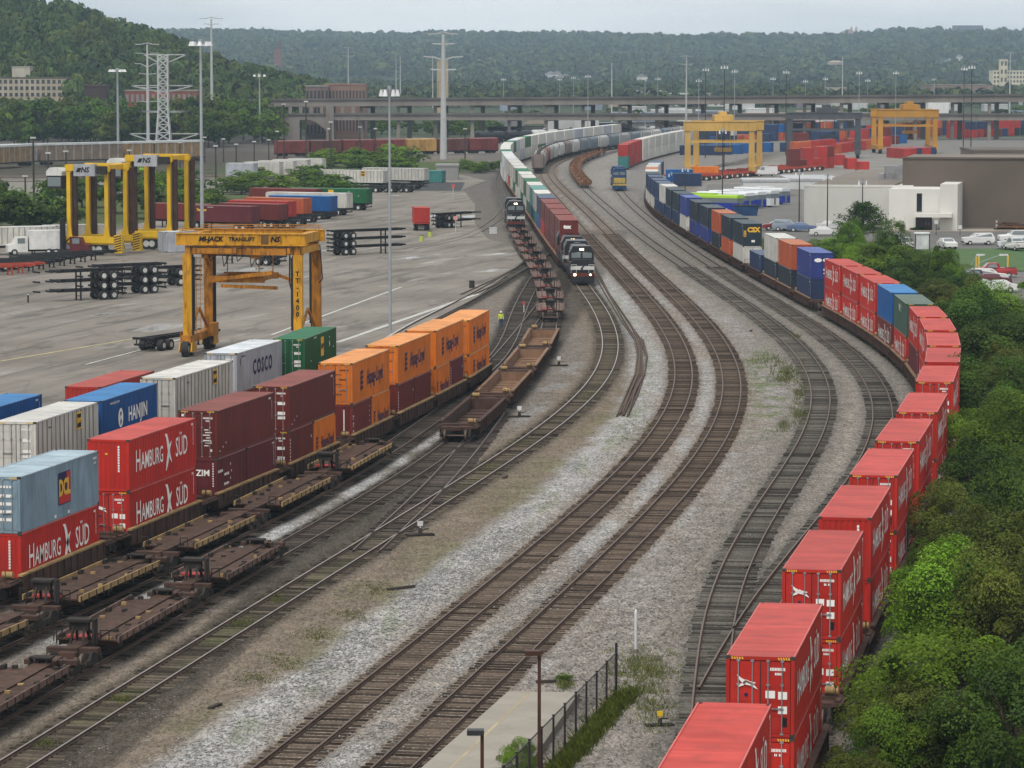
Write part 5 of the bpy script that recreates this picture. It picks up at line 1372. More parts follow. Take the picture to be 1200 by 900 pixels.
# ------------------------------------------------------------------ straddle gantry crane on the pad
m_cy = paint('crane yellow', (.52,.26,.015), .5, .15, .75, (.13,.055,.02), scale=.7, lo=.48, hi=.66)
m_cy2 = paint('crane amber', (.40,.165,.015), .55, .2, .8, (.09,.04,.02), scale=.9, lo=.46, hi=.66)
m_cdk = paint('crane dark steel', (.035,.03,.028), .7)
m_tyre = plain('tyre rubber', (.018,.018,.018), .85)
m_rim = paint('wheel rim', (.5,.5,.48), .6)
def pad_crane():
    # legs at photo feet: near left (226,415), far left (243,405), near right (358,385 hidden), far right (375,372)
    Yn = 316.0; pl = at(220, 330, Yn).x; pr = at(352, 330, Yn).x
    W = pr - pl; D = 8.6; Ht = at(300, 274, Yn).z
    r = thing('gantry_crane', 'yellow rubber-tyred gantry crane with black lettering on its top beam, on the asphalt pad', 'gantry crane', (pl, Yn, .06), -.14)
    t = .55
    def leg(x, y): 
        m = MB(); m.box(x-.42, x+.42, y-t/2, y+t/2, 1.9, Ht-1.95)
        m.box(x-.46, x+.46, y-t/2-.03, y+t/2+.03, 1.2, 1.9, 0)
        return m
    for x in (0, W):
        for y in (0, D):
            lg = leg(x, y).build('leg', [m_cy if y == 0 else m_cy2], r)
            mm = MB()
            s = 1 if x == 0 else -1
            mm.tube((x+s*.62, y, 2.5), (x+s*.62, y, Ht-2.2), .09, n=6); mm.box(*sorted((x+s*.44, x+s*.52)), y-.28, y+.28, 2.0, Ht-2.0)
            mm.build('leg_channel', [m_cdk], lg)
    for y in (0, D):
        mb = MB()
        mb.box(-1.0, W+.75, y-.32, y+.32, Ht-1.05, Ht); mb.box(-1.05, W+.8, y-.42, y+.42, Ht-.05, Ht+.02); mb.box(-1.05, W+.8, y-.42, y+.42, Ht-1.1, Ht-1.02)
        for i in range(12): mb.box(-.8+i*(W+1.2)/11-.05, -.8+i*(W+1.2)/11+.05, y-.36, y+.36, Ht-1.02, Ht-.05)
        if y == 0:
            for i in range(7): mb.cbox((.9+i*(W-1.5)/6, -.38, Ht-.95), (.4,.12,.16))
        g = mb.build('top_beam', [m_cy], r)
        m2 = MB(); m2.box(-.2, W+.2, y-.2, y+.2, Ht-1.95, Ht-1.15)
        m2.box(.6, W*.42, y-.5, y-.2, Ht-1.85, Ht-1.35); m2.box(W*.55, W*.9, y-.55, y-.2, Ht-1.95, Ht-1.35)
        for i in range(8): m2.cbox((.8+i*(W-1.6)/7, y-.34, Ht-1.55), (.3,.3,.5))
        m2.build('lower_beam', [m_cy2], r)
        if y == 0:
            tt = MB()
            put_text(tt, 'MI-JACK', (W*.22, -.375, Ht-.52), (1,0,0), (0,0,1), size=.62, bold=.03, shear=.15)
            put_text(tt, 'TRANSLIFT', (W*.50, -.375, Ht-.52), (1,0,0), (0,0,1), size=.50, bold=.018)
            put_text(tt, 'NS', (W*.80, -.378, Ht-.52), (1,0,0), (0,0,1), size=.68, bold=.03, shear=.2)
            put_poly(tt, [(-.7,-.42),(.0,-.42),(.0,.42),(-.7,.42)], (W*.74, -.375, Ht-.52), (1,0,0), (0,0,1), 1)
            tt.build('lettering', [m_blackl, paint('brown patch', (.14,.075,.03), .6)], g)
    for x in (0, W):
        mb = MB(); mb.box(x-.4, x+.4, .3, D-.3, Ht-.95, Ht-.1); mb.box(x-.3, x+.3, .3, D-.3, Ht-1.9, Ht-1.3)
        mb.build('end_beam', [m_cy], r)
        mb = MB(); mb.box(x-.45, x+.45, -.9, D+.9, 1.25, 1.95)
        mb.build('sill_beam', [m_cy2], r)
        for y in (-.2, D+.2):
            mb = MB()
            mb.prism([(y-1.1,.5),(y-.8,1.3),(y+.8,1.3),(y+1.1,.5),(y+.7,.4),(y-.7,.4)], 'x', x-.62, x-.5, 0); mb.prism([(y-1.1,.5),(y-.8,1.3),(y+.8,1.3),(y+1.1,.5),(y+.7,.4),(y-.7,.4)], 'x', x+.5, x+.62, 0)
            yk = mb.build('wheel_yoke', [m_cy], r)
            w = MB(); w.wheel((x, y-.75, .72), .72, .6, 'x', 16, 0, 1); w.wheel((x, y+.75, .72), .72, .6, 'x', 16, 0, 1)
            w.build('wheel', [m_tyre, m_rim], yk)
    tx0 = W*.42
    mb = MB(); mb.box(tx0-3.2, tx0+2.2, .4, D-.4, Ht-1.1, Ht-.55)
    for x in (-2.8, 1.8): mb.box(tx0+x-.3, tx0+x+.3, .1, D-.1, Ht-2.3, Ht-1.1)
    trol = mb.build('trolley', [m_cy2], r)
    sp = MB()
    for s in (0, 1):
        y = 1.2 + s*(D-2.4)
        sp.box(tx0-2.6, tx0+2.6, y-.25, y+.25, Ht-4.6, Ht-4.0)
    sp.box(tx0-2.6, tx0-2.0, 1.2, D-1.2, Ht-4.5, Ht-4.1); sp.box(tx0+1.8, tx0+2.4, 1.2, D-1.2, Ht-4.5, Ht-4.1)
    sp.bar((tx0-2.4,1.2,Ht-4.4),(tx0+3.6,.2,Ht-3.6),.4,.35); sp.bar((tx0-1.4,.8,Ht-4.9),(tx0+3.8,1.4,Ht-5.1),.35,.3); sp.bar((tx0+2.4,D-1.2,Ht-4.2),(tx0+4.0,D-1,Ht-4.8),.35,.3)
    for x in (-2.3,2.1):
        for y in (1.2, D-1.2): sp.tube((tx0+x,y,Ht-4.0),(tx0+x,y,Ht-1.1),.05,n=5)
    sp.build('lifting_frame', [m_cy2], r)
    rl = MB()
    for y in (-.38, .38, D-.38, D+.38):
        for i in range(9): rl.tube((-.6+i*(W+.9)/8,y,Ht),(-.6+i*(W+.9)/8,y,Ht+.42),.025,n=4)
        rl.tube((-.6,y,Ht+.42),(W+.3,y,Ht+.42),.025,n=4); rl.tube((-.6,y,Ht+.22),(W+.3,y,Ht+.22),.02,n=4)
    rl.build('handrail', [m_cy2], r)
    cb = MB()
    for k in range(5):
        x0 = tx0-2.6+k*1.3; cb.path([(x0,.45,Ht-1.2),(x0+.25,.45,Ht-2.6-(k % 2)*.5),(x0+.7,.45,Ht-2.2),(x0+1.1,.45,Ht-1.2)], .04, 5)
    for k in range(7): cb.tube((.4+k*(W-.8)/6,-.36,Ht-1.1),(.4+k*(W-.8)/6,-.36,Ht-1.95),.035,n=5)
    cb.path([(.3,-.4,Ht-1.25),(W*.5,-.42,Ht-1.32),(W-.3,-.4,Ht-1.22)], .045, 5); cb.build('cable', [m_cdk], r)
    br = MB()
    for x in (0, W):
        br.bar((x,.4,2.0),(x,D*.5,4.2),.22,.2); br.bar((x,D-.4,2.0),(x,D*.5,4.2),.22,.2)
        br.bar((x,.3,Ht-3.4),(x,2.0,Ht-1.9),.2,.2); br.bar((x,D-.3,Ht-3.4),(x,D-2.0,Ht-1.9),.2,.2)
    br.build('brace', [m_cy2], r)
    pg = MB()
    for k in range(10): pg.bar((-.9,.6+k*.3,1.0),(-.9,.6+k*.3,2.1),.04,.04)
    pg.bar((-.9,.6,2.1),(-.9,3.3,2.1),.05,.05); pg.box(-.95,-.45,.6,3.4,1.3,1.36); pg.build('side_platform', [m_cy2], r)
    la = MB()
    for dx in (-.2,.2): la.bar((.95+dx,.2,1.6),(.95+dx,.2,Ht-2.2),.05,.05)
    for i in range(24): la.bar((.75,.2,2+i*.42),(1.15,.2,2+i*.42),.04,.04)
    la.build('ladder', [m_cy2], r)
    ho = MB(); ho.path([(W-.9,.6,Ht-1.6),(W-.95,.6,Ht-4.5),(W-.75,.6,Ht-5.3),(W-.5,.6,Ht-4.8),(W-.5,.6,Ht-3)], .07, mat=0); ho.path([(W+.5,D-.9,Ht-1.4),(W+.75,D-.9,Ht-4.6),(W+.4,D-.9,Ht-5.0)], .06)
    ho.build('hose', [m_cdk], r)
    tt = MB()
    for i, ch in enumerate('TT-1400'): put_text(tt, ch, (W-.02, -.29, Ht-3.7-i*.62), (1,0,0), (0,0,1), size=.62, bold=.02)
    tt.build('leg_lettering', [m_blackl], r)
    bx_ = MB(); bx_.box(W-.9, W-.3, 2.0, 4.0, 1.95, 2.9); bx_.box(W+.45, W+.9, .8, 2.0, 1.3, 2.2); bx_.build('machinery_box', [m_cy], r)
    ca = MB(); ca.box(.48,1.1,D-2.9,D-.8,1.4,2.6); ca.build('engine_box', [m_cy2], r)
pad_crane()
# ------------------------------------------------------------------ straddle carriers behind
def straddle(label, pxl, pxr, ybase, ytop, Ynear, depth=9.0, skew=.0):
    pl = at(pxl, ybase, Ynear); W = at(pxr, ybase, Ynear).x - pl.x; Ht = at(pxl, ytop, Ynear).z
    r = thing('straddle_carrier', label, 'straddle carrier', (pl.x, Ynear, .06), skew)
    for y in (0, depth):
        for x in (0, W):
            m = MB(); m.prism([(x-.5,2.6),(x+.5,2.6),(x+.28,4.0),(x+.28,Ht-1.2),(x+.6,Ht-.9),(x+.6,Ht-.3),(x-.6,Ht-.3),(x-.28,Ht-1.0),(x-.28,4.0)], 'y', y-.3, y+.3)
            lg = m.build('leg', [m_sy], r)
            k = MB(); k.box(x+.75, x+1.2, y-.25, y+.3, 2.6, Ht-.6); k.box(x+.42, x+.62, y-.1, y+.1, 2.6, Ht-.8); k.build('mast_channel', [m_mast], lg)
        m = MB(); m.box(-1.2, W+1.2, y-.55, y+.55, 1.75, 2.65); m.box(-2.4, W+2.4, y-.3, y+.3, 1.5, 1.8)
        m.build('sill_beam', [m_sy], r)
        m = MB()
        for x in (1.2, 3.6, W-3.6, W-1.2): m.wheel((x, y, .85), .85, .55, 'y', 16, 0, 1)
        m.build('wheel', [m_tyre, m_rim], r)
    m = MB(); m.box(-.4, W+.4, -.4, .4, Ht-.9, Ht); m.box(-.4, W+.4, depth-.4, depth+.4, Ht-.9, Ht); m.box(.2,1.2,.4,depth-.4,Ht-.8,Ht-.1); m.box(W-1.2,W-.2,.4,depth-.4,Ht-.8,Ht-.1)
    m.build('top_frame', [m_sy], r)
    m = MB(); m.box(W*.22, W*.78, -1.3, -.45, Ht-1.6, Ht+.05); pb = m.build('machinery_house', [m_lgrey], r)
    tt = MB(); put_text(tt, 'NS', (W*.52,-1.31,Ht-.75), (1,0,0),(0,0,1), size=1.0, bold=.04, shear=.2); put_poly(tt, [(-.8,-.3),(-.2,-.3),(.1,.3),(-.5,.3)], (W*.42,-1.31,Ht-.75),(1,0,0),(0,0,1)); tt.build('lettering', [m_blackl], pb)
    m = MB(); m.box(W*.80, W*1.05, -1.0, -.45, Ht-1.3, Ht-.2); m.build('drive_box', [m_cdk], r)
    m = MB()
    for y in (0, depth):
        for k in range(7):
            z = .45+k*.34
            m.add([(W+1.3,y-.62,z),(W+2.35,y-.62,z+.3),(W+2.35,y-.62,z+.47),(W+1.3,y-.62,z+.17)], [(0,1,2,3)], 1)
        m.box(W+1.25, W+2.4, y-.61, y+.3, .4, 2.9)
    m.build('striped_guard', [m_sy, m_cdk], r)
    c = MB(); c.box(-3.2,-1.0,-.4,1.4,Ht-3.4,Ht-.9); cb = c.build('cabin', [m_cdk], r)
    c = MB(); c.prism([(-3.3,Ht-1.6),(-.9,Ht-1.6),(-.9,Ht-1.0),(-1.4,Ht-.5),(-2.8,Ht-.5),(-3.3,Ht-1.0)], 'y', -.5, 1.5); c.build('cabin_roof', [m_lwhite], cb)
    c = MB(); c.box(-3.1,-1.1,-.43,-.405,Ht-3.1,Ht-1.8); c.build('window', [m_glass], cb)
    return r
m_sy = paint('carrier yellow', (.60,.37,.015), .45, .1, .3, (.2,.12,.04))
m_mast = paint('greasy mast brown', (.045,.022,.014), .6, .3, .5)
m_lgrey = paint('light grey housing', (.34,.35,.37), .5)
straddle('front yellow straddle carrier with a grey housing on top, beside the dark red yard tractor', 82, 130, 297, 193, 481, 6.5, -.30)
straddle('rear yellow straddle carrier with a grey housing, lower body hidden by a grey container', 152, 203, 291, 182, 496, 6.5, -.30)
# ------------------------------------------------------------------ semi-trailer chassis
m_chass = paint('chassis black', (.016,.016,.017), .5, .2, .3)
m_chred = paint('chassis red', (.33,.055,.035), .55)
def chassis_parts(r, L=12.2, c=None, z=0.0, wheels=True):
    def fr():
        m = MB()
        for x in (-.45,.45): m.box(x-.09, x+.09, .3, L-.1, 1.0, 1.35)
        for y in (.15, L-.15): m.box(-1.2,1.2,y-.13,y+.13,1.12,1.34)
        for i in range(7): m.box(-.8,.8,1.4+i*1.6,1.52+i*1.6,1.05,1.25)
        m.box(-1.0,1.0,-.05,.06,.55,.75); m.box(-.8,-.7,0,.05,.7,1.1); m.box(.7,.8,0,.05,.7,1.1)
        for x in (-.55,.55): m.box(x-.07,x+.07,L-3.2,L-3.05,.06,1.0); m.box(x-.16,x+.16,L-3.3,L-2.95,.02,.07)
        m.bar((-.55,L-3.1,.5),(.55,L-3.1,.5),.07,.07)
        return m.mesh('frame', [c or m_chass])
    link('frame', cached(('chf', L, (c or m_chass).name), fr), r, (0,0,z))
    if wheels:
        def wh():
            m = MB()
            for y in (1.7,3.0):
                m.tube((-1.1,y,.52),(1.1,y,.52),.08,n=6)
                for x in (-.98,.98): m.wheel((x,y,.52),.52,.55,'x',14,0,1,.55)
            m.box(-.6,.6,1.1,3.6,.75,1.0)
            return m.mesh('wheel', [m_tyre, m_rim])
        link('wheel', cached('chw', wh), r, (0,0,z))
def chassis(label, p, rz, c=None, group=None, stack=1, L=12.2, cat='trailer chassis'):
    out = None
    for k in range(stack):
        r = thing('trailer_chassis', label if stack == 1 else label + [', bottom of its pile', ', middle of its pile', ', top of its pile'][k], cat, (p[0], p[1], .06 + k*1.12), rz, group)
        chassis_parts(r, L, c); out = out or r
    return out
def facing(px, py, px2, py2):
    a, b_ = gp(px,py), gp(px2,py2); return a, math.atan2(-(b_.x-a.x), b_.y-a.y)
p, rz = facing(207, 411, 160, 411)
chassis('empty black chassis lying right beside the left foot of the pad crane', gp(168,413), -.45)
chassis('black chassis pile left of two others on the pad', gp(143,350), 2.2, stack=3, L=8.8)
chassis('black chassis pile behind and right of the first pile', gp(190,343), 2.2, stack=3, L=8.8)
chassis('black chassis seen through the crane legs', gp(231,334), 2.2, stack=2, L=10.2)
chassis('black chassis pile right of the pad crane by the puddle', gp(388,300), -.9, stack=3)
chassis('black chassis under the crane beam', gp(330,312), .95, stack=1)
chassis('black chassis pile beside the loose red container', gp(512,268), -.62, stack=2, L=9)
# parked chassis in the far rows
for i in range(9):
    chassis('row of empty chassis beside the white truck at the picture edge', gp(-62+i*13, 326-i*2.2), -.9, m_chred if i < 2 else None, 'chassis row at the pad edge')
for i in range(6):
    chassis('empty chassis parked below the white ribbed trailers', gp(452+i*9, 226-(i % 2)*4), 1.15, None, 'chassis below the white trailers', L=12)
for i in range(5): chassis('empty chassis among the maroon containers', gp(352+i*12, 268-i*3.4), 1.2, None, 'chassis by the maroon containers')
# containers and trailers on the pad
def boxed(label, c, p, rz, L=12.19, z=1.35, wheels=True, right=None, style='fine', H=2.6, group=None):
    q = Vector((p.x, p.y, 0))
    container(label, c, (q.x, q.y, z+.06), rz, L=L, H=H, style=style, far=True, left=right, doors=True, group=group)
    if wheels:
        t = thing('trailer_chassis', ' '.join(('chassis under the ' + label).split()[:13]), 'trailer chassis', (q.x, q.y, .06), rz, None); chassis_parts(t, L)
boxed('maroon container with yellow lettering at the front of the group by the crane', 'wine', gp(300,271), 1.05, right='texas')
boxed('maroon container behind the one with yellow lettering', 'maroon', gp(333,268), 1.05)
boxed('dark maroon container at the left of the group, beside the carrier', 'maroon', gp(246,268), 1.05)
boxed('bright red container in the group by the crane', 'red', gp(343,264), 1.05)
boxed('brown container in the group by the crane', 'rust', gp(361,260), 1.05)
boxed('royal blue container on a chassis behind the group', 'blue', gp(392,257), 1.15)
boxed('long cream trailer body behind the blue container', 'white', gp(410,253), 1.15, L=16.15, style='flat')
boxed('long green trailer body with a yellow square sign', 'green', gp(433,247), 1.15, L=16.15, right='emp_y', style='flat')
boxed('long maroon body between cream trailer and scrub', 'maroon', gp(375,247), 1.15, L=14, style='flat')
boxed('white ribbed trailer left of the pair by the sheds', 'white', gp(452,222), 1.15, L=15, style='post', right='emp')
boxed('white ribbed trailer right of the pair by the sheds', 'white', gp(500,219), 1.15, L=15, style='post')
boxed('small green container by the shed', 'teal', gp(520,214), 1.2, L=6.06, wheels=False, z=.05)
boxed('grey container with two visible doors below the rear carrier', 'grey', gp(190,296), -.95, wheels=False, z=.05, H=2.9)
boxed('small open red container standing alone on a chassis on the pad', 'red', gp(495,271), .1, L=6.06, z=1.1)
boxed('white trailer with pale ribs beside the white truck', 'white', gp(-32,300), -1.12, L=12, style='post')
boxed('grey white trailer behind the dark red yard tractor', 'white', gp(52,297), -1.12, L=9, style='flat')
for i, px in enumerate((300,330,346,362,380)):
    q = gp(px, 211-i*1.6); boxed('white box trailer in the line by the far scrub', 'grey' if i == 0 else 'white', q, 1.25, L=9 if i else 7, style='flat', H=3.2, wheels=False, z=.6, group='white trailers by the far scrub')
# dark red yard tractor and white box truck
def truck(label, p, rz, cabcol, boxcol=None, boxL=5.0, name='truck', cat='truck', group=None, big=True):
    r = thing(name, label, cat, (p.x, p.y, .06), rz, group)
    cm = paint('truck '+str(cabcol), cabcol, .35)
    s = 1.0 if big else .75
    m = MB()
    m.prism([(0,.55*s),(0,1.5*s),(.9*s,1.7*s),(1.25*s,2.6*s),(2.8*s,2.65*s),(2.8*s,.55*s)], 'x', -1.1*s, 1.1*s)
    cb = m.build('cab', [cm], r)
    m = MB(); m.prism([(.98*s,1.75*s),(1.3*s,2.5*s),(1.32*s,2.5*s),(1.0*s,1.72*s)], 'x', -1.0*s, 1.0*s)
    for sx in (-1,1): m.box(*sorted((sx*1.1*s, sx*1.115*s)), 1.35*s, 2.4*s, 1.7*s, 2.45*s)
    m.build('window', [m_glass], cb)
    m = MB(); m.box(-.5,.5,0.3,3.0*s+boxL,.55,.8); m.build('frame', [m_cdk], r)
    m = MB()
    for y in (.9*s, 2.6*s+boxL-.9, 2.6*s+boxL-2.0):
        for x in (-.95*s,.95*s): m.wheel((x,y,.48*s),.48*s,.4*s,'x',12,0,1)
    m.build('wheel', [m_tyre, m_rim], r)
    if boxcol:
        m = MB(); m.box(-1.22*s,1.22*s,3.0*s,3.0*s+boxL,.85,1.0+2.5*s); m.build('cargo_box', [paint('truck box '+str(boxcol), boxcol, .5)], r)
    return r
truck('white box truck parked at the left picture edge', gp(8,300), -1.25, (.6,.6,.58), (.62,.62,.61), 6)
r = truck('dark red yard tractor with a tall black exhaust mast in front of the carrier', gp(107,300), 1.35, (.10,.02,.022), None, 4.2)
m = MB(); m.tube((0,4.2,.8),(0,4.2,5.2),.42,n=10); m.bar((-.3,2.9,2.6),(0,4.2,1.4),.15,.15); m.build('exhaust_mast', [m_chass], r)
# ------------------------------------------------------------------ viaduct across the valley
m_conc = paint('viaduct concrete', (.21,.185,.165), .85, .18, .5, (.07,.06,.05), scale=.08)
m_conc2 = paint('viaduct dark concrete', (.115,.105,.10), .85, .18, .5, (.05,.045,.04), scale=.08)  # darker tone for the parapets and every other pier
def viaduct():
    Y0 = 1178.0
    X = lambda px: (px-600)*Y0/FPX
    def zof(x): # crown of the upper deck along the bridge
        return 13.6 + (x-X(300))*(15.3-13.6)/(X(1200)-X(300))
    r = thing('viaduct', 'double-deck concrete viaduct crossing the whole valley', 'viaduct', (0, Y0, 0))
    x0, x1 = X(292), X(1420)
    def deck(name, zt0, zt1, th, y0, y1):
        m = MB()
        m.add([(x0,y0,zt0-th),(x1,y0,zt1-th),(x1,y1,zt1-th),(x0,y1,zt0-th),(x0,y0,zt0),(x1,y0,zt1),(x1,y1,zt1),(x0,y1,zt0)], [(0,3,2,1),(4,5,6,7),(0,1,5,4),(1,2,6,5),(2,3,7,6),(3,0,4,7)])
        m.add([(x0,y0-.5,zt0-.2),(x1,y0-.5,zt1-.2),(x1,y0-.01,zt1-.2),(x0,y0-.01,zt0-.2),(x0,y0-.5,zt0+.45),(x1,y0-.5,zt1+.45),(x1,y0-.01,zt1+.45),(x0,y0-.01,zt0+.45)], [(0,3,2,1),(4,5,6,7),(0,1,5,4),(1,2,6,5),(2,3,7,6),(3,0,4,7)], 1)
        return m.build(name, [m_conc, m_conc2], r)
    deck('upper_deck', zof(x0), zof(x1), 2.3, -.8, 11)
    deck('lower_deck', 8.75, 8.65, 2.0, -.8, 10)
    x = X(424); k = 0
    while x < x1:
        zt = zof(x)-2.3
        big = 24 <= k <= 25 or k == 33
        m = MB()
        for y, off in ((.3, 0), (8, 3.6)):
            w = 1.3 if big else (.6 if y < 5 else .8)
            m.box(x+off-w, x+off+w, y, y+1.1, 0, 6.74); m.box(x+off-w+.06, x+off+w-.06, y+.05, y+1.05, 8.8, zt-.01)
        m.bar((x, .8, 6.7), (x+3.6, 8.6, 6.7), .7, .6); m.bar((x, .8, zt-.32), (x+3.6, 8.6, zt-.32), .7, .6)
        m.build('pier', [m_conc if k % 2 else m_conc2], r)
        x += 12.7; k += 1
    # abutment with arched spandrel openings at the hill end
    m = MB(); m.box(X(335), X(352), -1.2, 10, 0, 7.04); m.box(X(383), X(392), -1.6, 10, 0, zof(X(388))-1.92)
    for i in range(7): m.box(X(339)+i*3.6, X(339)+i*3.6+1.2, -.7, .4, 8.8, zof(X(340))-1.92)
    xs = [X(334)+(X(384)-X(334))*i/12 for i in range(13)]
    for a, b_ in zip(xs[:-1], xs[1:]):
        t = lambda q: 7.05 - 4.4*(abs((q-X(359))/(X(384)-X(334))*2)**2)
        m.add([(a,-1.1,t(a)),(b_,-1.1,t(b_)),(b_,-1.1,7.045),(a,-1.1,7.045),(a,1,t(a)),(b_,1,t(b_)),(b_,1,7.045),(a,1,7.045)], [(0,1,2,3),(7,6,5,4),(0,4,5,1),(2,6,7,3)])
    m.build('abutment', [m_conc], r)
    for i in range(30):
        m = MB(); xx = x0+25+i*(x1-x0-40)/29; zt = zof(xx)
        m.tube((xx,.2,zt),(xx,.2,zt+6),.08,.05,6); m.bar((xx,.2,zt+5.9),(xx+1.4,.2,zt+6.1),.08,.07)
        m.build('lamp_post', [m_cdk], r)
viaduct()
# ------------------------------------------------------------------ terrain: left wooded hill and far ridge
def hz(x, y):
    """height of the hill ground at x, y"""
    x = np.asarray(x, float); y = np.asarray(y, float)
    u = x/np.maximum(y,1)*FPX + 600
    crest = np.interp(u, [-900,-200,0,87,133,167,200,220,267,313,367,385,405,440], [78,64,52,46,39,35,32,28,19,14,9,6,2,0])
    t = np.clip((y-1180)/(1750-1180), 0, 1); t = t*t*(3-2*t)*.75 + .25*t
    down = np.clip((2250-y)/400, 0, 1)
    left = crest*t*down
    ridge = np.interp(u, [-900,0,100,300,420,560,700,800,850,950,1050,1100,1200,2100], [70,72,73,71,66,64,65,60,66,65,72,71,70,66])
    t2 = np.clip((y-3500)/(6500-3500), 0, 1); t2 = t2*t2*(3-2*t2)*.5 + t2*.5
    far = ridge*t2*np.clip(1-(y-6700)/4000, .6, 1)
    bumps = (fbm(x/260, y/380, 31)-.5)*20*np.clip((y-3500)/1500,0,1) + (fbm(x/70, y/90, 33)-.5)*8*np.clip(t*1.5,0,1)*(left > 1)
    return np.maximum(left, far) + np.where((left > 3)|(far > 3), bumps, 0)
ysn = np.concatenate([np.linspace(1180, 1900, 52), np.linspace(1930, 3500, 12), np.linspace(3550, 7000, 70), np.linspace(7100, 7880, 6)])
usn = np.linspace(-.42, .42, 150)
YT, UT = np.meshgrid(ysn, usn, indexing='ij'); XT = YT*UT; ZT = hz(XT, YT) - .6
nrr, ncc = XT.shape
idx = (np.arange(nrr-1)[:,None]*ncc + np.arange(ncc-1)[None]).reshape(-1)
FT = np.stack([idx, idx+1, idx+ncc+1, idx+ncc], -1)
keep = ZT.reshape(-1)[FT].max(1) > .2
m_hill = paint('hill undergrowth', (.030,.045,.018), .95, .3, .5, (.05,.05,.03), scale=.02, streak=False)
hill = link('hills', np_mesh('hills', np.stack([XT,YT,ZT],-1).reshape(-1,3), FT[keep], m_hill, smooth=True))
tag(hill, 'wooded hill slopes closing the valley', 'hill', kind='structure')
# ------------------------------------------------------------------ leaves
def leaf_mat(name, rgb, trans=.3, var=.0):
    if name in _mats: return _mats[name]
    m = bpy.data.materials.new(name); n, l = nodes(m); b = n['Principled BSDF']; out = n['Material Output']
    a = n.new('ShaderNodeAttribute'); a.attribute_name = 'tint'
    oi = n.new('ShaderNodeObjectInfo')
    vm = n.new('ShaderNodeVectorMath'); vm.operation = 'MULTIPLY'; vm.inputs[1].default_value = rgb
    l.new(a.outputs['Color'], vm.inputs[0])
    hs = n.new('ShaderNodeHueSaturation')
    mr = n.new('ShaderNodeMapRange'); mr.inputs['To Min'].default_value = .82; mr.inputs['To Max'].default_value = 1.18; l.new(oi.outputs['Random'], mr.inputs['Value'])
    mh = n.new('ShaderNodeMapRange'); mh.inputs['To Min'].default_value = .484; mh.inputs['To Max'].default_value = .503; l.new(oi.outputs['Random'], mh.inputs['Value'])
    l.new(mr.outputs[0], hs.inputs['Value']); l.new(mh.outputs[0], hs.inputs['Hue']); l.new(vm.outputs[0], hs.inputs['Color'])
    l.new(hs.outputs[0], b.inputs['Base Color']); b.inputs['Roughness'].default_value = .55; b.inputs['Specular IOR Level'].default_value = .10
    tr = n.new('ShaderNodeBsdfTranslucent'); l.new(hs.outputs[0], tr.inputs['Color'])
    mx = n.new('ShaderNodeMixShader'); mx.inputs[0].default_value = trans
    l.new(b.outputs[0], mx.inputs[1]); l.new(tr.outputs[0], mx.inputs[2]); l.new(mx.outputs[0], out.inputs['Surface'])
    _mats[name] = m
    return m
def leaf_quads(P, N, size, rng, tint, aspect=.62):
    """one four-cornered leaf at each point P, facing roughly N"""
    k = len(P)
    N = N + rng.normal(0, .55, N.shape); N /= np.linalg.norm(N, axis=1, keepdims=True)+1e-9
    A = rng.normal(0, 1, N.shape); A -= (A*N).sum(1, keepdims=True)*N; A /= np.linalg.norm(A, axis=1, keepdims=True)+1e-9
    B = np.cross(N, A); s = size*rng.uniform(.6, 1.35, (k,1))
    V = np.stack([P - A*s, P - B*s*aspect + N*s*.15, P + A*s, P + B*s*aspect + N*s*.15], 1).reshape(-1,3)
    F = np.arange(4*k).reshape(-1,4)
    T = np.repeat(tint, 4, 0)
    return V, F, T
def crown_leaves(rng, r, h, nclump, nleaf, size, clump=.34, low=.25, flat=.8, yellow=.25):
    """leaf clumps spread through an uneven crown of radius r and height h standing on z=0"""
    Ps, Ns, Ts = [], [], []
    for i in range(nclump):
        d = rng.normal(0,1,3); d /= np.linalg.norm(d); rad = rng.uniform(.35,1)**.55
        c = np.array([d[0]*r*rad, d[1]*r*rad, (d[2]*.5+.5)*h*(1-low)*(1 if d[2] > 0 else 1) + low*h])
        c[2] = low*h + (h-low*h)*(.5+.5*d[2]*rad)*rng.uniform(.82,1.06)
        cr = r*clump*rng.choice([.45,.7,1.0,1.25])*rng.uniform(.9,1.1)
        q = rng.normal(0,1,(nleaf,3)); q /= np.linalg.norm(q,axis=1,keepdims=True); rr_ = rng.uniform(.35,1,(nleaf,1))**.35; q[:,2] = np.where(q[:,2] < -.25, -q[:,2], q[:,2])
        p = c + q*rr_*cr*np.array([1,1,flat])
        up = np.array([0,0,.75]); out = (c - np.array([0,0,h*.45])); out = out/(np.linalg.norm(out)+1e-6)
        Ps.append(p); Ns.append(q*.7+up+out*.4)
        base = rng.choice([.6,.8,1.0,1.2,1.45])*rng.uniform(.92,1.08); hue = rng.uniform(0,1)*yellow
        t = np.array([1+hue*.9, 1+hue*.35, 1-hue*.3])*base
        Ts.append(t[None]*rng.uniform(.75,1.25,(nleaf,1)))
    return leaf_quads(np.concatenate(Ps), np.concatenate(Ns), size, rng, np.concatenate(Ts))
m_bark = paint('bark', (.085,.065,.05), .9, .25, .4, bump=.3)
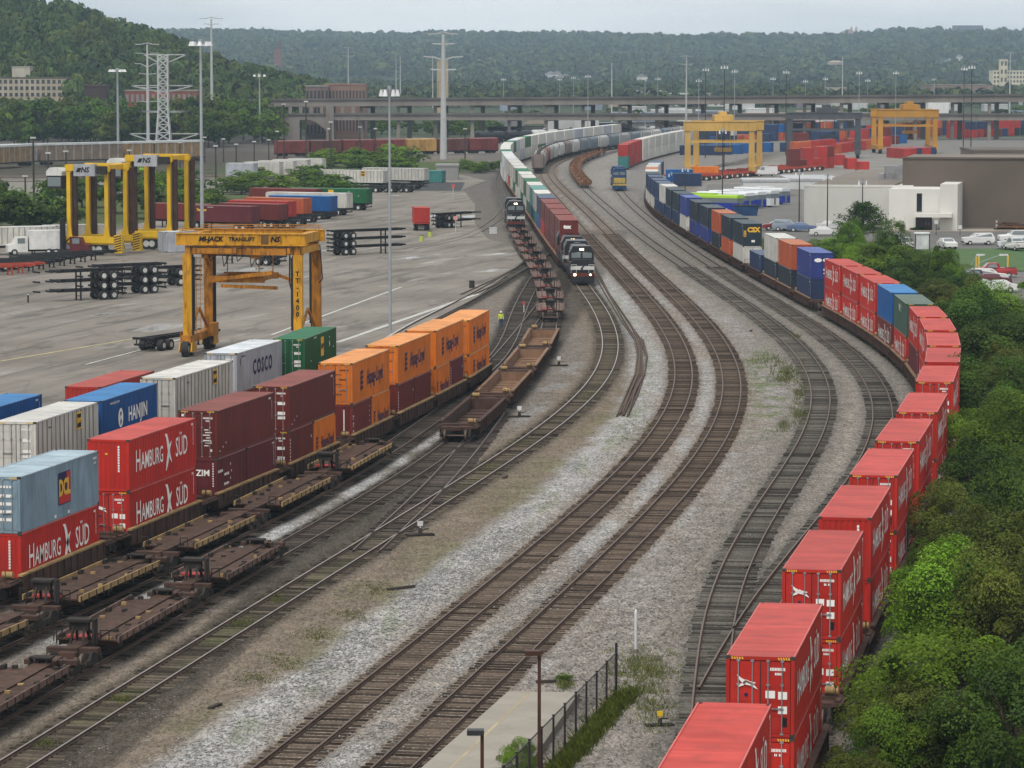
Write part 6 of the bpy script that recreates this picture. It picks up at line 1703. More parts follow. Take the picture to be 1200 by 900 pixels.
def limbs(rng, r, h, tr, low=.25, n=9):
    mb = MB()
    top = Vector((rng.uniform(-.08,.08)*r, rng.uniform(-.08,.08)*r, h*.55))
    mb.tube((0,0,-.1), top*.5, tr, tr*.75, 8); mb.tube(top*.5, top, tr*.75, tr*.5, 8)
    for i in range(n):
        a = 2*math.pi*i/n + rng.uniform(-.4,.4); s = rng.uniform(.35,1); b0 = top*s
        e = Vector((math.cos(a)*r*rng.uniform(.5,.85), math.sin(a)*r*rng.uniform(.5,.85), h*rng.uniform(.55,.92)))
        mid = b0.lerp(e,.5) + Vector((0,0,h*.06))
        mb.tube(b0, mid, tr*.42, tr*.26, 6); mb.tube(mid, e, tr*.26, tr*.08, 5)
        for k in range(3):
            e2 = mid + Vector(rng.normal(0,1,3))*r*.32; mb.tube(mid, e2, tr*.15, tr*.05, 4)
    return mb
LM = {'bright': leaf_mat('bright leaves', (.112,.212,.018), .4), 'mid': leaf_mat('green leaves', (.074,.145,.015), .35),
      'dark': leaf_mat('dark leaves', (.042,.086,.013), .3), 'olive': leaf_mat('olive leaves', (.080,.112,.019), .32), 'weed': leaf_mat('weed leaves', (.12,.15,.06), .4), 'hill': leaf_mat('hillside leaves', (.042,.072,.019), .15), 'far': leaf_mat('far hillside leaves', (.048,.078,.030), .15)}
TREES = {}
def tree_kind(kind, seed, r, h, nclump, nleaf, size, low=.25, clump=.34, tr=None):
    key = (kind, seed, r, h, nclump)
    if key not in TREES:
        rng = np.random.default_rng(seed)
        V, F, T = crown_leaves(rng, r, h, nclump, nleaf, size, clump, low)
        TREES[key] = (np_mesh('crown', V, F, LM[kind], T), limbs(rng, r, h, tr or h*.028, low).mesh('trunk', [m_bark]))
    return TREES[key]
def tree(label, kind, p, r, h, seed=1, nclump=46, nleaf=150, size=.17, low=.2, group=None, rz=None, name='tree', base=(4.0,6.0), clump=.34):
    cr, tk = tree_kind(kind, seed, base[0], base[1], nclump, nleaf, size, low, clump)
    root = thing(name, label, 'tree' if name != 'bush' else 'bush', p, rz if rz is not None else random.uniform(0,6.28), group)
    sx, sz = r/base[0], h/base[1]; root.scale = (sx, sx, sz)
    link('trunk', tk, root); link('crown', cr, root)
    return root
# wooded hillsides as one mass each
def ball_crown(rng, nclump, nleaf, size):
    """rounded crown of unit size made of small outward-facing leaf masses"""
    Ps, Ns, Ts = [], [], []
    for i in range(nclump):
        d = rng.normal(0,1,3); d[2] = abs(d[2])*.9-.15; d /= np.linalg.norm(d); c = d*np.array([.62,.62,.5])*rng.uniform(.75,1.1)+np.array([0,0,.5])
        q = rng.normal(0,1,(nleaf,3)); q /= np.linalg.norm(q,axis=1,keepdims=True); q[:,2] = np.abs(q[:,2])*1.0-.25
        Ps.append(c+q*rng.uniform(.24,.42)*np.array([1,1,.8])); Ns.append(q*1.6+d*.8+np.array([0,0,.3])); Ts.append(np.ones((nleaf,3))*rng.uniform(.8,1.2)*rng.uniform(.85,1.15,(nleaf,1)))
    N = np.concatenate(Ns); N = N/np.linalg.norm(N,axis=1,keepdims=True)*2.2
    return leaf_quads(np.concatenate(Ps), N, size, rng, np.concatenate(Ts), .85)
def wood(name, label, pts, r0, h0, kind, size, nclump, nleaf, seed):
    rng = np.random.default_rng(seed); Vs, Fs, Ts = [], [], []; off = 0
    protos = [ball_crown(np.random.default_rng(seed+10+i), nclump, nleaf, size) for i in range(6)]
    for (x, y, z) in pts:
        V, F, T = protos[rng.integers(6)]; r = r0*rng.choice([.55,.8,1.0,1.15,1.5])*rng.uniform(.85,1.15); h = h0*rng.uniform(.65,1.3); a = rng.uniform(0,6.28)
        W = V*np.array([r,r,h]); c, s = math.cos(a), math.sin(a)
        W = np.stack([W[:,0]*c-W[:,1]*s+x, W[:,0]*s+W[:,1]*c+y, W[:,2]+z-1], -1)
        tone = rng.choice([.62,.8,.95,1.05,1.25])*rng.uniform(.9,1.1); hue = rng.choice([0,.1,.3,.8])
        Vs.append(W); Fs.append(F+off); Ts.append(T*tone*np.array([1+hue*.5,1+hue*.1,1-hue*.2])); off += len(V)
    o = link(name, np_mesh(name, np.concatenate(Vs), np.concatenate(Fs), LM[kind], np.concatenate(Ts)))
    return tag(o, label, 'woodland', kind='stuff')
rng = np.random.default_rng(11)
pts = []
while len(pts) < 2300:
    y = rng.uniform(1230, 1790); u = rng.uniform(-.24, -.048); x = u*y; z = float(hz(x, y))
    pxx = u*FPX+600
    if y < 1362 and (-70 < pxx < 84 or 95 < pxx < 127 or 143 < pxx < 234): continue
    if z > 2: pts.append((x, y, z))
wood('woodland', 'dense dark green woodland covering the hill on the left', pts, 5.2, 9.0, 'hill', .13, 12, 24, 5)
pts = []
while len(pts) < 9500:
    y = rng.uniform(3560, 6700); u = rng.uniform(-.19, .19); x = u*y; z = float(hz(x, y))
    if z > 1.5 and fbm(x/160, y/260, 77) > .36: pts.append((x, y, z))
wood('woodland', 'far hazy woodland along the ridge across the valley', pts, 11, 12, 'far', .26, 8, 8, 6)
pts = []
while len(pts) < 3200:
    y = rng.uniform(1950, 3600); u = rng.uniform(-.17, .17); x = u*y; z = max(0.0, float(hz(x, y)))
    if fbm(x/110, y/170, 55) > .47: pts.append((x, y, z))
wood('woodland', 'distant valley trees between the roofs beyond the viaduct', pts, 6.5, 7.5, 'far', .28, 7, 8, 9)
# trees standing at the foot of the left hill, each by itself
k = 0
rg = random.Random(5)
def belt(n, px0, px1, Y0, Y1, r, h, kinds, lab, seeds=3):
    for i in range(n):
        Y = rg.uniform(Y0, Y1); px = rg.uniform(px0, px1); x = (px-600)*Y/FPX
        kd = rg.choice(kinds); z = max(0, float(hz(x, Y))-.3)
        s = rg.uniform(.75, 1.25)
        tree(lab % {'mid':'green','dark':'dark green','bright':'light green','olive':'olive green'}[kd], kd, (x, Y, z), r*s, h*s*rg.uniform(.85,1.15), seed=rg.randrange(seeds), nclump=34, nleaf=46, size=.36, group=lab % kd, low=.12)
belt(84, -40, 322, 1070, 1230, 5.8, 11.5, ['dark','mid','dark','olive'], '%s tree in the belt between the rail yard and the wooded hill')
belt(26, 335, 590, 1205, 1330, 4.5, 6.0, ['mid','dark'], '%s tree at the foot of the viaduct piers')
belt(13, 372, 500, 840, 905, 4.2, 4.2, ['bright','bright','mid'], '%s shrubby tree in the scrub before the red boxcars')
belt(16, 262, 400, 690, 800, 3.8, 3.4, ['mid','bright'], '%s low tree in the scrub behind the trailers')
belt(16, 60, 262, 590, 700, 4.2, 5.0, ['mid','dark','bright'], '%s low tree in the scrub behind the straddle carriers')
belt(11, -15, 78, 540, 590, 4.0, 6.0, ['dark','mid'], '%s tree at the left picture edge behind the white trailers')
belt(8, 530, 588, 830, 880, 3.0, 2.2, ['mid'], '%s bush on the bank where the lead tracks vanish')
belt(16, 1080, 1260, 1280, 1600, 6, 6.5, ['dark','mid'], '%s tree beyond the far warehouses')
belt(14, 560, 1200, 1400, 1800, 5.0, 5, ['dark','mid','olive'], '%s tree between the roofs beyond the viaduct')
# ------------------------------------------------------------------ buildings
def building(label, x0, x1, y0, depth, z0, z1, wall, roof, win=None, storeys=2, bays=6, name='building', roofh=.0, rz=0.0, group=None, cat='building'):
    w = x1-x0; r = thing(name, label, cat, (x0, y0, z0), rz, group); H = z1-z0
    mw = paint('wall %s' % str(wall), wall, .85, .12, .35, scale=.12); mr_ = paint('roof %s' % str(roof), roof, .8, .12, .3, scale=.12)
    m = MB(); m.box(0, w, 0, depth, -4, H); m.build('wall', [mw], r)
    m = MB()
    if roofh: m.prism([(-.4,H),(w+.4,H),(w/2,H+roofh)], 'y', -.4, depth+.4)
    else: m.box(-.15, w+.15, -.15, depth+.15, H+.01, H+.45)
    m.build('roof', [mr_], r)
    if win:
        sh = H/storeys; bw = w/bays; mg = glassy('window glass '+str(win), win)
        for s in range(storeys):
            for i in range(bays):
                if s == 0 and i == 0: m = MB(); m.box(bw*.22, bw*.78, -.06, -.02, sh*.28, sh*.80); m.box(bw*.18, bw*.82, -.14, -.061, sh*.24, sh*.28, 1); wm = m.mesh('window', [mg, mr_])
                link('window', wm, r, (bw*i, 0, sh*s))
    return r
def bpx(label, px0, px1, pyt, Y, depth, wall, roof, zb=None, **k):
    Y = Yc(Y); depth *= .65; k['roofh'] = k.get('roofh', 0)*.6
    a, b_ = at(px0, pyt, Y), at(px1, pyt, Y)
    zb = max(0.0, float(hz(a.x, Y))-1.0)
    return building(label, a.x, b_.x, Y, depth, zb, a.z, wall, roof, **k)
bpx('long cream mill building with rows of windows at the left edge', -60, 79, 92, 1970, 30, (.40,.35,.27), (.10,.085,.075), zb=8, win=(.04,.04,.045), storeys=3, bays=22)
bpx('cream penthouse block on the cream mill', 14, 35, 79, 1976, 14, (.44,.41,.34), (.3,.28,.24), zb=25, win=None)
bpx('dark brown shed among the trees', 98, 124, 101, 1940, 18, (.055,.035,.032), (.07,.05,.045), zb=6)
bpx('red brick factory with grey windows behind the lattice tower', 146, 231, 107, 1945, 25, (.22,.065,.045), (.25,.22,.20), zb=9, win=(.22,.22,.22), storeys=2, bays=14)
bpx('small white house high on the hill', 100, 108, 79, 2050, 6, (.6,.6,.6), (.2,.2,.21), zb=36, roofh=3, win=(.05,.05,.05), storeys=2, bays=2)
bpx('low white house on the hill above the mill', 66, 85, 75, 2080, 8, (.5,.49,.46), (.42,.41,.38), zb=38, roofh=3)
bpx('red brick building with a pale sign at the left edge', 12, 30, 128, 1800, 14, (.2,.06,.04), (.2,.18,.17), win=(.05,.05,.05), storeys=2, bays=4)
bpx('brown stone hall at the end of the viaduct', 358, 385, 102, 1880, 26, (.17,.125,.115), (.2,.19,.19), win=(.03,.03,.035), storeys=3, bays=6)
bpx('brick hall with tall windows above the viaduct end', 381, 428, 100, 1890, 26, (.20,.13,.105), (.25,.14,.11), win=(.05,.045,.045), storeys=2, bays=12)
def steeple():
    Y = Yc(3150); a = at(321, 57, Y); b_ = at(330, 57, Y)
    r = thing('church_tower', 'dark brick church tower with a slender spire on the far slope', 'church', (a.x, Y, 0)); w = b_.x-a.x; zg = float(hz(a.x, Y))-5
    m = MB(); m.box(0,w,0,w,zg,a.z); m.build('tower', [paint('church brick', (.16,.075,.06), .85)], r)
    zt = at(328,40,Y).z; m = MB(); m.add([(w*.55,0,a.z),(w,0,a.z),(w,w*.5,a.z),(w*.55,w*.5,a.z),(w*.78,w*.25,zt)], [(0,1,4),(1,2,4),(2,3,4),(3,0,4)]); m.box(w*.5,w,0,w*.5,a.z+.01,a.z+8); m.build('spire', [paint('slate spire', (.10,.06,.055), .8)], r)
steeple()
def ridge_church():
    Y = Yc(4330); a = at(985, 38, Y); r = thing('ridge_church', 'pale church with twin spires on the ridge', 'church', (a.x, Y, 0)); zg = float(hz(a.x, Y))-6
    mp = paint('ridge church stone', (.38,.29,.24), .85); k = Y/FPX
    m = MB(); m.box(0, 19*k, 0, 20, zg, a.z); m.prism([(0,a.z),(19*k,a.z),(9*k,a.z+4*k)], 'y', 0, 20); m.build('nave', [mp], r)
    for x in (11.5, 17):
        m = MB(); m.box(x*k, (x+2.6)*k, -2, 4, zg, a.z+4.0*k); m.add([(x*k,-2,a.z+4*k),((x+2.6)*k,-2,a.z+4*k),((x+2.6)*k,4,a.z+4*k),(x*k,4,a.z+4*k),((x+1.3)*k,1,a.z+8*k)], [(0,1,4),(1,2,4),(2,3,4),(3,0,4)]); m.build('bell_tower', [mp], r)
ridge_church()
bpx('dark slab block on the ridge at the right', 1118, 1152, 30, 4330, 40, (.17,.165,.19), (.15,.15,.17), zb=85, win=(.06,.06,.08), storeys=8, bays=12)
bpx('cream art deco office with a stepped tower at the right edge', 1164, 1225, 83, 2700, 40, (.55,.50,.38), (.4,.38,.32), win=(.07,.065,.06), storeys=5, bays=16)
bpx('cream clock tower of the art deco office', 1172, 1181, 70, 2698, 12, (.60,.54,.40), (.5,.45,.36), win=(.08,.07,.06), storeys=4, bays=2)
bpx('long brown roofed warehouse beyond the viaduct', 1092, 1166, 100.5, 2350, 90, (.22,.17,.14), (.16,.12,.10))
bpx('white roofed shed beyond the viaduct', 1052, 1094, 104, 2450, 50, (.5,.5,.5), (.55,.56,.57))
bpx('white warehouse between the distant trees', 843, 870, 105, 2600, 40, (.55,.55,.54), (.6,.6,.6))
bpx('tan brick building beside a low chimney beyond the viaduct', 878, 892, 103, 2550, 30, (.3,.22,.17), (.25,.2,.17))
bpx('tall tan silo block beyond the viaduct, behind the big steel pole', 512, 525, 72, 2150, 14, (.42,.33,.22), (.4,.33,.24))
bpx('tower house with pale gable on the far slope', 604, 612, 93, 3000, 14, (.35,.33,.3), (.3,.3,.3), zb=10, win=(.08,.08,.08), storeys=3, bays=2)
hseed = random.Random(21)
for i in range(64):
    px = hseed.choice([hseed.gauss(566,14), hseed.gauss(640,12), hseed.uniform(480,1190)]); Y = hseed.uniform(3650, 4600); x = (px-600)*Y/FPX; z = float(hz(x, Y))
    c = hseed.choice([(.55,.55,.54),(.5,.48,.45),(.42,.35,.3),(.5,.5,.52)])
    building(('white' if c[0] > .52 or c[2] > .5 else 'cream' if c[2] > .4 else 'tan') + ' house among the hazy trees of the far slope', x, x+hseed.uniform(7,15), Y, 9, z-1, z+hseed.uniform(4,7), c, (.25,.24,.25), name='house', roofh=3.5, group='houses on the far slope, ' + ('white' if c[0] > .52 or c[2] > .5 else 'cream' if c[2] > .4 else 'tan'), cat='house')
ware = random.Random(22)
for i in range(90):
    px = ware.uniform(560, 1230); Y = ware.uniform(1215, 2900); x = (px-600)*Y/FPX
    c, nm = ware.choice([((.45,.46,.46),'pale grey'),((.55,.55,.55),'white'),((.2,.19,.19),'dark grey'),((.3,.25,.2),'tan'),((.22,.26,.33),'blue grey')])
    building(nm + ' industrial shed beyond the viaduct', x, x+ware.uniform(8,24), Y, ware.uniform(8,20), 0, ware.uniform(2.5,5), c, tuple(min(.6,q*1.15) for q in c), name='industrial_shed', group='industrial sheds beyond the viaduct, ' + nm, cat='shed')
bpx('big white shed seen through the viaduct piers', 640, 702, 140, 1900, 30, (.62,.63,.63), (.6,.6,.6))
bpx('white shed seen through the right viaduct bays', 1088, 1112, 118, 1980, 30, (.6,.6,.6), (.6,.6,.6))
# grey and brown warehouse at the right
wg = paint('painted block wall grey', (.54,.535,.50), .8, .06, .2, (.28,.26,.23), scale=.2)
wg2 = paint('painted block wall pale', (.62,.61,.57), .8, .05, .15, (.3,.29,.26), scale=.2)
wb = paint('painted wall brown', (.125,.10,.083), .85, .08, .3, (.11,.09,.075), scale=.2)
m_flatroof = paint('flat roof felt', (.20,.175,.15), .9, .12, .4, scale=.1)
def warehouse():
    Y = Yc(602.0); k = Y/FPX; X = lambda px: (px-600)*k - XL; XL = 0; XL = X(939); Z = lambda py: CAM_H - (py-HOR)*k
    r = thing('warehouse', 'pale grey office block joined to a big windowless brown warehouse', 'warehouse', (XL, Y, 0), -.20)
    m = MB(); m.box(X(939), X(1040), 4, 90, -.2, Z(219)); m.build('office_wing', [wg], r)
    m = MB(); m.box(X(939)+.4, X(1040)-.2, 4.4, 89, Z(219)-.6, Z(219)-.3) if False else m.box(X(939)-.05, X(1067), 3.95, 4.3, Z(219)+.01, Z(219)+.35); m.box(X(939)+.35, X(1040)-.05, 4.35, 89.5, Z(219)+.01, Z(219)+.12, 1); m.build('roof', [wg2, m_flatroof], r)
    m = MB(); m.box(X(1040.5), X(1100), 1.0, 40, -.2, Z(220)); m.build('entrance_block', [wg2], r)
    m = MB(); m.box(X(1100.3), X(1120.5), .4, 40, -.2, Z(214)); m.build('stair_tower', [wg2], r)
    m = MB(); m.box(X(1073), X(1079), .9, .99, Z(246), Z(225)); m.build('window', [glassy('dark window')], r)
    m = MB(); m.box(X(1072), X(1091), .88, .985, 0, Z(252)); d = m.build('door', [glassy('entrance glass', (.03,.02,.02))], r)
    for i in range(3):
        h = MB(); h.cbox((X(1084)+i*.5, .84, 1.1), (.06,.06,.5)); h.build('handle', [m_steel], d)
    m = MB(); m.box(X(1071), X(1115), -1.6, .38, Z(252), Z(247.5)); m.build('canopy', [wg2], r)
    m = MB(); m.box(X(1068)-2.6, X(1068)+110, 12, 34, -.2, Z(187)); m.build('warehouse_hall', [wb], r)
    m = MB(); m.box(X(1068)-2.8, X(1068)+110.2, 11.8, 12.2, Z(187)+.01, Z(187)+.3); m.box(X(1068)-2.5, X(1068)+109, 12.3, 33.5, Z(187)+.01, Z(187)+.15, 1); m.build('parapet', [wb, m_flatroof], r)
    m = MB()
    for px, py, w, h in ((1042,203,2.5,2.4),(1060,200,2.6,2.6),(1030,206,1.2,1.0)): m.cbox((X(px)-3, 38, Z(219)+.12+h/2), (w, 3, h))
    m.build('roof_vent', [m_steel], r)
    m = MB(); m.box(X(1160), X(1162), 11.7, 12, 0, 1.2); m.build('wall_box', [m_rim], r)
warehouse()
bpx('low brown roofed annex behind the warehouse', 1141, 1240, 178, 760, 30, (.17,.14,.12), (.13,.11,.095))
bpx('small flat white office by the buses', 871, 925, 213, 800, 14, (.55,.56,.55), (.40,.41,.42))
bpx('low white roofed shed behind the office', 925, 985, 212, 860, 40, (.5,.51,.51), (.42,.43,.44))
bpx('grey shed by the dark asphalt patch', 511, 537, 195, 955, 12, (.22,.22,.215), (.26,.26,.255))
# ------------------------------------------------------------------ poles and masts
m_galv = paint('galvanised pole', (.32,.34,.36), .5, .1, .3, metallic=.2)
m_wood = paint('dark timber pole', (.05,.042,.038), .85)
m_lampw = paint('lamp housing', (.6,.61,.62), .4)
def mast(label, x, Y, z0, z1, r0=.28, ring=True, n=8, mat=None, group=None):
    r = thing('light_mast', label, 'light mast', (x, Y, z0), 0, group); H = z1-z0
    m = MB(); m.tube((0,0,-.3),(0,0,H*.5),r0,r0*.8,8); m.tube((0,0,H*.5),(0,0,H),r0*.8,r0*.55,8); m.build('pole', [mat or m_galv], r)
    if ring:
        m = MB(); R_ = r0*4.5
        m.tube((0,0,H-.5),(0,0,H+.3),r0*1.2,n=8)
        for i in range(n):
            a = 2*math.pi*i/n; m.bar((0,0,H-.1),(math.cos(a)*R_,math.sin(a)*R_,H-.1),.1,.1)
        m.build('lamp_ring', [m_galv], r)
        for i in range(n):
            a = 2*math.pi*i/n; m = MB(); c = (math.cos(a)*R_*1.05, math.sin(a)*R_*1.05)
            m.tube((c[0],c[1],H-.75),(c[0],c[1],H-.1),r0*1.5,r0*.7,8); m.build('lamp', [m_lampw], r)
    return r
def mast_px(label, px, pyt, pyb=None, Y=None, **k):
    Y = gp(px, pyb).y if Y is None else Yc(Y)
    a = at(px, pyt, Y); zb = max(0.0, float(hz(a.x, Y))-.5); return mast(label, a.x, Y, zb, a.z, **k)
mast_px('tall grey light mast with a ring of white lamps behind the pad crane', 235, 48, 283, r0=.30)
mast_px('grey light mast with a lamp ring standing behind the orange containers', 456.3, 104, 391, r0=.17, n=6)
mast_px('light mast with a small lamp ring left of the lattice tower', 137.5, 81, 187, r0=.42, n=6)
mast_px('light mast on the hill beside the brick hall', 304, 87, Y=1700, r0=.35, n=4)
far_masts = [(819,93,1500),(827,80,1300),(849,77,1010),(861,82,1400),(906,91,1900),(921.5,83,1350),(944,94,1900),(967,91,1900),(1007,84,1500),(1017,93,1900),(1050,84,1600),(1095,92,2000),(1130,79,1250),(1139,77,1150),(689,88,1700),(590,92,2000),(656,92,2000),(672,90,2000),(756,90,1900),(771,91,1900)]
for px, py, Y in far_masts: mast_px('thin light mast over the far container yard' if px > 800 else 'thin light mast along the viaduct', px, py, Y=Y, r0=.15, n=4, mat=m_wood if Y < 1400 else None, group='far yard light masts' if px > 800 else 'light masts along the viaduct')
for px, py, pb, lb in ((936.9,202,268,'slim lot light pole at the corner of the grey office'),(970,205,272,'slim lot light pole before the grey office wall'),(1011,211,275,'slim lot light pole behind the airy tree'),(803,197,228,'slim dark pole by the small grey container'),(847,152,246,'tall dark pole beside the buses'),(787,203,217,'short dark pole at the bend of the right train')):
    mast_px(lb, px, py, pb, r0=.12, n=2, mat=m_wood)
def power_pole(label, px, pyt, Y, arms, r0=.9, zb=None, mat=None, group=None):
    Y = Yc(Y); r0 *= .66
    a = at(px, pyt, Y); z0 = max(0, float(hz(a.x,Y))-1) if zb is None else zb
    r = thing('power_pole', label, 'power pole', (a.x, Y, z0), 0, group); H = a.z-z0; k = Y/FPX
    m = MB(); m.tube((0,0,-.5),(0,0,H),r0,r0*.45,10); m.build('pole', [mat or m_pole], r)
    for dy, half, rise in arms:
        z = H-dy*k; m = MB()
        for s in (-1,1): m.bar((0,0,z-rise*k*.9),(s*half*k*.45,0,z-rise*k*.15),r0*.4,r0*.4); m.bar((s*half*k*.45,0,z-rise*k*.15),(s*half*k,0,z),r0*.35,r0*.35)
        ar = m.build('cross_arm', [mat or m_pole], r)
        if dy > 8:
            for s in (-1,1):
                q = MB(); q.tube((s*half*k*.96,0,z-.1),(s*half*k*.96,0,z-3.0*k),.28*k,n=6); q.build('insulator', [m_cdk], ar)
    return r
m_pole = paint('pale steel pole', (.40,.41,.41), .5, .06, .2)
power_pole('massive pale steel power pole with four pairs of arms before the boxcars', 519.5, 40, 1270, [(0,18,-3),(11,13,1),(26,23,5),(41,15,1)], 1.6)
power_pole('pale steel power pole on the hill right of the light mast', 247.5, 22, 1880, [(0,14,-2),(6,9,1)], 1.0)
power_pole('pale steel power pole behind the lattice tower', 172.5, 52, 1560, [(0,14,-2),(10,14,2),(22,15,5),(34,10,1),(50,12,1),(66,12,1)], .9)
for px, py, Y, lb in ((408,56,2100,'slender pale pole above the brick hall'),(464,63,2300,'slender pale pole left of a twin'),(469,65,2320,'slender pale pole right of a twin'),(507,65,2250,'slender pale pole behind the big steel pole'),(717,73,2000,'slender pale pole over the middle of the viaduct'),(804.5,66,1500,'pale power pole behind the far yellow crane'),(987.5,66,2200,'white pole by the water tank'),(1184,62,2000,'dark pole before the art deco office')):
    power_pole(lb, px, py, Y, [(0,7,-1),(9,8,1)] if px in (408,804.5,1184) else [], .6)
def lattice():
    Y = Yc(1320); b0 = at(192, 183, Y); k = Y/FPX; r = thing('lattice_tower', 'grey steel lattice power tower with long arms on the left', 'power tower', (b0.x, Y, 0)); H = at(192, 64, Y).z
    m = MB(); w0, w1 = 2.3, 1.35
    def wz(z): return w0 + (w1-w0)*min(1, z/(H*.45))
    zs = [0]; 
    while zs[-1] < H-.1: zs.append(min(H, zs[-1]+2.3))
    for a, b_ in zip(zs[:-1], zs[1:]):
        for sx in (-1,1):
            for sy in (-1,1): m.bar((sx*wz(a),sy*wz(a),a),(sx*wz(b_),sy*wz(b_),b_),.38,.38)
        for s in (-1,1):
            m.bar((-wz(a),s*wz(a),a),(wz(b_),s*wz(b_),b_),.22,.22); m.bar((wz(a),s*wz(a),a),(-wz(b_),s*wz(b_),b_),.22,.22)
            m.bar((s*wz(a),-wz(a),a),(s*wz(b_),wz(b_),b_),.22,.22); m.bar((s*wz(a),wz(a),a),(s*wz(b_),-wz(b_),b_),.22,.22)
        m.bar((-wz(b_),-wz(b_),b_),(wz(b_),-wz(b_),b_),.24,.24)
    m.build('tower_frame', [m_pole], r)
    for dy, l_, rt, rise in ((0,22,27,9),(36,38,36,7),(66,30,32,1),(92,40,42,11)):
        z = H-dy*k; m = MB()
        for s, q in ((-1,l_),(1,rt)):
            m.bar((s*1.5,0,z),(s*q*k,0,z),.3,.3); m.bar((s*1.5,0,z-rise*k),(s*q*k,0,z),.3,.3)
        ar = m.build('cross_arm', [m_pole], r)
lattice()
dk = [(57,178,238),(78,176,240),(125,196,285),(152,175,222),(181,166,212),(211,166,205),(253,170,222),(277,168,205),(333,121,205),(359,118,204),(388,142,206),(386,150,190),(325,153,192),(422,148,190),(440,150,188),(240,160,190),(262,162,190),(298,165,190),(315,163,190),(545,150,186),(30,205,245),(40,160,250),(71,230,262)]
for px, a, b_ in dk:
    g = gp(px, b_); t = at(px, a, g.y)
    r = thing('utility_pole', 'thin dark pole among the rail tracks on the left', 'utility pole', (g.x, g.y, 0), 0, 'thin dark poles among the left tracks')
    m = MB(); m.tube((0,0,-.2),(0,0,t.z),.22,.16,6); m.build('pole', [m_wood], r)
    m = MB(); m.cbox((0,-.1,t.z-.2),(1.0,.25,.3)); m.build('lamp_head', [m_rim], r)
# dark ladder tracks of the left classification yard
for i in range(9):
    y = 770+i*26
    p, q = Vector((-230, y-14, .05)), Vector((-66-i*3, y+8, .05))
    r = thing('railway_track', 'far classification track behind the carriers', 'railway track'); r['kind'] = 'structure'
    for o in (-.75,.75):
        m = MB(); m.bar(p+Vector((0,o,.06)), q+Vector((0,o,.06)), .16, .14); m.build('rail', [rail_dull], r)
# ------------------------------------------------------------------ far yard on the right: gantries and container rows
def far_gantry(label, pxl, pxr, pyt, pyb, dpx, mat, beam=2.1, dep=11, legw=1.0):
    Y = gp((pxl+pxr)/2, pyb).y; a, b_ = at(pxl,pyt,Y), at(pxr,pyt,Y); W = b_.x-a.x; H = a.z; k = Y/FPX
    r = thing('gantry_crane', label, 'gantry crane', (a.x, Y, 0)); sh = dpx*k
    for y, o in ((0,0),(dep,sh)):
        for x in (0,W):
            m = MB(); m.prism([(x+o-legw*.75,2.2),(x+o+legw*.75,2.2),(x+o+legw*.6,H-beam),(x+o-legw*.6,H-beam)], 'y', y-.6, y+.6); m.build('leg', [mat], r)
        m = MB(); m.box(o-legw, W+o+legw, y-.8, y+.8, H-beam, H); m.box(o-legw-.1, W+o+legw+.1, y-.95, y+.95, H, H+.2); m.build('top_beam', [mat], r)
        m = MB(); m.box(o+.5, W+o-.5, y-.4, y+.4, H*.62, H*.62+.5); m.build('tie_beam', [mat], r)
    for x in (0,W):
        m = MB(); m.bar((x,-1.5,1.8),(x+sh,dep+1.5,1.8),1.6,1.2); m.build('sill_beam', [mat], r)
        m = MB()
        for y in (-1.0,1.0,dep-1,dep+1): m.wheel((x+sh*y/dep,y,.8),.8,.6,'x',12)
        m.build('wheel', [m_tyre], r)
    m = MB(); m.box(W*.42, W*.72, .5, dep-.5, H+.25, H+1.6); m.box(W*.5, W*.62, 2, dep-2, H+1.6, H+2.4); m.build('trolley', [mat], r)
    m = MB(); m.box(W*.45,W*.7,3,dep-3,H*.45,H*.45+.8)
    for x in (.47,.68): m.tube((W*x,4,H*.45),(W*x,4,H),.12,n=5)
    m.build('lifting_frame', [mat], r)
    return r
m_fg = paint('far gantry yellow', (.47,.30,.085), .5, .15, .6, (.25,.15,.06), scale=.2)
m_fg2 = paint('far gantry orange', (.42,.21,.03), .5, .15, .6, (.25,.15,.06), scale=.2)
far_gantry('big pale yellow gantry crane over the far yard behind the small grey container', 806, 881, 143, 207, 13, m_fg)
far_gantry('orange yellow gantry crane farther off, right of the dark gantry', 1032, 1096, 129, 180, -3, m_fg2)
far_gantry('dark grey gantry crane over the red container blocks', 925, 1005, 133, 186, 4, paint('dark gantry', (.07,.075,.085), .6), 1.5, 7)
YC = {'red':'red','navy':'navy','orange':'orange','white':'white','maroon':'maroon','blue':'blue','rust':'orange brown','slate':'slate'}
def fc(c, px, pyb, z, L, rz, label, group):
    p = gp(px, pyb); o = link('shipping_container', cached(('sb', L, 2.75, c), lambda: small_box(L, 2.75, c)), None, (p.x, p.y, z+.02)); o.rotation_euler = (0,0,rz)
    tag(o, label, 'shipping container', group)
fr = random.Random(9)
FARMASS = []
def frow(n, px0, py0, px1, py1, layers, cols, where, L=12.19, rz=1.2, mass=False):
    for i in range(n):
        t = i/max(1,n-1)
        for k in range(layers if fr.random() > .25 else max(1,layers-1)):
            c = fr.choice(cols); lb = YC[c] + ' container ' + where
            if mass: p = gp(px0+(px1-px0)*t, py0+(py1-py0)*t); FARMASS.append((p.x, p.y, k*2.78+.02, rz, L, c))
            else: fc(c, px0+(px1-px0)*t, py0+(py1-py0)*t, k*2.78, L, rz, lb, lb)
frow(22, 830, 171, 1000, 159, 2, ['navy','navy','slate','rust','navy','white','blue'], 'in the long navy row of the far yard', 6.06, mass=True)
frow(15, 938, 178, 1062, 168, 2, ['red','red','rust','navy','red','maroon','blue','white'], 'in the orange and red row of the far yard', 6.06, mass=True)
frow(6, 932, 201, 972, 197, 2, ['red','red','maroon'], 'in the red block below the dark gantry', 6.06, .1)
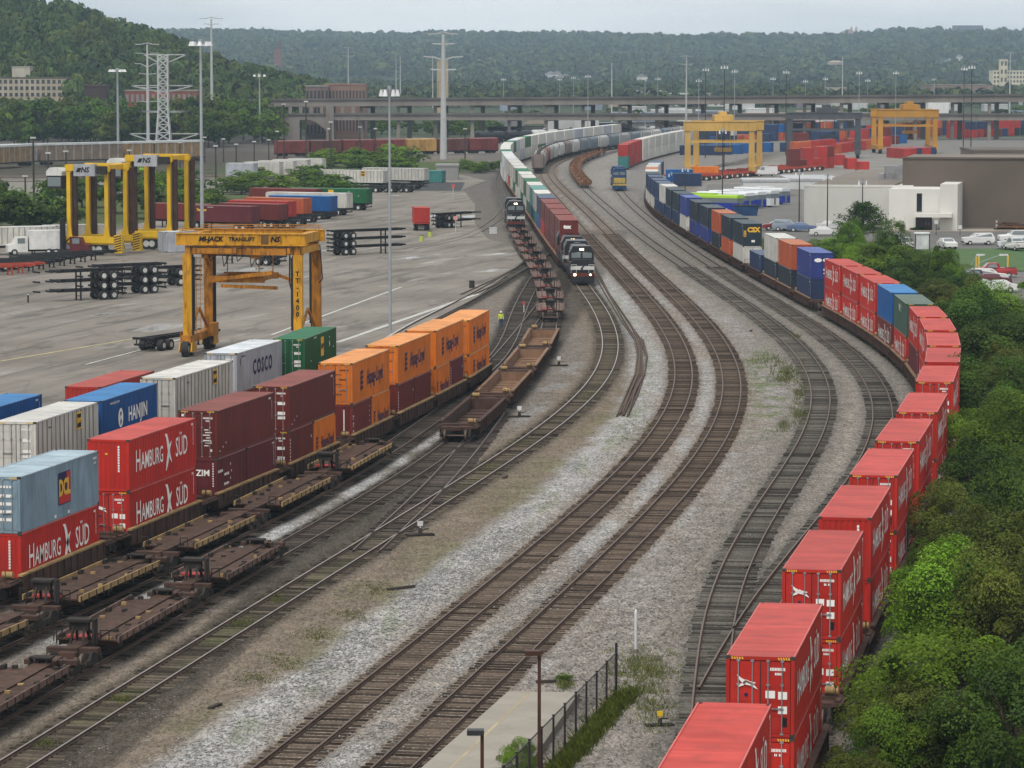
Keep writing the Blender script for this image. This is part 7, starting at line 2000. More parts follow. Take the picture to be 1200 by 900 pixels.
frow(5, 935, 191, 975, 187, 2, ['red','maroon','red','rust'], 'at the back of the red block below the dark gantry', 6.06, .1)
frow(3, 985, 194, 1013, 203, 1, ['red'], 'standing alone right of the red block', 7, .05)
frow(16, 1030, 167, 1130, 156, 2, ['red','navy','red','maroon','rust','slate'], 'in the row behind the orange yellow gantry', 6.06, mass=True)
frow(24, 830, 163, 1090, 153, 1, ['navy','red','white','slate','maroon','rust'], '', 6.06, mass=True)
frow(12, 960, 183, 1040, 172, 1, ['red','maroon','red','rust'], '', 6.06, .4, mass=True)
frow(6, 1064, 186, 1092, 184, 1, ['navy','red','maroon'], 'on the curved rail wagons of the far yard', 12.19, .3)
frow(12, 1130, 162, 1210, 158, 2, ['red','maroon','navy','slate'], 'at the right end of the far yard', 6.06, mass=True)
frow(6, 845, 182, 905, 178, 1, ['navy','blue','white'], 'parked between the far gantries')
cset = sorted({q[5] for q in FARMASS}); mb = MB(); w = CW/2
for x, y, z, rz, L, c in FARMASS:
    mb.M = Matrix.Translation((x, y, z)) @ Matrix.Rotation(rz, 4, 'Z'); k = cset.index(c)*2
    mb.box(-w, w, 0, L, 0, 2.72, k); mb.box(-w+.02, w-.02, .02, L-.02, 2.72, 2.75, k+1)
mb.M = None
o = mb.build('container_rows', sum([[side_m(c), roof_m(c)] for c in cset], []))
tag(o, 'long mixed rows of containers at the far side of the yard', 'container rows', kind='stuff')
for px, py, c, lb in ((822,218,'navy','small slate container on the apron beside the yellow posts'),(812,213,'blue','small blue container on the apron'),(842,209,'orange','small orange container by the white van')):
    fc(c, px, py, 0, 6.06, 1.45, lb, None)
for i in range(12):
    p = gp(838+i*12, 212-i*1.1)
    r = thing('trailer_chassis', 'red empty chassis in the row behind the white office', 'trailer chassis', (p.x, p.y, .02), 1.25, 'red chassis row behind the office'); chassis_parts(r, 12.2, m_chred)
# ------------------------------------------------------------------ trees and bushes on the right bank
def bank_tree(px, pyt, Y, r, kind, label, seed=1, name='tree', zb=0.0, nl=620, size=.085, clump=.27, **k):
    Y = Yc(Y); a = at(px, pyt, Y); h = max(.35, a.z - zb)
    return tree(label, kind, (a.x, Y, zb), r*1.06, h, seed=seed, nclump=58, nleaf=nl, size=size, low=.08, name=name, **k)
bank = [
 (1110,742,117,3.6,'bright','spreading green tree at the bottom right corner beside the nearest red stack'),
 (1192,772,111,3.0,'dark','dark tree cut by the bottom right corner'),
 (1040,835,112,1.8,'mid','small green bush beside the wheels of the nearest red stack'),
 (1004,880,108,1.5,'olive','low olive bush at the bottom edge beside the train'),
 (1075,800,113,2.2,'olive','olive bush before the spreading tree at the bottom right'),
 (1125,652,136,2.9,'bright','bright yellow-green tree beside the third red stack'),
 (1192,655,134,2.7,'olive','olive tree with bare twigs at the right edge, behind the bright one'),
 (1165,595,152,3.0,'olive','dull olive tree between the two bright ones'),
 (1092,640,143,1.7,'mid','small green bush close to the red stacks'),
 (1195,560,158,2.8,'dark','dark tree at the right edge above the olive one'),
 (1112,575,166,2.2,'olive','olive bush pressing against the red stacks'),
 (1158,520,180,3.2,'dark','dark tree right of the upper bright tree'),
 (1132,478,204,2.9,'bright','bright green tree touching the red stacks at the bend'),
 (1192,470,200,3.3,'mid','green tree at the right edge behind the upper bright one'),
 (1160,428,228,3.6,'dark','dark tree just behind the apex of the red train'),
 (1197,405,235,3.4,'olive','olive tree at the right edge, level with the apex of the train'),
 (1166,380,262,3.8,'dark','dark dense tree past the apex of the train'),
 (1150,346,292,4.0,'dark','dark tree topping the bank below the street lamp'),
 (1192,338,305,4.2,'mid','green tree at the right edge below the parked cars'),
 (1128,352,318,3.4,'mid','green tree behind the first red stacks round the bend'),
 (1100,330,350,3.4,'olive','olive tree behind the dark green container'),
 (1072,302,385,3.6,'dark','dark tree behind the bright blue container'),
 (1096,300,402,3.6,'olive','olive tree left of the red pickup'),
 (1040,286,420,3.8,'mid','green tree behind the far red stacks'),
 (1015,283,446,3.2,'bright','light green bush behind the royal blue container'),
 (985,277,470,2.6,'bright','light green bush behind the orange and white containers'),
 (962,283,478,2.0,'mid','small bush behind the white container of the right train'),
 (1056,290,440,3.0,'dark','dark tree before the lawn'),
 (1118,318,372,2.6,'dark','dark tree before the parked dark car'),
 (1148,330,330,2.4,'olive','olive bush at the foot of the street lamp'),
 (1046,266,436,2.3,'dark','taller dark tree standing out of the bank before the lawn'),
 (1106,292,380,2.0,'mid','upright green tree left of the street lamp'),
 (998,258,470,1.9,'mid','upright green tree left of the airy tree'),
]
for i, (px, py, Y, r, kd, lb) in enumerate(bank):
    bank_tree(px, py, Y, r, kd, lb, seed=1 + i % 4, name='bush' if 'bush' in lb else 'tree', size=.085 if Y < 250 else .12)
# airy tree with spreading bare branches before the office
def airy():
    Y = Yc(545); a = at(1012, 238, Y); h = a.z
    rng = np.random.default_rng(4); Ps, Ns, Ts = [], [], []
    root = thing('tree', 'airy thin-leaved tree standing before the grey office wall', 'tree', (a.x, Y, 0))
    mb = MB(); mb.tube((0,0,0),(0,0,h*.55),.16,.11,7); mb.tube((0,0,h*.55),(.1,0,h),.11,.03,6)
    for i in range(26):
        z = h*(.22+.75*i/26); a_ = i*2.4; L = (1.15-i/30)*4.6*rng.uniform(.7,1.1)
        e = Vector((math.cos(a_)*L, math.sin(a_)*L, z+L*.28)); mb.tube((0,0,z), e, .055, .015, 5)
        for q in range(7):
            c = Vector((0,0,z)).lerp(e, .3+.7*q/6); p = np.array(c)+rng.normal(0,.36,(42,3))*np.array([1,1,.55]); Ps.append(p); Ns.append(rng.normal(0,.4,(42,3))+np.array([0,0,1.])); Ts.append(np.full((42,3), rng.uniform(.6,1.3)))
    mb.build('trunk', [m_bark], root)
    V, F, T = leaf_quads(np.concatenate(Ps), np.concatenate(Ns), .13, rng, np.concatenate(Ts)); link('crown', np_mesh('crown', V, F, LM['dark'], T), root)
airy()
# ------------------------------------------------------------------ lots, lawn, kerbs on the right
m_lawn = bpy.data.materials.new('mown grass'); n, l = nodes(m_lawn); b = n['Principled BSDF']; b.inputs['Roughness'].default_value = .9
tc = n.new('ShaderNodeTexCoord'); t1 = n.new('ShaderNodeTexNoise'); t1.inputs['Scale'].default_value = .5; t1.inputs['Detail'].default_value = 8; l.new(tc.outputs['Object'], t1.inputs['Vector'])
cr_ = n.new('ShaderNodeValToRGB'); cr_.color_ramp.elements[0].color = (.028,.075,.012,1); cr_.color_ramp.elements[1].color = (.060,.125,.022,1); cr_.color_ramp.elements[0].position = .3; cr_.color_ramp.elements[1].position = .7
l.new(t1.outputs['Fac'], cr_.inputs['Fac']); l.new(cr_.outputs['Color'], b.inputs['Base Color'])
def gpl(pts): return [(p.x, p.y) for p in (gp(a, c) for a, c in pts)]
m_lot = paint('parking asphalt', (.135,.13,.122), .85, .12, .35, (.07,.065,.06), scale=.15, streak=False)
m_walk = paint('concrete walk', (.30,.26,.215), .85, .1, .3, scale=.3, streak=False)
m_apron = paint('yard apron concrete', (.225,.21,.19), .85, .12, .4, (.12,.11,.10), scale=.08, streak=False)
sheet('yard_apron', gpl([(800,214),(1230,206),(1400,190),(1200,178),(900,190),(812,200)]), .052, m_apron, 'pale concrete apron of the far container yard', cat='pavement')
sheet('bus_lot', gpl([(850,262),(940,272),(940,214),(830,216),(815,240)]), .056, m_lot, 'grey asphalt lot with parked buses', cat='pavement')
sheet('parking_road', gpl([(905,276),(1000,294),(1230,293),(1260,271),(1040,268),(935,266)]), .060, m_lot, 'asphalt parking road before the warehouse', cat='road')
sheet('pavement', gpl([(1030,271.5),(1230,271.5),(1230,268.7),(1030,268.7)]), .066, m_walk, 'concrete pavement along the warehouse', cat='pavement')
sheet('lawn', gpl([(985,293),(1000,318),(1090,317.5),(1230,318),(1260,291)]), .064, m_lawn, 'green mown lawn between the two car parks', cat='lawn')
sheet('parking_lot', gpl([(1085,319),(1110,360),(1260,362),(1260,318.5)]), .058, m_lot, 'lower car park behind the bank trees', cat='pavement')
# grass blades on the lawn: short tufts along its edge
def tufts(name, label, pts, h, kind='mid', n=9, size=.06, seed=1):
    rng = np.random.default_rng(seed); V, F, T = [], [], []; o = 0
    for (x, y, z) in pts:
        for k in range(n):
            a = rng.uniform(0,6.28); hh = h*rng.uniform(.5,1.2); dx, dy = math.cos(a)*hh*.45, math.sin(a)*hh*.45; w = size
            px, py = x+rng.normal(0,.12), y+rng.normal(0,.12)
            V += [(px-w*math.sin(a),py+w*math.cos(a),z),(px+w*math.sin(a),py-w*math.cos(a),z),(px+dx+w*.3,py+dy,z+hh*.8),(px+dx*1.5,py+dy*1.5,z+hh)]
            F.append((o,o+1,o+2,o+3)); o += 4; t = rng.uniform(.6,1.4); T += [(t*1.1,t,t*.8)]*4
    ob = link(name, np_mesh(name, V, F, LM[kind], np.array(T)))
    return tag(ob, label, 'weeds', kind='stuff')
def scatter_px(poly_fn, n, seed):
    rng = random.Random(seed); out = []
    while len(out) < n:
        p = poly_fn(rng)
        if p is not None: out.append(p)
    return out
def blob(px, py, sx, sy):
    def f(r):
        a = gp(px+r.gauss(0,sx), py+r.gauss(0,sy)); return (a.x, a.y, 0)
    return f
tufts('weeds', 'pale green weeds in the gravel where the right tracks spread', sum([scatter_px(blob(px,py,sx,sy), n_, 3+i) for i,(px,py,sx,sy,n_) in enumerate([(922,440,10,7,170),(937,462,4,5,40),(936,486,5,5,60),(918,500,4,3,30),(932,395,4,2,20),(905,420,6,4,25),(893,424,8,3,20)])], []), .35, 'weed', 5, .02)
tufts('grass', 'long grass growing along the platform fence', scatter_px(lambda r: (lambda t: tuple(gp(730-88*t+r.uniform(-4,20), 812+95*t+r.uniform(-4,5))))(r.random()), 520, 8), .36, 'olive', 10, .018)
tufts('weeds', 'patchy weeds by the white marker post', scatter_px(blob(752,786,18,14), 300, 9)+scatter_px(blob(768,830,12,18), 120, 10)+scatter_px(blob(662,803,4,3), 60, 14), .2, 'weed', 6, .02)
tufts('weeds', 'weeds between the rails of the curving lead track', sum([scatter_px(blob(px,py,9,3), 70, 20+i) for i,(px,py) in enumerate([(140,820),(50,872),(283,730),(325,703),(570,547),(610,521),(690,463)])], []), .13, 'weed', 6, .02)
tufts('weeds', 'mossy weed strip along the pale stone', sum([scatter_px(lambda r, a=a, c=c: tuple(gp(a+r.gauss(0,12), c+r.gauss(0,5))), 90, 40+i) for i,(a,c) in enumerate([(300,795),(330,775),(370,745),(410,720),(440,690),(745,500),(735,512)])], []), .09, 'weed', 5, .02)
bush = bank_tree(607, 868, 116.0, .7, 'bright', 'small light green shrub growing at the edge of the platform by the low lamp', 2, 'bush', size=.08)
bank_tree(661, 797, 135.5, .4, 'mid', 'tuft-like bush at the far end of the platform', 3, 'bush', size=.08)
# ------------------------------------------------------------------ cars
def car(label, px, py, rz, col, body='sedan', group=None, z=.06, cat=None):
    p = gp(px, py); r = thing({'pickup':'pickup_truck','suv':'parked_car','sedan':'parked_car','van':'delivery_van','cap':'pickup_truck'}[body], label, cat or {'pickup':'pickup','cap':'pickup','suv':'car','sedan':'car','van':'van'}[body], (p.x, p.y, z), rz, group)
    m_ = paint('car '+str(col), col, .3, .03, .12, spec=.6); W = .92
    prof = {'sedan':[(0,.35),(0,.85),(.15,.95),(1.15,1.02),(1.95,1.45),(3.3,1.48),(4.0,1.05),(4.6,.98),(4.7,.8),(4.7,.35)],
            'suv':[(0,.4),(0,1.0),(.1,1.1),(1.2,1.2),(1.85,1.75),(4.3,1.78),(4.65,1.15),(4.7,.95),(4.7,.4)],
            'pickup':[(0,.45),(0,1.0),(.1,1.12),(1.35,1.22),(2.0,1.80),(3.2,1.82),(3.45,1.25),(5.5,1.22),(5.55,1.0),(5.55,.45)],
            'cap':[(0,.5),(0,1.1),(.1,1.25),(1.4,1.35),(2.05,1.95),(5.6,1.98),(5.8,1.3),(5.8,.5)],
            'van':[(0,.5),(0,1.2),(.9,1.45),(1.5,2.3),(5.4,2.35),(5.4,.5)]}[body]
    Ls = prof[-1][0]
    m = MB(); n_ = len(prof); cx = [1.0 if z_ < 1.25 else .86 for (_, z_) in prof]
    vs = [(-W*cx[i], a, z_) for i,(a,z_) in enumerate(prof)] + [(W*cx[i], a, z_) for i,(a,z_) in enumerate(prof)]
    m.add(vs, [tuple(range(n_)), tuple(range(2*n_-1,n_-1,-1))] + [(i,n_+i,n_+(i+1)%n_,(i+1)%n_) for i in range(n_)])
    if body == 'pickup': m.box(-.78,.78,3.55,5.45,1.225,1.24,1)
    b_ = m.build('body', [m_, m_cdk], r); fix_normals(b_.data)
    m = MB(); hi = max(z_ for _, z_ in prof); lo = {'sedan':1.06,'suv':1.26,'pickup':1.28,'cap':1.40,'van':1.6}[body]
    a0, a1 = {'sedan':(1.65,3.5),'suv':(1.6,4.3),'pickup':(1.75,3.1),'cap':(1.8,5.5),'van':(1.25,2.3)}[body]
    for s in (-1,1):
        m.add([(s*W*.985,a0,lo),(s*W*.985,a1,lo),(s*W*.885,a1-.15,hi-.12),(s*W*.885,a0+.35,hi-.12)], [(0,1,2,3)])
        mid = (a0+a1)/2
    q = [p_ for p_ in prof if abs(p_[1]-hi) < .06]
    yf = q[0][0]; i0 = prof.index(q[0]); f0 = prof[i0-1]
    m.add([(-W*.8,f0[0]+.08,f0[1]+.06),(W*.8,f0[0]+.08,f0[1]+.06),(W*.74,yf-.07,hi-.03),(-W*.74,yf-.07,hi-.03)], [(0,1,2,3)])
    yb = q[-1][0]; e0 = prof[min(len(prof)-1, prof.index(q[-1])+1)]
    m.add([(-W*.8,e0[0]-.02,max(e0[1]+.1,lo)),(W*.8,e0[0]-.02,max(e0[1]+.1,lo)),(W*.74,yb+.1,hi-.1),(-W*.74,yb+.1,hi-.1)], [(0,1,2,3)])
    m.M = None
    m.build('window', [m_glass], r)
    for y in (.95, Ls-1.0):
        for s in (-1,1): 
            m = MB(); m.wheel((s*.82,y,.34),.34,.24,'x',14,0,1,.6); m.build('wheel', [m_tyre, m_rim], r)
    for s in (-1,1):
        m = MB(); m.box(*sorted((s*.55,s*.86)),-.02,.05,.68,.84); m.build('headlight', [m_rim], r)
        m = MB(); m.box(*sorted((s*.68,s*.9)),Ls-.05,Ls+.02,.75,.95); m.build('tail_light', [m_redl], r)
    m = MB(); m.box(-W,W,-.06,.12,.36,.55); m.box(-W,W,Ls-.12,Ls+.06,.36,.55); m.build('bumper', [m_cdk if body != 'sedan' else m_], r)
    return r
WH = (.62,.62,.61)
car('white pickup seen from behind, left of the white kiosk', 1053, 291.5, .12+math.pi, WH, 'pickup')
car('white sport utility parked nose to the right, behind a smaller white car', 1128, 287.5, -1.5-.0+math.pi*0, WH, 'suv')
car('white low pickup in front of the white sport utility', 1115, 292.5, .15, WH, 'sedan')
car('long white pickup with a camper cap', 1170, 285.5, -1.52, WH, 'cap')
car('white and blue utility van car with a blue stripe', 1169, 292, 1.5+math.pi, (.55,.58,.64), 'suv')
car('white pickup at the right end of the row before the lawn', 1180, 292.5, .3+math.pi, WH, 'pickup')
car('dark sedan parked by the warehouse entrance bin', 1034, 273.5, 1.5, (.03,.03,.035), 'sedan')
car('silver blue car beside a light pole at the grey office', 939, 271, 1.45, (.25,.30,.36), 'suv')
car('blue car at the foot of the second light pole', 957, 272, 1.45, (.10,.15,.27), 'sedan')
car('white car partly behind the airy tree', 984, 277, 1.5, WH, 'sedan')
car('small white car close to the grey office wall', 990, 270, 1.5, WH, 'sedan')
car('red car parked beside the dark end of the right train', 893, 270, -1.5, (.22,.02,.02), 'sedan')
car('red pickup under the street lamp in the lower car park', 1139, 325.5, -1.55, (.33,.02,.02), 'pickup')
car('white sport utility at the right edge of the lower car park', 1180, 332, 1.62, WH, 'suv')
car('dark red car in front of the white sport utility', 1184, 335, 1.62, (.10,.02,.03), 'sedan')
car('silver sedan at the right edge, nearest in the lower car park', 1175, 342, 1.62, (.40,.42,.42), 'sedan')
car('dark pickup half hidden by the bank trees', 1118, 334, -1.4, (.04,.04,.045), 'pickup')
car('pale car roof showing above the bank trees', 1146, 343.5, -1.5, WH, 'sedan')
car('white van by the foot of the big far gantry', 884, 207, -1.45, (.55,.55,.55), 'van')
car('small white pickup by the grey container with doors', 214, 291, -1.2, (.4,.4,.4), 'pickup')
r = thing('kiosk', 'small white parking kiosk with dark posts before the lawn', 'kiosk', gp(1080,292.5)); m = MB(); m.box(-.95,.95,-.8,.8,.1,2.3); m.build('wall', [m_lampw], r)
m = MB(); m.box(-1.1,1.1,-.95,.95,2.31,2.5); m.build('roof', [m_lampw], r)
for s in (-1,1): m = MB(); m.box(*sorted((s*.96,s*1.08)),-.95,-.82,0,2.3); m.build('post', [m_cdk], r)
for px, py in ((1144,318),(1147,319.5),(1181,318)):
    g = gp(px, py); r = thing('bollard', {1144:'tall yellow post left of its twin by the lawn kerb',1147:'tall yellow post with its twin by the lawn kerb',1181:'tall yellow post standing alone by the lawn kerb'}[px], 'bollard', g); m = MB(); m.tube((0,0,0),(0,0,2.0),.13,n=8); m.tube((0,0,2.0),(0,0,2.1),.13,.05,n=8); m.build('post', [plain('safety yellow', (.6,.42,.06), .6)], r)
g = gp(1135.5, 345); zt = at(1135, 318, g.y).z
r = thing('street_lamp', 'double-armed street lamp with pale heads by the red pickup', 'street lamp', g)
m = MB(); m.tube((0,0,0),(0,0,zt),.11,.08,8); m.build('pole', [m_galv], r)
for dx, dz in ((3.6,1.9),(.9,1.9)):
    m = MB(); m.path([(0,0,zt-.2),(dx*.4,0,zt+dz*.6),(dx,0,zt+dz)], .05); a_ = m.build('arm', [m_galv], r); m = MB(); m.prism([(dx-.1,zt+dz-.1),(dx+.9,zt+dz-.02),(dx+.9,zt+dz+.12),(dx-.1,zt+dz+.14)], 'y', -.2, .2); m.build('lamp_head', [m_lampw], a_)
for px, py, pt, lb, col in ((1097,276,258,'white square sign on a post before the brown warehouse',WH),(1125,276,264,'small white sign by the entrance walk',WH)):
    g = gp(px, py); t = at(px, pt, g.y); r = thing('sign', lb, 'sign', g); m = MB(); m.tube((0,0,0),(0,0,t.z),.05,n=6); m.build('post', [m_cdk], r); m = MB(); m.box(-.3,.3,-.07,-.05,t.z-.6,t.z); m.build('panel', [m_lampw], r)
r = thing('litter_bin', 'brown square bin by the warehouse entrance', 'bin', gp(1057,271.5)); m = MB(); m.box(-.4,.4,-.4,.4,0,1.0); m.build('body', [m_deckpl], r); m = MB(); m.box(-.46,.46,-.46,.46,1.0,1.12); m.build('lid', [m_cdk], r)
for i in range(8):
    px = 1104+i*1.9 if i < 5 else 1060+i*2.6
    bank_tree(px, 266.2, 598, .9, 'dark', 'low dark hedge plant at the foot of the entrance wall', 2, 'bush', nl=40, size=.3, group='low hedge plants by the entrance')
r = thing('timber_pile', 'stack of rusty scrap by the brown warehouse wall', 'scrap pile', gp(1190,270.5))
for i in range(10):
    m = MB(); rr_ = random.Random(i); m.bar((rr_.uniform(-4,0),rr_.uniform(-.5,.5),.2+.12*i),(rr_.uniform(0,5),rr_.uniform(-.5,.5),.25+.1*i),.3,.25); m.build('beam', [m_deckpl if i % 2 else m_rust], r) if False else m.build('beam', [m_deckpl if i % 2 else m_flat], r)
# ------------------------------------------------------------------ buses
def bus(label, px, py, rz, lower, upper, L=12.0):
    r = thing('bus', label, 'bus', gp(px, py), rz)
    m = MB(); m.prism([(-1.27,.35),(1.27,.35),(1.27,1.7),(-1.27,1.7)], 'y', 0, L); m.build('body', [paint('bus '+str(lower), lower, .4, .05, .1)], r)
    m = MB(); m.prism([(-1.27,2.55),(1.27,2.55),(1.22,2.95),(1.0,3.12),(-1.0,3.12),(-1.22,2.95)], 'y', 0, L); m.box(-.9,.9,L*.3,L*.6,3.12,3.35); m.build('roof', [paint('bus '+str(upper), upper, .4, .05, .1)], r)
    m = MB(); m.box(-1.24,1.24,.04,L-.04,1.7,2.55); w = m.build('window', [m_glass], r)
    for y in (2.2, L-3.0):
        for s in (-1,1): m = MB(); m.wheel((s*1.1,y,.5),.5,.32,'x',14,0,1,.5); m.build('wheel', [m_tyre, m_rim], r)
    m = MB(); m.box(-.25,.25,-.03,-.005,.5,2.4); m.build('door', [m_glass], r)
BW, BB, BG = (.6,.62,.64), (.02,.04,.30), (.32,.52,.05)
for i, (px, py, lo, up) in enumerate(((868,249,BB,BG),(879,246,BB,BW),(893,244.5,BB,BW),(908,243,BW,BW),(921,240,BB,BW))):
    bus(['bus with a long lime green roof at the left of the bus row','white roofed blue bus right of the lime green one','white roofed blue bus in the middle of the row','white bus with its front wheel showing','blue bus nearest the small white office'][i], px, py, .95 if i == 0 else .80, lo, up, 18 if i == 0 else 12)
r = thing('skip', 'dark blue rubbish skip in front of the buses', 'skip', gp(874,253)); m = MB(); m.prism([(-1.9,0),(1.9,0),(2.2,1.8),(-2.2,1.8)], 'y', -1, 1); m.build('body', [m_lblue], r); m = MB(); m.box(-2.3,2.3,-1.1,1.1,1.8,1.92); m.build('rim', [m_cdk], r)
r = thing('water_tank', 'wide pale water tank on the far slope', 'water tank', (at(979,73,3900).x, 3900, 0)); zt = at(979,71,3900).z
m = MB(); m.tube((0,0,zt-4.6),(0,0,zt-1.5),9,9.2,18); m.tube((0,0,zt-1.5),(0,0,zt),9.2,4,18); m.build('tank', [paint('tank paint', (.40,.32,.27), .7)], r); m = MB(); m.tube((0,0,zt-40),(0,0,zt-4.6),1.2,n=10); m.build('stem', [m_pole], r)
# ------------------------------------------------------------------ platform, fence and lamps in the foreground
m_plat = paint('platform concrete', (.30,.275,.235), .85, .10, .4, (.17,.15,.125), scale=.5, streak=False, bump=.15)
P_ = [gp(596,810,.35), gp(679,811,.35), gp(575,960,.35), gp(425,960,.35)]
sheet('platform', [(p.x,p.y) for p in P_], .35, m_plat, 'pale concrete platform end beside the main line', thick=.40, cat='platform')
m = MB(); a, c_ = gp(621,811,.354), gp(465,960,.354); d = (c_-a).normalized(); nn = Vector((-d.y,d.x,0))*.06
m.add([a-nn,a+nn,c_+nn,c_-nn], [(0,1,2,3)]); tag(m.build('painted_line', paint('worn yellow stripe', (.33,.275,.18), .8, .2, .8, (.30,.27,.23))), 'faded yellow line along the platform', 'marking', kind='structure')
m_fence = plain('fence steel', (.018,.018,.02), .5)
mesh_m = bpy.data.materials.new('chain link'); n, l = nodes(mesh_m); b = n['Principled BSDF']; out = n['Material Output']
b.inputs['Base Color'].default_value = (.03,.03,.032,1); b.inputs['Roughness'].default_value = .5
tc = n.new('ShaderNodeTexCoord'); mp = n.new('ShaderNodeMapping'); mp.inputs['Rotation'].default_value = (0,0,0)
sx = n.new('ShaderNodeSeparateXYZ'); l.new(tc.outputs['Object'], sx.inputs[0])
def mt(op, a, c=None):
    k = n.new('ShaderNodeMath'); k.operation = op
    for i, q in enumerate((a, c)):
        if q is None: continue
        if isinstance(q, (int,float)): k.inputs[i].default_value = q
        else: l.new(q, k.inputs[i])
    return k.outputs[0]
u1 = mt('FRACT', mt('MULTIPLY', mt('ADD', sx.outputs['Y'], sx.outputs['Z']), 12)); u2 = mt('FRACT', mt('MULTIPLY', mt('SUBTRACT', sx.outputs['Y'], sx.outputs['Z']), 12))
wire = mt('MAXIMUM', mt('LESS_THAN', u1, .22), mt('LESS_THAN', u2, .22))
tp = n.new('ShaderNodeBsdfTransparent'); mx = n.new('ShaderNodeMixShader'); l.new(wire, mx.inputs[0]); l.new(tp.outputs[0], mx.inputs[1]); l.new(b.outputs[0], mx.inputs[2]); l.new(mx.outputs[0], out.inputs['Surface'])
fa, fb = gp(722,816), gp(590,960); fd = fb-fa; flen = fd.length; frz = math.atan2(-fd.x, fd.y)
r = thing('chain_link_fence', 'black chain link fence with posts along the platform', 'fence', fa, frz)
fh = at(719,764,fa.y).z
npst = 11
for i in range(npst):
    y = flen*i/(npst-1); hp = fh+ (.35 if i == 0 else 0)
    m = MB(); m.tube((0,y,-.1),(0,y,hp),.045 if i else .06,n=8); m.tube((0,y,hp),(0,y,hp+.05),.06,n=8); m.build('post', [m_fence], r)
m = MB(); m.tube((0,0,fh-.03),(0,flen,fh-.03),.03,n=6); m.build('top_rail', [m_fence], r)
m = MB(); m.add([(0,0,.08),(0,flen,.08),(0,flen,fh-.05),(0,0,fh-.05)], [(0,1,2,3)]); m.build('mesh_panel', [mesh_m], r)
m = MB(); m.box(.05,.35,0,flen,-.05,.22); m.build('kerb', [m_walk], r)
m_bronze = paint('bronze pole', (.055,.025,.016), .5)
for px, pyt, Y, lb in ((632,767,127.5,'tall bronze lamp post with a flat head beside the fence'),(565,860,122,'shorter looking bronze lamp post with a flat head at the picture bottom')):
    a = at(px, pyt, Y); r = thing('platform_lamp', lb, 'lamp post', (a.x, Y, 0)); m = MB(); m.box(-.065,.065,-.065,.065,.02,a.z); m.build('pole', [m_bronze], r)
    m = MB(); m.box(-.55,.07,-.22,.22,a.z-.02,a.z+.16); m.box(-.5,-.1,-.17,.17,a.z-.045,a.z-.021,1); m.build('lamp_head', [m_fence if px < 600 else m_bronze, m_lampw], r)
# ------------------------------------------------------------------ trackside things
a = gp(745, 765); zt = at(745, 714, a.y).z
r = thing('marker_post', 'slim white marker post in the gravel', 'marker post', a); m = MB(); m.tube((0,0,0),(0,0,zt-.12),.075,n=8); m.tube((0,0,zt-.12),(0,0,zt),.075,.03,n=8); m.build('post', [m_lampw], r); m = MB(); m.tube((0,0,-.05),(0,0,.18),.13,n=8); m.build('base', [m_conc], r)
def switch_stand(label, px, py, rz, tgt, s=1.0):
    r = thing('switch_stand', label, 'switch stand', gp(px, py), rz)
    m = MB(); m.box(-.9*s,.9*s,-.16*s,.16*s,0,.12*s); m.box(-.9*s,.9*s,.35*s,.6*s,0,.1*s); m.build('base', [m_truck], r)
    m = MB(); m.tube((0,.1,.1),(0,.1,.5*s),.16*s,.1*s,8); m.bar((0,.1,.3),(.55*s,.1,.45*s),.06,.06); m.build('lever', [m_cdk], r)
    m = MB(); m.tube((0,.1,.5*s),(0,.1,.75*s),.03,n=6); m.prism([(-.17*s,.62*s),(.17*s,.62*s),(.2*s,.95*s),(-.2*s,.95*s)], 'y', .08, .12); m.build('target', [tgt], r)
switch_stand('switch stand with a yellow target left of the nearest red stack', 774, 851, .2, m_haz, .65)
switch_stand('switch stand with a white target beside the weedy lead track', 493, 628, .3, m_lampw, .9)
switch_stand('switch stand with a pale target right of the empty well cars', 655, 429, .1, m_lampw, .9)
switch_stand('switch stand between the near well car and the weedy track', 609, 489, .2, m_lampw, .9)
# loose rails laid along the pale stone
rs = random.Random(4)
c_line = [(694,305),(715,345),(738,380),(748,398),(752,418),(750,440),(742,462),(730,488)]
r = thing('rail_pile', 'bundle of rusty loose rails lying beside the pale stone', 'rail pile', gp(750,440))
for k in range(7):
    m = MB(); o = gp(750,440); i0 = 0 if k < 4 else 3
    pts = [gp(a+rs.uniform(-2,2)+(k-3)*2.0, b_+rs.uniform(-1,1)) - o + Vector((0,0,.08+.05*(k % 3))) for a, b_ in c_line[i0:]]
    for p, q in zip(pts[:-1], pts[1:]): m.bar(p, q, .12, .14)
    m.build('rail', [rail_side], r)
for i, (px, py) in enumerate([(700,800),(432,640)]): pass
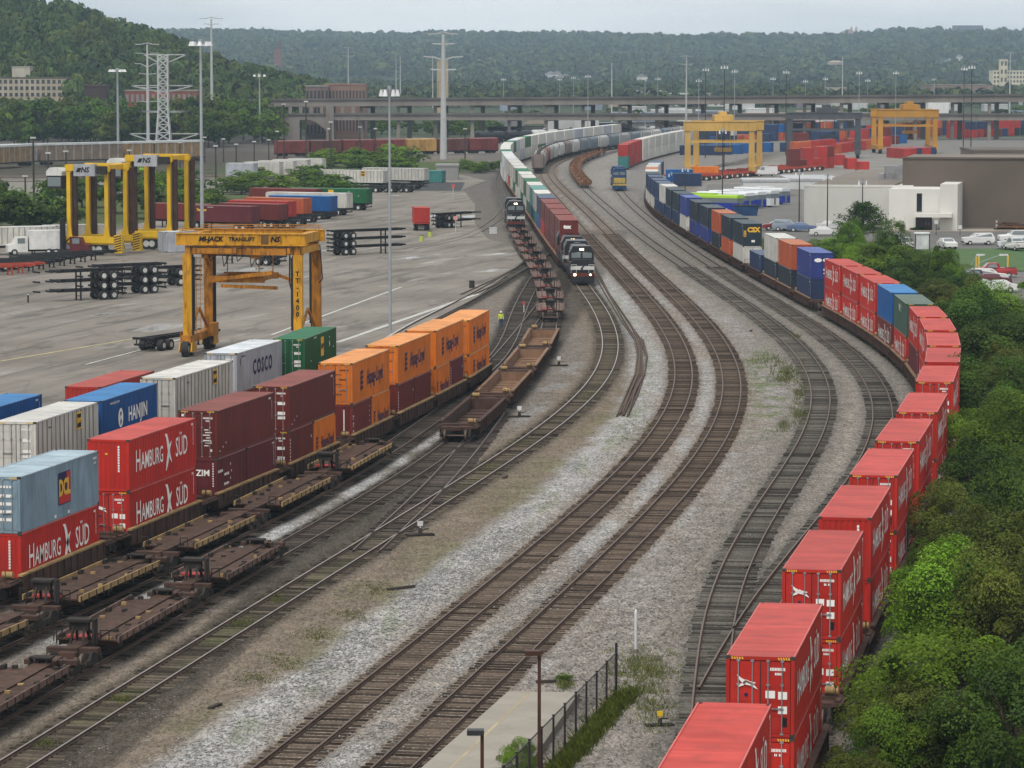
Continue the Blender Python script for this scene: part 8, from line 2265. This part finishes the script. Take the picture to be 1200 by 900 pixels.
# loose ties and stones in the gravel
rs = random.Random(8)
for i, (px, py, rot) in enumerate([(252,829,1.2),(470,690,.7),(838,660,1.3),(878,665,1.1),(640,800,.2),(592,560,1.4),(905,338,1.5),(880,388,1.4)]):
    o = MB(); L_ = rs.uniform(.8,1.8); o.box(-L_/2,L_/2,-.1,.1,0,.12); q = o.build('loose_tie', [paint('rotten tie', (.05,.042,.035), .95)]); q.location = gp(px,py); q.rotation_euler = (0,0,rot)
    tag(q, 'broken piece of dark tie lying in the gravel', 'loose tie', 'broken tie pieces in the gravel')
rng = np.random.default_rng(12); 
def stones(label, spots, n, r0):
    V, F = [], []; o = 0
    ico = np.array([(0,0,1),(.9,0,.3),(.28,.85,.3),(-.72,.53,.3),(-.72,-.53,.3),(.28,-.85,.3),(0,0,-.3)])
    fs = [(0,1,2),(0,2,3),(0,3,4),(0,4,5),(0,5,1),(6,2,1),(6,3,2),(6,4,3),(6,5,4),(6,1,5)]
    for (x, y) in spots:
        for k in range(n):
            s = r0*rng.uniform(.5,1.7); q = ico*np.array([s*rng.uniform(.7,1.3),s*rng.uniform(.7,1.3),s*.8]) + rng.normal(0,s*.12,ico.shape)
            V.append(q + np.array([x+rng.normal(0,.6), y+rng.normal(0,.9), 0])); F += [tuple(i+o for i in f) for f in fs]; o += 7
    return link('gravel', np_mesh('gravel', np.concatenate(V), np.array(F), paint('loose stone', (.27,.265,.26), .9, .35, .2, scale=3)))
sp = [(tx('main1', y)-rng.uniform(1.9,4.2), y) for y in rng.uniform(112,200,420)] + [(tx('main1', y)+rng.uniform(1.8,3.2), y) for y in rng.uniform(112,190,240)]
tag(stones('', sp, 9, .055), 'loose crushed stone strewn beside the main lines', 'gravel', kind='stuff')
sp = [(tx('main2', y)+rng.uniform(2.2,6.5), y) for y in rng.uniform(118,210,300)] + [(tx('lead1', y)+rng.uniform(1.8,5), y) for y in rng.uniform(112,190,160)]
o = stones('', sp, 5, .05); o.data.materials[0] = paint('loose stone dull', (.19,.175,.16), .9, .35, .2, scale=3); tag(o, 'loose dull stones strewn across the gravel', 'gravel', kind='stuff')
# trackside signs and signals near the spur
for px, pyb, pyt, lb, top in ((531,233,220,'red topped marker on a white post by the lead track',(.5,.08,.06)),(534,272,258,'pale red signal head on an orange base beside the spur',(.55,.25,.25)),(614,366,357,'small red reflector post near the worker',(.4,.05,.05))):
    g = gp(px, pyb); zt = at(px, pyt, g.y).z; r = thing('track_signal', lb, 'signal post', g); m = MB(); m.tube((0,0,0),(0,0,zt),.07,n=6); m.build('post', [m_rim], r); m = MB(); q_ = .14 if px == 614 else .3; m.box(-q_,q_,-.08,.08,zt,zt+q_*2.2); m.build('target', [plain('signal '+str(top), top, .6)], r)
g = gp(578,274); o = MB(); o.box(-.6,.6,-.3,.3,0,.9); o.box(-.65,.65,-.35,.35,.9,1.0); tag(o.build('equipment_box', [m_lampw], None, g), 'small white equipment box by the spur switch', 'equipment box')
for i,(px,py) in enumerate(((494,283),(504,278),(553,338))):
    g = gp(px,py); r = thing('barrel', ['lime safety cone cluster at the loose red container','lime drum behind the safety cones','dark drum by the connecting track'][i], 'drum', g); m = MB(); m.tube((0,0,0),(0,0,.9),.4 if i < 2 else .35,.32,12); m.build('body', [plain('lime', (.35,.42,.08), .6) if i < 2 else m_cdk], r); m = MB(); m.tube((0,0,.9),(0,0,.95),.34,.34,12); m.build('lid', [m_cdk], r)
# dark post in the pad, bottom left
g = gp(33,355); r = thing('bollard', 'short dark post on the pad left of the chassis piles', 'bollard', g); m = MB(); m.tube((0,0,0),(0,0,at(33,348,g.y).z+.3),.1,n=8); m.build('post', [m_cdk], r); m = MB(); m.tube((0,0,.9),(0,0,1.0),.11,n=8); m.build('band', [m_lampw], r)
# ------------------------------------------------------------------ the worker
def person(label, p, rz, h=1.78):
    r = thing('person', label, 'person', p, rz)
    me = bpy.data.meshes.new('body')
    J = {'pel':(0,0,.95),'wai':(0,0,1.12),'che':(0,0,1.36),'nec':(0,.01,1.50),'hed':(0,.0,1.60),'top':(0,-.01,1.76),
         'shl':(-.2,0,1.44),'ell':(-.27,.03,1.17),'wrl':(-.27,-.04,.93),'hal':(-.27,-.06,.84),'shr':(.2,0,1.44),'elr':(.28,.02,1.17),'wrr':(.22,-.12,.97),'har':(.2,-.17,.89),
         'hil':(-.1,0,.9),'knl':(-.12,-.03,.5),'anl':(-.12,.03,.09),'tol':(-.13,-.14,.04),'hir':(.1,0,.9),'knr':(.12,.02,.5),'anr':(.13,.1,.09),'tor':(.14,-.06,.04)}
    names = list(J); E = [('pel','wai'),('wai','che'),('che','nec'),('nec','hed'),('hed','top'),('che','shl'),('shl','ell'),('ell','wrl'),('wrl','hal'),('che','shr'),('shr','elr'),('elr','wrr'),('wrr','har'),('pel','hil'),('hil','knl'),('knl','anl'),('anl','tol'),('pel','hir'),('hir','knr'),('knr','anr'),('anr','tor')]
    RAD = {'pel':.15,'wai':.14,'che':.165,'nec':.06,'hed':.105,'top':.085,'shl':.075,'shr':.075,'ell':.05,'elr':.05,'wrl':.036,'wrr':.036,'hal':.04,'har':.04,'hil':.1,'hir':.1,'knl':.068,'knr':.068,'anl':.05,'anr':.05,'tol':.042,'tor':.042}
    me.from_pydata([J[k] for k in names], [(names.index(a), names.index(b_)) for a, b_ in E], [])
    o = link('body', me, r)
    sk = o.modifiers.new('skin', 'SKIN')
    for k, v in zip(names, me.skin_vertices[0].data): v.radius = (RAD[k], RAD[k]*(.78 if k in ('pel','wai','che') else 1)); v.use_root = (k == 'pel')
    o.modifiers.new('sub', 'SUBSURF').levels = 2; o.modifiers['sub'].render_levels = 2
    bpy.context.view_layer.update()
    ev = o.evaluated_get(bpy.context.evaluated_depsgraph_get()); m2 = bpy.data.meshes.new_from_object(ev)
    o.modifiers.clear(); o.data = m2
    mats = [paint('skin', (.35,.2,.14), .6), paint('vest lime', (.55,.62,.05), .6, emit=None) if False else paint('vest lime', (.52,.62,.05), .6), paint('work denim', (.03,.055,.16), .8), m_cdk, paint('hair dark', (.03,.02,.015), .7)]
    m2.materials.clear()
    for q in mats: m2.materials.append(q)
    for f in m2.polygons:
        c = f.center
        f.material_index = 3 if c.z < .12 else 2 if c.z < 1.0 and abs(c.x) < .21 else 1 if (c.z < 1.5 and c.z > .98 and abs(c.x) < .30) else 0
        f.use_smooth = True
    m = MB()
    for i in range(6):
        a0 = math.pi*i/6
    m.tube((0,-.005,1.66),(0,-.005,1.78),.125,.075,12); m.tube((0,-.06,1.665),(0,-.06,1.68),.13,n=12); m.build('hard_hat', [m_lampw], r)
    m = MB(); m.box(-.15,.15,-.135,-.125,1.12,1.16); m.box(-.15,.15,.125,.135,1.12,1.16); m.build('reflective_band', [m_lampw], r)
person('worker in a yellow-green vest and blue jeans standing beside the last orange stack', gp(587,385), .3)
# ------------------------------------------------------------------ air
hm = bpy.data.materials.new('valley haze'); n, l = nodes(hm)
n.remove(n['Principled BSDF'])
pv = n.new('ShaderNodeVolumePrincipled')
pv.inputs['Color'].default_value = (.60,.81,1.0,1); pv.inputs['Density'].default_value = HAZE_D; pv.inputs['Anisotropy'].default_value = .0
l.new(pv.outputs[0], n['Material Output'].inputs['Volume'])
mb = MB(); mb.box(-13000, 13000, -60, 8200, -14, 135)
hz_o = mb.build('haze', [hm]); tag(hz_o, 'thin blue haze filling the valley', 'haze', kind='stuff')
